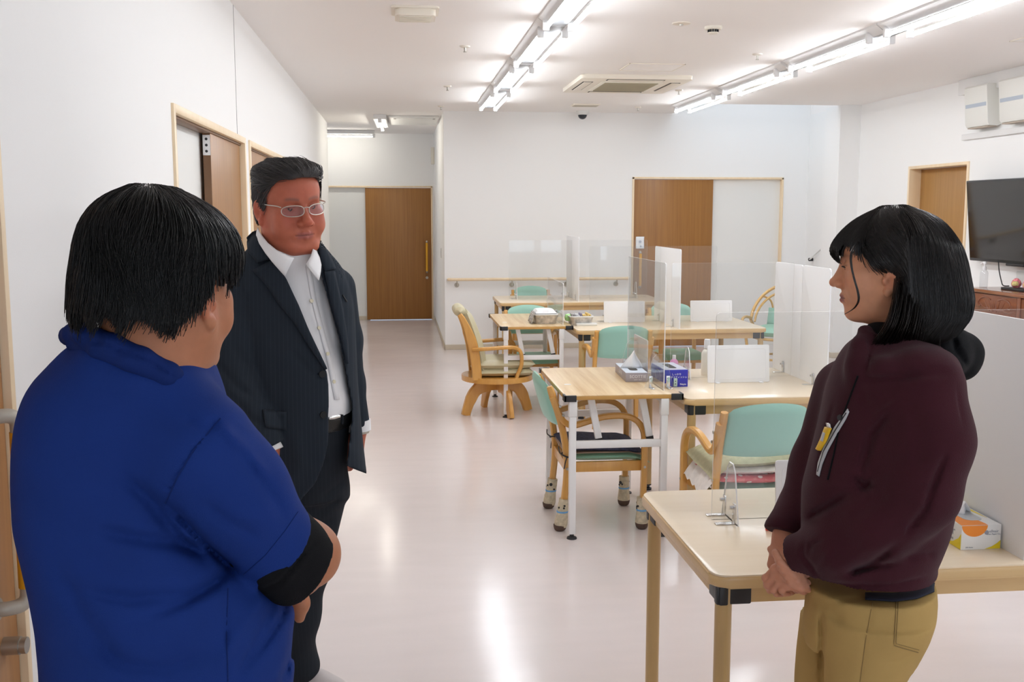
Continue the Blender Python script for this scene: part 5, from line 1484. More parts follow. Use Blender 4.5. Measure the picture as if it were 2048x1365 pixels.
def join_meshes(parts):
    Vs, Fs, Cs, o = [], [], [], 0
    for V, F, c in parts: Vs.append(V); Fs.append(F + o); Cs.append(c if np.ndim(c) == 2 else np.tile(np.array(c, np.float32), (len(V), 1))); o += len(V)
    return np.concatenate(Vs), np.concatenate(Fs), np.concatenate(Cs)

def skin_mat(name, rough=.52):
    m, nt, b = nodes(name)
    a = nt.nodes.new('ShaderNodeVertexColor'); a.layer_name = 'tint'
    tc = nt.nodes.new('ShaderNodeTexCoord'); n = nt.nodes.new('ShaderNodeTexNoise'); n.inputs['Scale'].default_value = 55; n.inputs['Detail'].default_value = 4; nt.links.new(tc.outputs['Object'], n.inputs['Vector'])
    mr = nt.nodes.new('ShaderNodeMapRange'); mr.inputs['To Min'].default_value = .86; mr.inputs['To Max'].default_value = 1.14; nt.links.new(n.outputs['Fac'], mr.inputs['Value'])
    mx = nt.nodes.new('ShaderNodeVectorMath'); mx.operation = 'SCALE'; nt.links.new(a.outputs['Color'], mx.inputs[0]); nt.links.new(mr.outputs['Result'], mx.inputs['Scale'])
    nt.links.new(mx.outputs['Vector'], b.inputs['Base Color'])
    setin(b, Roughness=rough); b.inputs['Specular IOR Level'].default_value = .35; b.inputs['Subsurface Weight'].default_value = .12; b.inputs['Subsurface Radius'].default_value = (.010, .004, .002); b.inputs['Subsurface Scale'].default_value = 1.0
    n2 = nt.nodes.new('ShaderNodeTexNoise'); n2.inputs['Scale'].default_value = 420; nt.links.new(tc.outputs['Object'], n2.inputs['Vector'])
    bp = nt.nodes.new('ShaderNodeBump'); bp.inputs['Strength'].default_value = .10; bp.inputs['Distance'].default_value = .001; nt.links.new(n2.outputs['Fac'], bp.inputs['Height']); nt.links.new(bp.outputs['Normal'], b.inputs['Normal'])
    return m
def hair_mat(name, col, rough=.36, spec=.3):
    m, nt, b = nodes(name); setin(b, Base_Color=rgb(col), Roughness=rough); b.inputs['Specular IOR Level'].default_value = spec
    return m
M['skin'] = skin_mat('skin')
M['eyewhite'] = mat('eye_white', (.72, .68, .64), .2); M['iris'] = mat('dark_iris', (.02, .012, .008), .12)

def add_eyes(parent, Rm, org, s, look=(0, 0)):
    for sx in (-1, 1):
        bm = B(); bmesh.ops.create_uvsphere(bm, u_segments=18, v_segments=12, radius=.0125 * s)
        e = obj('eye', bm, M['eyewhite'], parent, False); c = Vector(Rm @ (np.array([sx * .0315, .0762, .0012]) * s) + org); e.location = c - WLOC(parent)
        d = Vector(Rm @ np.array([math.sin(look[0]) + sx * .05, math.cos(look[0]), math.sin(look[1])])).normalized()
        bm = B(); tube(bm, [d * .0105 * s, d * .0122 * s, d * .01285 * s], [.0072 * s, .0060 * s, .0035 * s], 16); obj('iris', bm, M['iris'], e)
# ================================================================ PEOPLE
def stronger(l, k): return [(a, b_, c * k) for a, b_, c in l]

def cutcyl(v, h, d, R, L=.4):
    h = np.array(h, float); d = np.array(d, float); d /= np.linalg.norm(d)
    def fn(X, Y, Z):
        px, py, pz = X - h[0], Y - h[1], Z - h[2]; t = px * d[0] + py * d[1] + pz * d[2]
        rr = np.sqrt(np.maximum(0, px * px + py * py + pz * pz - t * t)) - R
        return np.maximum(np.maximum(rr, -t), t - L)
    v._put(np.minimum(h, h + d * L) - R, np.maximum(h, h + d * L) + R, fn, .004, 'sub')

def merge(a, b_, k):
    h = np.clip(.5 + .5 * (a.D - b_.D) / k, 0, 1); a.D = (a.D * (1 - h) + b_.D * h - k * h * (1 - h)).astype(np.float32)

def knit(name, col, rough=.85, bump=.35, scale=700, sheen=.25, var=.06, stripe=None):
    m = mat(name, col, rough, bump=bump, bscale=scale, var=var, vscale=9, sheen=sheen, spec=.12)
    return m
M['blue'] = knit('royal_blue_polo', (.0078, .028, .160), .8, sheen=0)
M['bluedark'] = knit('royal_blue_collar', (.0065, .020, .110), .85, sheen=0)
M['blackcotton'] = knit('black_cotton', (.006, .006, .007), .85, bump=.5, sheen=.0)
M['maroon'] = knit('maroon_fleece', (.045, .0110, .0165), .95, bump=.5, scale=500, sheen=.06)
M['hoodblack'] = knit('black_hood_lining', (.006, .006, .007), .95, bump=.5, scale=500, sheen=.03)
M['khaki'] = knit('khaki_chino', (.42, .275, .098), .8, bump=.25, scale=900, sheen=.0)
M['shirt'] = knit('white_dress_shirt', (.80, .79, .79), .75, bump=.1, scale=900, sheen=.1, var=.02)
def suit_mat(name, c, k=1.0):
    m, nt, b = nodes(name); setin(b, Roughness=.85); b.inputs['Specular IOR Level'].default_value = .12
    tc = nt.nodes.new('ShaderNodeTexCoord'); wv = nt.nodes.new('ShaderNodeTexWave'); wv.inputs['Scale'].default_value = 26; wv.inputs['Distortion'].default_value = .3; wv.bands_direction = 'X'
    nt.links.new(tc.outputs['Object'], wv.inputs['Vector'])
    r = nt.nodes.new('ShaderNodeValToRGB'); r.color_ramp.elements[0].position = .80; r.color_ramp.elements[1].position = .97
    r.color_ramp.elements[0].color = rgb(c); r.color_ramp.elements[1].color = rgb([q * (1 + .55 * k) for q in c])
    nt.links.new(wv.outputs['Fac'], r.inputs['Fac']); nt.links.new(r.outputs['Color'], b.inputs['Base Color'])
    n = nt.nodes.new('ShaderNodeTexNoise'); n.inputs['Scale'].default_value = 800; nt.links.new(tc.outputs['Object'], n.inputs['Vector'])
    bp = nt.nodes.new('ShaderNodeBump'); bp.inputs['Strength'].default_value = .25; bp.inputs['Distance'].default_value = .001; nt.links.new(n.outputs['Fac'], bp.inputs['Height']); nt.links.new(bp.outputs['Normal'], b.inputs['Normal'])
    return m
M['suit'] = suit_mat('charcoal_pinstripe', (.0200, .0260, .0350), .4); M['suitpants'] = suit_mat('charcoal_trousers', (.016, .019, .024), .3); M['suitbutton'] = mat('dark_horn_button', (.008, .008, .009), .55, spec=.3); M['lining'] = mat('jacket_lining', (.008, .008, .010), .6)

def person(label, x, y): return thing('person', label, 'person', (x, y, 0))

def finish_body(t, parts):
    V, F, C = join_meshes(parts)
    return arr_obj('body', V, F, M['skin'], t, True, True, col=C)

def shoe(t, heel, toe, w, h, m, sole):
    heel = np.array(heel); toe = np.array(toe); L = np.linalg.norm(toe - heel); d = (toe - heel) / L
    v = Vol(np.minimum(heel, toe) - .09, np.maximum(heel, toe) + np.array([.09, .09, .16]), .006)
    up = np.array([0, 0, 1.]); Rm = np.array([d, np.cross(up, d), up])
    v.ell(heel + d * .06 + up * .045, (.065, w * .42, .055), k=.02, R=Rm); v.ell(heel + d * L * .45 + up * .05, (L * .35, w * .45, .050), k=.02, R=Rm); v.ell(heel + d * (L - .07) + up * .036, (.085, w * .52, .042), k=.025, R=Rm)
    X, Y, Z = v.grid(); v.D = np.maximum(v.D, .012 - Z + 0 * X)
    V, F = v.mesh(); s = arr_obj('shoe', V, F, m, t)
    bm = B(); n = 20; sd = np.cross(up, d)
    pts = []
    for i in range(n):
        a = 2 * PI * i / n; r = (L / 2 + .004) * math.cos(a); ww = w * .52 * math.sin(a) * (1 + .12 * math.cos(a)); q = heel + d * (L / 2 + r) + sd * ww; pts.append((q[0], q[1]))
    prism(bm, pts, 0.0, .016, .003); obj('sole', bm, sole, s, True)

# ---------------------------------------------------------------- 1. man in the royal blue polo shirt, seen from behind
def man_blue():
    t = person('person in a royal blue polo shirt seen from behind, arms folded, nearest on the left', -.37, 1.56)
    Yc = 1.53; ang = -VIEWA(P(320, 900, Yc)); s = 1.05
    skin = (.40, .160, .080); blush = (.45, .125, .07)
    Rm = rot_head(math.radians(-25), math.radians(-7), 0); org = P(322, 562, 1.50)
    hv = head_volume(wide=1.04, heavy=.9, neck_to=(0, -.025, -.165), neck_r=(.064, .068), ear_dz=-.018); V, F = hv.mesh()
    C = face_tint(V, skin, (.30, .11, .09), blush, (.03, .02, .015)); parts = [((V * s) @ Rm.T + org, F, C)]
    # hidden trunk, arms and hands
    bv = Vol((-.80, 1.2, .75), (.05, 2.05, 1.5), .008)
    bv.stack(px_rows([(800, 200, 400, .05), (860, 140, 400, .08), (950, 100, 430, .11), (1150, 120, 480, .12), (1400, 140, 500, .12)], Yc), ang, k=.02)
    bv.cap(P(340, 730, 1.52), P(320, 820, 1.54), .05, k=.02)
    V, F = bv.mesh(); parts.append((V, F, skin))
    av = Vol((-.50, 1.32, .85), (.06, 2.0, 1.25), .004)
    av.chain([P(430, 930, 1.43), P(560, 1080, 1.505), P(610, 1110, 1.535)], [.052, .046, .042], k=.03)
    av.chain([P(612, 1108, 1.535), P(590, 1135, 1.62), P(520, 1160, 1.78)], [.0445, .043, .030], k=.03)
    av.ell(P(620, 1112, 1.535), (.033, .036, .036), k=.03)
    f1 = P(604, 1185, 1.80) - P(500, 1200, 1.86)
    add_hand(av, P(425, 1180, 1.84), f1, P(500, 1190, 1.80) - P(500, 1200, 1.95), 1, .98, curls=((40, 65, 45),) * 4, spread=3)
    av.chain([P(500, 1180, 1.82), P(560, 1172, 1.81), P(596, 1182, 1.80), P(601, 1208, 1.795), P(599, 1236, 1.80)], [.020, .017, .0135, .0145, .010], k=.014)
    V, F = av.mesh(); parts.append((V, F, skin))
    finish_body(t, parts); add_eyes(t, Rm, org, s)
    # trousers and shoes below the frame
    lv = Vol((-.75, 1.25, .03), (0.02, 1.95, .98), .010)
    for dx, dy in ((-.10, -.04), (.10, .04)):
        b_ = np.array([-.37 + dx, 1.56 + dy, 0]); lv.chain([b_ + [-dx * .3, -dy * .3, .84], b_ + [.005, .01, .48], b_ + [.0, -.005, .075]], [.09, .078, .062], k=.04)
    lv.ell((-.37, 1.56, .88), (.130, .12, .10), k=.04)
    V, F = lv.mesh(); arr_obj('trousers', V, F, M['blackcotton'], t)
    fd = np.array([math.sin(math.radians(30)), math.cos(math.radians(30)), 0])
    for dx, dy in ((-.10, -.04), (.10, .04)): h = np.array([-.37 + dx, 1.555 + dy, 0]) - fd * .07; shoe(t, h, h + fd * .27, .10, .09, M['board'], M['ltgrey'])
    # polo shirt
    sv = Vol((-.80, 1.15, .76), (.12, 2.0, 1.52), .005)
    sv.stack(px_rows([(672, 210, 395, .075), (690, 165, 415, .10), (715, 112, 428, .125), (745, 72, 440, .145), (785, 47, 455, .16), (830, 34, 466, .17), (885, 28, 462, .172), (945, 27, 448, .172), (1028, 32, 452, .174), (1090, 48, 475, .176), (1152, 65, 535, .18), (1222, 80, 597, .18), (1300, 87, 602, .185), (1365, 89, 594, .18), (1440, 92, 585, .175), (1500, 95, 580, .17)], Yc), ang, k=0, ex=2.25)
    sl = sv.like(); sl.chain([P(388, 905, 1.435), P(455, 985, 1.455), P(550, 1092, 1.50)], [.088, .080, .0675], k=.035)
    sv.chain([P(160, 890, 1.62), P(190, 1020, 1.74), P(320, 1120, 1.80)], [.070, .068, .064], k=.05)
    sv.chain([P(158, 722, 1.49), P(215, 732, 1.44), P(285, 754, 1.435), P(345, 784, 1.44), P(400, 822, 1.46)], [.020, .022, .022, .020, .016], k=.05)
    cutcyl(sl, P(549, 1092, 1.50), P(549, 1092, 1.50) - P(423, 984, 1.44), .11, .16); merge(sv, sl, .025)
    creases(sv, stronger([([(331, 1007), (400, 1075), (488, 1165)], 9, .010), ([(439, 841), (385, 900), (345, 960), (331, 1007)], 3.0, .0035),
                 ([(180, 1060), (260, 1075), (350, 1088), (430, 1110)], 13, .006), ([(230, 940), (300, 1000), (360, 1080), (430, 1130)], 14, .006), ([(150, 1180), (260, 1200), (380, 1190), (470, 1140)], 14, .006),
                 ([(290, 1235), (360, 1210), (430, 1170), (470, 1120)], 10, .007), ([(150, 1270), (240, 1330), (330, 1340), (440, 1300)], 14, .005), ([(110, 1120), (180, 1260), (260, 1340)], 18, .005),
                 ([(590, 1150), (560, 1240), (500, 1330)], 9, .007), ([(560, 1190), (520, 1270), (470, 1365)], 10, .006), ([(600, 1230), (585, 1300), (560, 1380)], 8, .006), ([(530, 1180), (480, 1260), (430, 1345)], 12, -.004), ([(455, 1165), (452, 1260), (456, 1365)], 3, .003),
                 ([(430, 840), (490, 900), (540, 965)], 12, -.006), ([(470, 870), (520, 960), (580, 1050)], 14, .004), ([(360, 830), (410, 860), (440, 842)], 9, .004), ([(400, 1000), (450, 1040), (520, 1080)], 12, .004)], 1.5), Yc, yc=Yc + .12)
    cloth_noise(sv, .0018, 26, 3)
    V, F = sv.mesh(); ps = arr_obj('polo_shirt', V, F, M['blue'], t)
    for pl in ([(441, 838), (415, 868), (385, 905), (355, 955), (331, 1007)], [(456, 1178), (453, 1260), (456, 1364)]): tube_on('seam', sv, pl, 1.15, 1.7, .0013, M['bluedark'], ps, .0001, 30, 6)
    tube_on('sleeve_stitch', sv, [(596, 1024), (570, 1062), (530, 1112), (487, 1150)], 1.15, 1.7, .0007, M['bluedark'], ps, .0002, 24, 6)
    cv = Vol((-.72, 1.2, 1.22), (-.25, 1.8, 1.5), .004)
    cv.chain([P(147, 668, 1.47), P(170, 668, 1.435), P(225, 690, 1.405), P(285, 716, 1.40), P(340, 743, 1.41), P(398, 783, 1.45), P(440, 808, 1.52)], [.0135, .0150, .0145, .0135, .0115, .0095, .009], k=.008)
    cv.chain([P(147, 668, 1.47), P(138, 672, 1.56), P(190, 715, 1.66), P(300, 770, 1.68), P(420, 812, 1.62), P(440, 808, 1.52)], [.0135, .013, .012, .011, .010, .009], k=.008)
    cv.chain([P(150, 690, 1.475), P(200, 700, 1.415), P(260, 722, 1.395), P(330, 755, 1.405), P(400, 797, 1.45)], [.012, .014, .014, .012, .009], k=.006)
    creases(cv, [([(150, 676), (190, 684), (250, 704), (310, 732), (380, 778)], 3.5, .0045)], 1.42)
    V, F = cv.mesh(); arr_obj('collar', V, F, M['bluedark'], t)
    uv = Vol((-.35, 1.3, .85), (.06, 1.7, 1.2), .004)
    uv.chain([P(500, 1045, 1.475), P(549, 1092, 1.50), P(585, 1126, 1.515), P(606, 1142, 1.525)], [.059, .0625, .0605, .058], k=.02)
    cutcyl(uv, P(600, 1140, 1.52), P(588, 1131, 1.515) - P(505, 1068, 1.47), .12, .2)
    creases(uv, [([(515, 1185), (560, 1165), (610, 1110), (640, 1075)], 4, .004), ([(560, 1180), (600, 1130), (630, 1090)], 5, -.003)], 1.6)
    cloth_noise(uv, .0015, 60, 5)
    V, F = uv.mesh(); arr_obj('undersleeve', V, F, M['blackcotton'], t)
    # hair
    H = Vol((-.17, -.20, -.20), (.17, .20, .20), .004, far=.1)
    H.stack([(-0.110, 0, -0.035, 0.0495, 0.0630), (-0.085, 0, -0.028, 0.0702, 0.0810), (-0.050, 0, -0.016, 0.0846, 0.0954), (0.000, 0, -0.010, 0.0901, 0.1041), (0.045, 0, -0.005, 0.0927, 0.1076), (0.073, 0, -0.006, 0.0858, 0.1015), (0.096, 0, -0.010, 0.0700, 0.0858), (0.113, 0, -0.014, 0.0481, 0.0630), (0.124, 0, -0.018, 0.0192, 0.0298)], 0, k=0, ex=2.1); H.blur(2)
    zb = lambda az, x: np.interp(az, [0, 40, 55, 68, 76, 84, 96, 104, 112, 130, 150, 180], [.030, .030, .008, -.012, .000, .012, .004, -.028, -.046, -.058, -.060, -.058])
    zr = lambda az, x: np.interp(az, [0, 40, 60, 75, 95, 105, 120, 180], [.055, .055, .03, .02, .03, -.01, -.05, -.062])
    Hc = H.like(); X, Y, Z = Hc.grid(); az = np.degrees(np.arctan2(np.abs(X), Y)) + 0 * Z
    Hc.D = np.maximum(H.D + .004, (zb(az, X) + .006 - Z) * .8).astype(np.float32)
    V, F = Hc.mesh(); hc = arr_obj('hair', (V * s) @ Rm.T + org, F, M['hairblack'], t)
    cw = np.array([.0, -.035, .13])
    def flow(p, gr):
        d = p - cw; d[:, 2] *= .3; d /= np.linalg.norm(d, axis=1, keepdims=True); top = smooth01((p[:, 2] - .02) / .08)[:, None]
        sw = np.stack([p[:, 1] * 0 + .25 * np.sin(p[:, 2] * 40 + p[:, 0] * 30), .1 * np.cos(p[:, 0] * 50), -np.ones(len(p))], 1)
        return d * (.25 + .9 * top) + sw * (1 - .55 * top)
    V, F = hair_strands(H, zr, lambda a, x: zb(a, x) + .010 * np.sin(x * 160) , cw, 9500, flow, off=(.0, .011), thick=.00048, steps=17, step=.0125, seed=5, tip_out=.5, jitter=.22, len_rng=(.5, 1.0), clump=.75)
    arr_obj('hair_strands', (V * s) @ Rm.T + org, F, M['hairblack'], hc, True, True, kind='stuff')
M['hairblack'] = hair_mat('black_hair', (.004, .0035, .0032), .38); M['hairgrey'] = hair_mat('greying_hair', (.045, .038, .036), .5); M['hairdark'] = hair_mat('dark_brown_hair', (.0065, .0042, .0033), .30, .4)

# ---------------------------------------------------------------- 2. man in the dark suit and glasses
def man_suit():
    t = person('person in a dark pinstripe suit and glasses facing the viewer, hands at the sides', -.33, 3.22)
    Yc = 3.15; ang = -VIEWA(P(590, 700, Yc)); s = 1.11
    skin = (.46, .132, .074); blush = (.46, .090, .052)
    Rm = rot_head(math.radians(-150), math.radians(-4), math.radians(5)); org = P(577, 412, 3.12)
    hv = head_volume(wide=1.04, heavy=1.0, crown=.080, slit=.0019, neck_to=(0, -.05, -.20), neck_r=(.064, .068)); V, F = hv.mesh()
    C = face_tint(V, skin, (.38, .115, .095), blush, (.10, .06, .05), .55); parts = [((V * s) @ Rm.T + org, F, C)]
    bv = Vol((-.75, 2.85, .1), (.15, 3.6, 1.55), .010)
    bv.stack(px_rows([(545, 510, 650, .07), (620, 500, 670, .09), (760, 500, 680, .11), (900, 520, 670, .11)], Yc), ang, k=.02); bv.cap(P(585, 500, 3.14), P(585, 560, 3.15), .06, k=.03)
    V, F = bv.mesh(); parts.append((V, F, skin))
    hd = Vol((-.60, 2.75, .70), (.05, 3.5, 1.05), .0035)
    add_hand(hd, P(541, 900, 2.955), P(543, 960, 2.94) - P(539, 898, 2.955), P(500, 905, 3.0) - P(541, 900, 2.955), -1, 1.02, curls=((6, 12, 8), (7, 13, 9), (8, 14, 10), (10, 16, 11)), spread=3)
    add_hand(hd, P(718, 862, 3.27), P(702, 940, 3.25) - P(718, 862, 3.27), P(760, 880, 3.2) - P(690, 880, 3.3), 1, .98, curls=((20, 30, 20), (22, 32, 22), (24, 34, 24), (26, 36, 26)))
    V, F = hd.mesh(); parts.append((V, F, [.40, .125, .075]))
    finish_body(t, parts); add_eyes(t, Rm, org, s, (.25, 0))
    # white shirt
    rowsS = [(492, 540, 636, .062, 3.135), (515, 520, 640, .085, 3.14), (545, 500, 652, .105), (600, 490, 672, .125), (680, 486, 688, .152), (760, 484, 700, .168), (815, 488, 706, .168), (836, 492, 704, .158)]
    sh = Vol((-.70, 2.8, .90), (.12, 3.5, 1.56), .005); sh.stack(px_rows(rowsS, Yc), ang, k=0); sh.cap(P(583, 500, 3.13), P(585, 530, 3.14), .069, k=.03)
    creases(sh, [([(640, 560), (655, 640), (668, 720)], 6, .004), ([(664, 660), (690, 740), (700, 800)], 9, .006), ([(640, 700), (665, 760), (672, 810)], 6, .005), ([(612, 560), (628, 640), (648, 720)], 5, -.003), ([(622, 640), (645, 700), (655, 780)], 4, .003), ([(676, 690), (690, 760), (695, 815)], 8, -.006)], Yc, yc=Yc)
    V, F = sh.mesh(); so = arr_obj('dress_shirt', V, F, M['shirt'], t)
    patch('shirt_placket', sh, [(611, 532), (622, 600), (637, 660), (653, 720), (668, 800)], [(621, 530), (632, 600), (647, 660), (663, 720), (679, 800)], 2.7, 3.3, .0022, .0015, M['shirt'], so, 20, 3)
    for x, y in ((622, 603), (637, 657), (654, 708), (666, 764)): disc_on('shirt_button', sh, x, y, 2.7, 3.3, .0058, .002, mat('shirt_button', (.72, .66, .48), .3), so, .004)
    # collar wings
    def wing(A, Bp, nm):
        A3 = [np.array(q) for q in A]; B3 = [np.array(q) for q in Bp]; bm = B(); n = len(A3); G = []
        for i in range(n):
            G.append([bm.verts.new(A3[i] + (B3[i] - A3[i]) * j / 4 + np.array([0, -.006 * math.sin(PI * j / 4), 0])) for j in range(5)])
        for i in range(n - 1):
            for j in range(4): bm.faces.new((G[i][j], G[i][j + 1], G[i + 1][j + 1], G[i + 1][j]))
        o = obj(nm, bm, M['shirt'], t, True, smooth=True); md = o.modifiers.new('th', 'SOLIDIFY'); md.thickness = .003
    def W(l): return [P(*q) for q in l]
    wing(W([(516, 456, 3.13), (523, 470, 3.08), (536, 488, 3.035), (556, 504, 3.00), (576, 513, 2.985), (588, 517, 2.98)]), W([(514, 472, 3.11), (520, 488, 3.05), (532, 508, 3.00), (546, 526, 2.975), (560, 542, 2.965), (570, 553, 2.965)]), 'shirt_collar')
    wing(W([(628, 488, 3.10), (626, 500, 3.05), (622, 512, 3.02), (616, 522, 2.995), (612, 528, 2.985)]), W([(640, 516, 3.06), (643, 530, 3.03), (642, 543, 3.0), (640, 553, 2.985), (638, 561, 2.975)]), 'shirt_collar')
    # trousers, belt
    tv = Vol((-.80, 2.85, .02), (.12, 3.6, 1.12), .007)
    tv.stack(px_rows([(826, 495, 701, .150), (860, 494, 699, .152), (910, 494, 696, .152), (950, 495, 693, .150), (990, 498, 690, .140)], Yc), ang, k=0)
    tv.chain([P(633, 985, 3.16), P(608, 1120, 3.20), P(590, 1230, 3.24), P(588, 1322, 3.30)], [.094, .084, .072, .066], k=.05)
    tv.chain([P(545, 985, 3.16), P(525, 1130, 3.18), P(500, 1320, 3.22)], [.092, .08, .064], k=.05)
    tv.cap(P(588, 1305, 3.30), P(607, 1333, 3.285), .062, .054, k=.03)
    creases(tv, [([(640, 1000), (660, 985), (690, 962)], 7, .007), ([(630, 1030), (655, 1015), (685, 990)], 7, .006), ([(640, 870), (665, 930), (690, 955)], 10, -.005), ([(612, 1000), (618, 1100), (606, 1210)], 5, -.004), ([(600, 1250), (612, 1290), (600, 1320)], 6, .006), ([(610, 1060), (640, 1050), (670, 1035)], 8, .005)], Yc, yc=Yc)
    cloth_noise(tv, .0015, 30, 2)
    V, F = tv.mesh(); tr = arr_obj('trousers', V, F, M['suitpants'], t)
    bv2 = Vol((-.70, 2.85, .95), (.12, 3.5, 1.12), .005); bv2.stack(px_rows([(818, 491, 706, .160), (826, 490, 706, .164), (845, 491, 704, .162), (851, 492, 703, .158)], Yc), ang, k=0)
    V, F = bv2.mesh(); be = arr_obj('belt', V, F, mat('black_leather', (.010, .010, .010), .35, bump=.3, bscale=200), t)
    patch('belt_buckle', bv2, [(656, 829), (668, 828), (682, 825)], [(656, 840), (668, 839), (682, 836)], 2.7, 3.3, .003, .003, M['chrome'], be, 8, 3)
    tube_on('belt_loop', bv2, [(683, 818), (684, 848)], 2.7, 3.3, .004, M['suitpants'], be, .002, 5)
    for h, q in ((P(572, 1356, 3.34), P(689, 1374, 3.245)), (P(480, 1345, 3.26), P(450, 1400, 3.05))):
        h[2] = 0; q[2] = 0; shoe(t, h, q, .098, .09, mat('pale_grey_shoe', (.52, .47, .46), .55, bump=.3, bscale=120), M['ltgrey'])
    # jacket
    jr = [(478, 515, 640, .080, 3.15), (500, 492, 655, .10, 3.15), (530, 468, 682, .122), (570, 452, 703, .138), (620, 450, 710, .152), (700, 452, 714, .172), (780, 454, 718, .188), (850, 458, 724, .192), (910, 464, 730, .188), (952, 468, 735, .182), (1003, 470, 735, .178)]
    jv = Vol((-.85, 2.75, .74), (.20, 3.6, 1.58), .0055)
    jv.stack(px_rows(jr, Yc), ang, k=0, ex=2.3)
    outer = jv.like(); outer.D = jv.D.copy()
    arms = jv.like()
    arms.chain([P(470, 585, 3.10), P(456, 690, 3.04), P(468, 780, 2.99), P(508, 850, 2.965), P(532, 893, 2.955)], [.080, .080, .076, .064, .053], k=.025)
    arms.chain([P(668, 578, 3.17), P(683, 680, 3.21), P(693, 770, 3.245), P(711, 846, 3.26)], [.066, .062, .056, .045], k=.025)
    cutcyl(arms, P(533, 898, 2.955), P(545, 918, 2.95) - P(520, 868, 2.96), .10, .2); cutcyl(arms, P(717, 852, 3.26), P(717, 900, 3.26) - P(714, 820, 3.26), .085, .25)
    merge(outer, arms, .012)
    creases(jv, [([(545, 640), (555, 760), (560, 900)], 10, .003), ([(580, 700), (620, 745), (652, 752)], 8, .004), ([(470, 640), (480, 700), (505, 740)], 10, .006), ([(455, 720), (490, 770), (520, 800)], 9, .006), ([(500, 880), (600, 900), (640, 870)], 20, .004), ([(470, 800), (500, 840), (530, 850)], 8, .004), ([(590, 860), (600, 930), (570, 990)], 14, -.006)], Yc, yc=Yc + .05)
    # hollow it, open the front, round the lower front corners
    X, Y, Z = jv.grid(); u0, v0 = PX(X, Y, Z); inner = jv.like()
    inner.stack(px_rows([(r[0] if i else r[0] - 14, r[1] + 5, r[2] - 5, r[3] - .011) + tuple(r[4:]) for i, r in enumerate(jr)] + [(1030, 475, 730, .165)], Yc), ang, k=0, ex=2.3)
    inner.D = (inner.D + .5 * smooth01((575 - u0) / 25)).astype(np.float32)
    jv.D = np.maximum(jv.D, np.minimum(-inner.D, .03 + 0 * inner.D))
    openp = [(516, 462), (524, 486), (548, 521), (572, 557), (597, 612), (615, 658), (634, 700), (651, 736), (656.5, 757), (657.5, 800), (657.5, 844), (655.5, 891), (646, 931), (630, 968), (600, 1003), (560, 1040), (692, 1040), (693, 933), (699, 880), (703, 840), (704, 811), (699, 785), (688, 727), (679, 680), (661, 618), (644, 557), (636, 515), (634, 480), (620, 440), (520, 440)]
    u, v_ = PX(X, Y, Z); pd = poly_sd(u, v_, openp) / FPX * Yc; front = Y < (Yc + .03)
    jv.D = np.where(np.broadcast_to(front, jv.D.shape), np.maximum(jv.D, -pd), jv.D).astype(np.float32)
    right_hem = [(692, 930), (738, 952), (760, 1100), (640, 1100), (640, 1004)]
    rh = poly_sd(u, v_, [(690, 932), (735, 949), (770, 955), (770, 1100), (680, 1100)]) / FPX * Yc
    jv.D = np.maximum(jv.D, -rh).astype(np.float32)
    creases(arms, [([(455, 640), (470, 700), (505, 740)], 10, .006), ([(430, 720), (470, 770), (510, 800)], 9, .007), ([(470, 800), (500, 840), (530, 850)], 8, .006)], Yc, yc=Yc + .05)
    arms.D = np.maximum(arms.D, -.004 - inner.D); merge(jv, arms, .004)
    V, F = jv.mesh(); jk = arr_obj('jacket', V, F, M['suit'], t)
    patch('lapel', outer, [(548, 522), (572, 558), (597, 612), (615, 658), (634, 700), (651, 738)], [(508, 543), (532, 570), (560, 612), (590, 648), (615, 691), (648, 740)], 2.7, 3.4, .007, .005, M['suit'], jk, 22, 6, .004)
    patch('jacket_collar', outer, [(514, 466), (526, 490), (546, 520)], [(499, 478), (500, 507), (517, 529)], 2.7, 3.4, .008, .006, M['suit'], jk, 12, 5, .003)
    patch('lapel', outer, [(646, 545), (662, 618), (680, 680), (689, 728)], [(666, 545), (681, 612), (691, 680), (692, 728)], 2.7, 3.5, .007, .005, M['suit'], jk, 18, 5, .003)
    patch('jacket_collar', outer, [(634, 500), (640, 525), (647, 545)], [(650, 504), (661, 524), (668, 541)], 2.7, 3.5, .008, .006, M['suit'], jk, 10, 4, .003)
    patch('pocket_flap', outer, [(524, 821), (573, 824)], [(530, 856), (573, 861)], 2.7, 3.4, .004, .004, M['suit'], jk, 10, 5, .001)
    patch('breast_pocket', outer, [(684, 590), (692, 602)], [(684, 593), (692, 605)], 2.7, 3.5, .003, .003, M['lining'], jk, 5, 3)
    for x, y in ((644, 749), (646, 830)): disc_on('jacket_button', outer, x, y, 2.7, 3.4, .0105, .004, M['suitbutton'], jk, .002)
    for nm, a, b_, r in (('shirt_cuff', P(529, 888, 2.957), P(539, 908, 2.95), .043), ('shirt_cuff', P(716, 840, 3.26), P(717, 861, 3.26), .040)):
        bm = B(); tube(bm, [Vector(a), Vector(b_)], r, 20); obj(nm, bm, M['shirt'], t, True)
    bm = B(); a = Vector(P(717, 861, 3.26)); tube(bm, [a, a + Vector((0, 0, -.008))], .034, 18); obj('wristwatch', bm, M['steel'], t, True)
    # hair
    H = Vol((-.16, -.18, -.17), (.16, .18, .20), .004, far=.1)
    H.stack([(-.09, 0, -.035, .055, .066), (-.06, 0, -.022, .070, .084), (-.02, 0, -.012, .078, .095), (.03, 0, -.006, .0815, .099), (.075, 0, .003, .084, .103), (.095, 0, .005, .083, .102), (.107, 0, .005, .076, .093), (.115, 0, .003, .062, .077), (.121, 0, 0, .038, .048)], 0, k=0, ex=2.25); H.blur(2)
    zb = lambda az, x: np.interp(az, [0, 25, 38, 48, 58, 66, 74, 84, 98, 106, 120, 180], [.076, .073, .070, .056, .040, .010, -.014, .016, .022, .0, -.025, -.05])
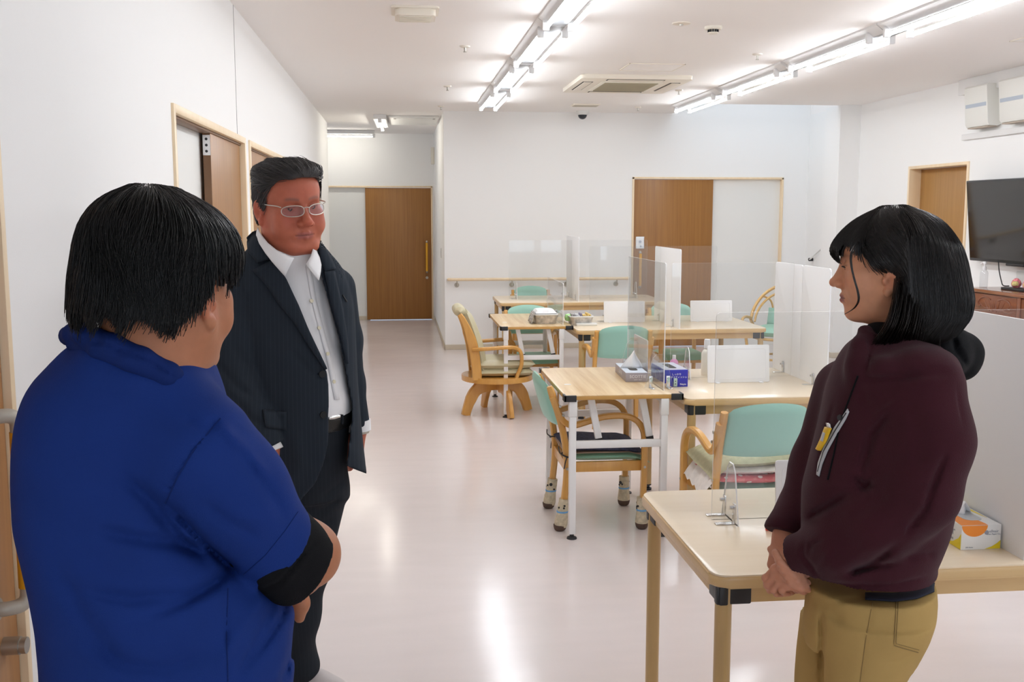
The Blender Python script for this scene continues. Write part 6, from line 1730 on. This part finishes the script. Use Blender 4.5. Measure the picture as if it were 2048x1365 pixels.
    Hc = H.like(); X, Y, Z = Hc.grid(); az = np.degrees(np.arctan2(np.abs(X), Y)) + 0 * Z
    Hc.D = np.maximum(H.D + .004, (zb(az, X) + .003 - Z) * .8).astype(np.float32)
    V, F = Hc.mesh(); hc = arr_obj('hair', (V * s) @ Rm.T + org, F, M['hairgrey2'], t)
    cw = np.array([0, -.06, .12])
    def flow(p, gr):
        d = np.stack([p[:, 0] * 2.5 + .1, -np.ones(len(p)), .25 * np.ones(len(p))], 1); sd = np.stack([0 * p[:, 0], -.75 * np.ones(len(p)), -.8 * np.ones(len(p))], 1)
        top = smooth01((p[:, 2] - .035) / .05)[:, None]; return d * top + sd * (1 - top)
    V, F = hair_strands(H, zb, lambda a, x: zb(a, x) - .012, cw, 4200, flow, off=(.0, .007), thick=.0008, steps=10, step=.008, seed=9, tip_out=.6, jitter=.16, len_rng=(.4, 1.0), drop_fn=lambda q: ((q[:, :, 2] < zb(np.degrees(np.abs(np.arctan2(q[:, :, 0], q[:, :, 1]))), 0) - .004) & (q[:, :, 1] > .03)).any(1))
    arr_obj('hair_strands', (V * s) @ Rm.T + org, F, M['hairgrey2'], hc, True, True, kind='stuff')
    # glasses
    g = struct_none('glasses', t)
    def HL(q): return Vector(Rm @ (np.array(q) * s) + org)
    ys = .1115
    for sx in (-1, 1):
        def lens_pt(a):
            c, w_ = math.cos(a), math.sin(a); r = (abs(c) ** 2.6 + abs(w_) ** 2.6) ** (-1 / 2.6)
            x = sx * .0335 + .0265 * c * r; z = -.0045 + .0140 * w_ * r + .0025 * sx * 0
            return (x, ys - .55 * (abs(x) - .01) ** 2 / .06, z)
        bm = B(); tube(bm, [HL(lens_pt(a)) for a in np.linspace(0, 2 * PI, 33)], .0013, 8, cap=False); obj('rim', bm, M['glassmetal'], g, True)
        bm = B(); vs = [bm.verts.new(HL(lens_pt(a))) for a in np.linspace(0, 2 * PI, 33)[:-1]]; bm.faces.new(vs); ln = obj('lens', bm, M['lens'], g, True, smooth=False); md = ln.modifiers.new('t', 'SOLIDIFY'); md.thickness = .0015
        bm = B(); tube(bm, cr([HL((sx * .0595, ys - .024, .006)), HL((sx * .069, .082, .010)), HL((sx * .0755, .04, .011)), HL((sx * .0805, .0, .012)), HL((sx * .080, -.018, .006))], 4), .0016, 8); obj('temple_arm', bm, M['glassmetal'], g, True)
    bm = B(); tube(bm, cr([HL((-.008, ys, .002)), HL((0, ys + .004, .004)), HL((.008, ys, .002))], 5), .0014, 8); obj('bridge', bm, M['glassmetal'], g, True)
M['hairgrey2'] = hair_mat('salt_and_pepper_hair', (.050, .044, .043), .5); M['glassmetal'] = mat('silver_rim', (.62, .58, .52), .3, metal=.7); M['lens'] = acrylic_mat('spectacle_lens', (.93, .92, .97), .9, .015)
def struct_none(name, parent):
    o = bpy.data.objects.new(name, None); COL.objects.link(o); o.parent = parent; return o

# ---------------------------------------------------------------- 3. woman in the maroon hoodie
def woman():
    t = person('person with a dark bob, maroon hoodie and khaki trousers, standing in profile', 1.0, 2.06)
    Yc = 2.06; ang = -VIEWA(P(1770, 900, Yc)); s = .95
    skin = (.62, .295, .165); blush = (.64, .23, .135)
    Rm = rot_head(math.radians(66), math.radians(-3), math.radians(0)); org = P(1772, 530, 2.07)
    hv = head_volume(wide=.97, heavy=.25, fem=1.0, slit=.0014, neck_to=(0, -.045, -.20), neck_r=(.046, .052), ear_dz=-.020); V, F = hv.mesh()
    C = face_tint(V, skin, (.28, .085, .085), blush, (.06, .04, .03), .35); parts = [((V * s) @ Rm.T + org, F, C)]
    bv = Vol((.6, 1.75, .05), (1.35, 2.4, 1.45), .010); bv.stack(px_rows([(700, 1740, 1850, .07), (800, 1700, 1880, .10), (1000, 1660, 1850, .10), (1140, 1670, 1830, .10)], Yc), ang, k=.02); bv.cap(P(1790, 650, 2.06), P(1800, 740, 2.06), .045, k=.03)
    V, F = bv.mesh(); parts.append((V, F, skin))
    hd = Vol((.55, 1.8, .72), (1.0, 2.45, 1.02), .003)
    # far (right) hand hangs from its cuff, near (left) hand folded over it
    add_hand(hd, P(1566, 1072, 2.17), P(1560, 1150, 2.14) - P(1568, 1072, 2.17), P(1500, 1110, 2.12) - P(1580, 1105, 2.2), -1, .86, curls=((28, 42, 30), (30, 46, 32), (32, 48, 32), (34, 50, 34)), spread=2)
    add_hand(hd, P(1618, 1118, 2.08), P(1566, 1150, 2.09) - P(1618, 1118, 2.08), P(1590, 1085, 2.0) - P(1596, 1140, 2.06), 1, .84, curls=((30, 45, 30), (34, 48, 32), (36, 50, 34), (38, 50, 34)), spread=2)
    hd.chain([P(1562, 1148, 2.09), P(1582, 1166, 2.075), P(1607, 1180, 2.075)], [.012, .014, .012], k=.01); hd.chain([P(1572, 1150, 2.075), P(1590, 1160, 2.065), P(1612, 1168, 2.07)], [.011, .0135, .011], k=.006)
    for i in range(4):
        hd.chain([P(1551 + i * 5, 1106 + i * 15, 2.075), P(1560 + i * 7, 1124 + i * 14, 2.052), P(1580 + i * 8, 1140 + i * 12.5, 2.045), P(1602 + i * 5, 1150 + i * 10, 2.05)], [.0082, .0088, .0085, .0072], k=.0025)
    V, F = hd.mesh(); parts.append((V, F, [.54, .24, .145]))
    finish_body(t, parts); add_eyes(t, Rm, org, s, (0, -.15))
    bm = B(); tube(bm, cr([Vector(Rm @ (np.array(q) * s) + org) for q in ((-.019, .0895, .0005), (-.031, .0935, .0015), (-.0445, .0865, -.001))], 4), .0011, 6)
    tube(bm, cr([Vector(Rm @ (np.array(q) * s) + org) for q in ((.019, .0895, .0005), (.031, .0935, .0015), (.0445, .0865, -.001))], 4), .0011, 6); obj('eyelashes', bm, M['hairblack'], t, True)
    # chinos
    pv = Vol((.55, 1.7, .04), (1.35, 2.4, 1.02), .006)
    pv.stack(px_rows([(1165, 1610, 1872, .150), (1190, 1609, 1874, .155), (1217, 1606, 1872, .158), (1250, 1603, 1862, .155), (1285, 1606, 1846, .140)], Yc), ang, k=0)
    a2 = lambda rows, Y: px_rows(rows, Y)
    pv.stack(a2([(1235, 1640, 1866, .095), (1262, 1643, 1857, .095), (1305, 1644, 1837, .092), (1335, 1643, 1820, .090), (1375, 1644, 1800, .088), (1460, 1655, 1782, .080), (1560, 1668, 1772, .068), (1680, 1672, 1766, .060), (1800, 1690, 1752, .045), (1935, 1694, 1748, .042)], 1.985), ang, k=.02)
    pv.stack(a2([(1235, 1599, 1800, .090), (1262, 1596, 1790, .09), (1305, 1591, 1770, .088), (1365, 1587, 1735, .086), (1460, 1592, 1715, .078), (1560, 1600, 1705, .068), (1680, 1606, 1700, .06), (1790, 1620, 1682, .045), (1860, 1625, 1680, .042)], 2.135), ang, k=.02)
    creases(pv, [([(1641, 1215), (1643, 1290), (1642, 1390)], 5, .012), ([(1640, 1212), (1700, 1200), (1760, 1196)], 6, .003), ([(1745, 1200), (1728, 1300), (1716, 1400)], 3, .0025), ([(1620, 1190), (1660, 1215), (1690, 1250)], 10, .005), ([(1836, 1303), (1800, 1322), (1770, 1330)], 8, .005)], Yc, yc=2.1)
    V, F = pv.mesh(); pt = arr_obj('trousers', V, F, M['khaki'], t)
    tube_on('pocket_seam', pv, [(1793, 1205), (1790, 1250), (1788, 1292), (1836, 1306)], 1.6, 2.4, .0011, M['khakiseam'], pt, .0004, 26, 6)
    tube_on('pocket_seam', pv, [(1797, 1205), (1794, 1248), (1792, 1288), (1838, 1301)], 1.6, 2.4, .0008, M['khakiseam'], pt, .0004, 26, 6)
    tube_on('side_seam', pv, [(1745, 1205), (1730, 1290), (1716, 1395)], 1.6, 2.4, .0009, M['khakiseam'], pt, .0004, 26, 6)
    fd = np.array([-math.sin(math.radians(66)), math.cos(math.radians(66)), 0])
    for q in (P(1725, 1935, 1.985), P(1655, 1860, 2.135)): q[2] = 0; h = q - fd * .06; shoe(t, h, h + fd * .235, .088, .08, M['board'], M['ltgrey'])
    # hoodie
    hv2 = Vol((.50, 1.65, .84), (1.50, 2.5, 1.45), .005)
    hv2.stack(px_rows([(668, 1728, 1862, .085), (685, 1696, 1885, .12), (705, 1680, 1902, .145), (735, 1664, 1914, .165), (780, 1648, 1924, .178), (845, 1634, 1936, .185), (910, 1616, 1930, .185), (975, 1600, 1912, .182), (1055, 1600, 1898, .180), (1100, 1604, 1882, .178), (1122, 1607, 1872, .174), (1150, 1606, 1886, .178), (1172, 1610, 1882, .176), (1198, 1614, 1874, .172), (1212, 1640, 1852, .158)], Yc), ang, k=0, ex=2.3)
    hv2.chain([P(1850, 775, 1.925), P(1862, 880, 1.895), P(1838, 985, 1.885)], [.078, .076, .072], k=.04)
    hv2.chain([P(1838, 985, 1.885), P(1760, 1050, 1.915), P(1690, 1092, 1.965), P(1650, 1103, 2.01)], [.072, .064, .057, .050], k=.03)
    cf = hv2.like(); cf.cap(P(1660, 1100, 2.0), P(1600, 1114, 2.065), .054, .049, k=0)
    hv2.chain([P(1690, 780, 2.22), P(1640, 930, 2.26), P(1600, 1030, 2.22)], [.07, .062, .056], k=.04)
    cf.cap(P(1605, 1020, 2.22), P(1570, 1062, 2.18), .058, .046, k=0)
    cutcyl(cf, P(1596, 1122, 2.065), P(1575, 1132, 2.075) - P(1640, 1106, 2.02), .085, .10)
    cutcyl(cf, P(1571, 1068, 2.18), P(1562, 1110, 2.16) - P(1580, 1040, 2.19), .075, .09); merge(hv2, cf, .012)
    creases(hv2, [([(1716, 960), (1735, 900), (1740, 870), (1780, 820)], 9, .012), ([(1706, 955), (1730, 975), (1745, 960)], 7, .014), ([(1740, 865), (1760, 830), (1800, 800)], 8, -.006), ([(1700, 985), (1660, 1010), (1610, 1040)], 8, .014), ([(1895, 900), (1870, 960), (1850, 1020), (1800, 1080)], 7, .012), ([(1800, 1085), (1740, 1130), (1690, 1150)], 8, .013), ([(1690, 1150), (1720, 1140), (1760, 1132), (1800, 1128)], 6, .008), ([(1800, 1120), (1840, 1110), (1875, 1108)], 8, .006), ([(1640, 1165), (1700, 1172), (1790, 1172), (1870, 1150)], 5, .006),
                    ([(1640, 1150), (1700, 1120), (1750, 1085)], 12, -.005), ([(1610, 1085), (1605, 1110), (1625, 1135), (1640, 1160)], 5, .006), ([(1650, 1075), (1622, 1090), (1615, 1115)], 4, .005), ([(1690, 730), (1720, 770), (1740, 830)], 12, .004), ([(1670, 800), (1650, 880), (1635, 960)], 4, .004), ([(1820, 800), (1840, 870), (1835, 950)], 16, .005), ([(1780, 990), (1740, 1010), (1700, 1040)], 14, .005), ([(1900, 760), (1915, 830), (1912, 880)], 10, .004), ([(1666, 1095), (1630, 1150), (1612, 1165)], 6, -.004), ([(1800, 760), (1850, 742), (1905, 745)], 8, .005)], Yc, yc=2.12)
    cloth_noise(hv2, .0018, 28, 8)
    ev = hv2.like(); ev.chain([P(1731, 664, 2.03), P(1722, 695, 1.995), P(1716, 728, 1.975), P(1719, 750, 1.965)], [.013, .016, .016, .011], k=.03)
    ev.chain([P(1719, 748, 1.965), P(1765, 738, 1.925), P(1830, 731, 1.912), P(1885, 735, 1.95), P(1912, 735, 2.03)], [.010, .014, .016, .016, .014], k=.03)
    merge(hv2, ev, .035); creases(hv2, [([(1712, 757), (1760, 757), (1830, 752), (1905, 752)], 6, .006), ([(1734, 668), (1741, 700), (1735, 735), (1722, 752)], 4, .006)], Yc, yc=2.12)
    V, F = hv2.mesh(); ho = arr_obj('hoodie', V, F, M['maroon'], t)
    # rolled cuff rim of the near sleeve
    # hood: black-lined roll behind the neck, maroon edge round to the zip
    kv = Vol((.75, 1.7, 1.15), (1.40, 2.4, 1.52), .0045)
    kv.chain([P(1900, 700, 2.06), P(1925, 705, 2.06), P(1926, 735, 2.05)], [.048, .034, .024], k=.03)
    kv.chain([P(1800, 722, 1.99), P(1850, 722, 1.985), P(1895, 720, 2.01), P(1915, 715, 2.07), P(1880, 705, 2.17), P(1820, 700, 2.20)], [.016, .024, .032, .040, .036, .025], k=.025)
    kv.ell(P(1872, 696, 2.06), (.065, .070, .040), k=.03)
    creases(kv, [([(1905, 672), (1912, 700), (1935, 735)], 7, .010), ([(1850, 690), (1890, 715), (1910, 750)], 8, .006)], Yc)
    V, F = kv.mesh(); arr_obj('hood_lining', V, F, M['hoodblack'], t)
    iv = Vol((.80, 1.8, 1.15), (1.2, 2.35, 1.5), .005); iv.chain([P(1748, 672, 2.03), P(1742, 710, 1.99), P(1733, 738, 1.965)], [.020, .018, .010], k=.01); iv.cap(P(1770, 690, 2.05), P(1800, 700, 2.06), .055, k=.02)
    V, F = iv.mesh(); arr_obj('inner_collar', V, F, M['hoodblack'], t)
    # zips and pull
    tube_on('front_zip', hv2, [(1716, 752), (1702, 790), (1680, 850), (1668, 910), (1656, 960)], 1.6, 2.5, .0020, M['hoodblack'], ho, .0008, 30)
    patch('zip_garage', hv2, [(1697, 818), (1688, 832), (1671, 855), (1650, 895), (1638, 925), (1635, 950)], [(1700, 824), (1694, 838), (1676, 868), (1657, 903), (1646, 930), (1640, 954)], 1.6, 2.5, .0022, .002, M['zipgrey'], ho, 20, 4, .001)
    tube_on('pocket_zip', hv2, [(1695, 826), (1672, 864), (1650, 905), (1638, 945)], 1.6, 2.5, .0016, M['black'], ho, .0036, 24)
    disc_on('zip_slider', hv2, 1684, 836, 1.6, 2.5, .006, .004, M['black'], ho, .004)
    pl = patch('badge', hv2, [(1657, 856), (1647, 880), (1638, 900)], [(1669, 858), (1659, 884), (1648, 904)], 1.6, 2.5, .0075, .003, M['badge'], ho, 10, 5, .002)
    patch('badge_mark', hv2, [(1655, 867), (1650, 884)], [(1660, 869), (1655, 886)], 1.6, 2.5, .0108, .001, M['zipgrey'], pl, 6, 3)
    patch('badge_clip', hv2, [(1659, 847), (1661, 856)], [(1667, 849), (1668, 858)], 1.6, 2.5, .007, .003, M['chrome'], pl, 5, 3)
    patch('undershirt_hem', pv, [(1730, 1190), (1790, 1191), (1835, 1185), (1868, 1170)], [(1730, 1203), (1790, 1207), (1835, 1201), (1868, 1187)], 1.6, 2.5, .004, .003, mat('navy_undershirt', (.012, .013, .03), .9), t, 16, 4)
    # hair: bob with fringe
    H = Vol((-.16, -.24, -.27), (.16, .19, .19), .004, far=.1)
    H.stack([(-.215, 0, -.012, .046, .040), (-.19, 0, -.026, .074, .066), (-.16, 0, -.050, .089, .094), (-.12, 0, -.058, .096, .113), (-.08, 0, -.058, .098, .119), (-.03, 0, -.045, .097, .124), (0, 0, -.035, .096, .129), (.037, 0, -.018, .092, .135), (.06, 0, -.016, .088, .124), (.085, 0, -.018, .076, .105), (.105, 0, -.019, .060, .082), (.121, 0, -.018, .036, .050), (.131, 0, -.018, .014, .018)], 0, k=0, ex=2.1)
    for sx in (-1, 1): H.ell((sx * .104, .006, -.034), (.036, .034, .044), k=.015, mode='sub')
    H.blur(2)
    zb = lambda az, x: np.interp(az, [0, 18, 26, 32, 40, 52, 64, 76, 86, 98, 102, 106, 120, 150, 180], [.020, .018, .040, .058, .046, .026, .002, -.012, -.012, -.010, -.06, -.178, -.180, -.165, -.150])
    Hc = H.like(); X, Y, Z = Hc.grid(); az = np.degrees(np.arctan2(np.abs(X), Y)) + 0 * Z
    Hc.D = np.maximum(H.D + .006, (zb(az, X) + .004 - Z) * .7).astype(np.float32)
    V, F = Hc.mesh(); hc = arr_obj('hair', (V * s) @ Rm.T + org, F, M['hairdark'], t)
    cw = np.array([0, -.02, .135])
    zroot = lambda az, x: np.interp(az, [0, 30, 60, 80, 95, 105, 180], [.05, .062, .05, .03, .03, -.02, -.05])
    zend = lambda az, x: np.interp(az, [0, 18, 26, 32, 40, 52, 64, 76, 88, 98, 102, 120, 150, 180], [.014, .012, .036, .054, .042, .020, -.006, -.018, -.018, -.020, -.05, -.192, -.175, -.158])
    def flow(p, gr):
        d = p - cw; d[:, 2] *= .2; d /= np.linalg.norm(d, axis=1, keepdims=True); top = smooth01((p[:, 2] - .04) / .07)[:, None]
        az = np.degrees(np.arctan2(np.abs(p[:, 0]), p[:, 1])); back = (smooth01((az - 48) / 20) * smooth01((116 - az) / 12) * smooth01((p[:, 2] + .06) / .05))[:, None]
        fw = (smooth01((-.085 - p[:, 2]) / .04) * smooth01((az - 90) / 10))[:, None]
        return d * (.15 + 1.0 * top) + np.array([0, 0, -1.0]) * (1 - .6 * top) + np.array([0, -.75, 0]) * back + np.array([0, .75, 0]) * fw
    V, F = hair_strands(H, zroot, zend, cw, 8500, flow, off=(.0, .006), thick=.0005, steps=24, step=.0135, seed=21, jitter=.06, len_rng=(.8, 1.0), clump=.3, stop_fn=lambda q, az, j: np.where(q[:, 2] > -.050, q[:, 2] < zend(az, q[:, 0]) + j[:, 0] * .05, q[:, 2] < np.interp(az, [60, 90, 120, 150, 180], [-.195, -.20, -.19, -.172, -.155]) + j[:, 0] * .06) | ((q[:, 2] < -.05) & (q[:, 1] > .045)))
    arr_obj('hair_strands', (V * s) @ Rm.T + org, F, M['hairdark'], hc, True, True, kind='stuff')
    bm = B(); rr = random.Random(11)
    for k in range(900):
        u = rr.random(); e = rr.gauss(0, 3); yb = 700 + 8 * math.sin(u * 3.0) + rr.gauss(0, 4) - 10 * (1 - u) ** 2 - 18 * max(0, u - .75); dY = rr.uniform(-.012, .02)
        x0_ = 1790 + 95 * u + rr.gauss(0, 2); pts = [(x0_, 560 + rr.uniform(-6, 25), 1.985 + dY), (x0_ - 3 - 3 * (1 - u), 610 + e, 1.967 + dY), (x0_ - 12 * (1 - u) - 4, 645 + e, 1.965 + dY), (x0_ - 30 * (1 - u) - 5, 675 + e, 1.972 + dY), (x0_ - 44 * (1 - u) - 8, yb, 1.99 + dY)]
        pp = cr([Vector(P(*q)) for q in pts], 3); tube(bm, pp, [.0006] * (len(pp) - 3) + [.0005, .0003, .0002], 3)
    obj('lower_strands', bm, M['hairdark'], hc, True, kind='stuff')
    bm = B(); rr = random.Random(4)
    for k in range(12):
        j = lambda: rr.uniform(-1.6, 1.6); e = rr.uniform(.9, 1.05)
        tube(bm, cr([Vector(P(x + j() * q, y, Y)) for x, y, Y, q in ((1722, 476, 2.045, 2.2), (1706, 500, 2.00, 1.8), (1702, 525, 1.985, 1.3), (1709, 560, 1.982, 1.2), (1716, 585, 1.982, 1.2), (1717, 602, 1.985, 1.2), (1708, 617, 1.995, .9), (1689, 629 * e + 629 * (1 - e), 2.03, .6))], 4), [.0006] * 22 + [.0006, .0006, .0006, .0005, .0004, .0003, .0002], 5)
    obj('side_lock', bm, M['hairdark'], hc, True)
M['khakiseam'] = mat('khaki_seam', (.25, .16, .055), .85); M['zipgrey'] = mat('reflective_grey', (.50, .51, .52), .35); M['badge'] = mat('yellow_badge', (.80, .48, .01), .4)
import time as _t
_t0 = _t.time()
man_blue(); _t1 = _t.time(); man_suit(); _t2 = _t.time(); woman(); _t3 = _t.time()
print('PEOPLE s', _t1 - _t0, _t2 - _t1, _t3 - _t2)
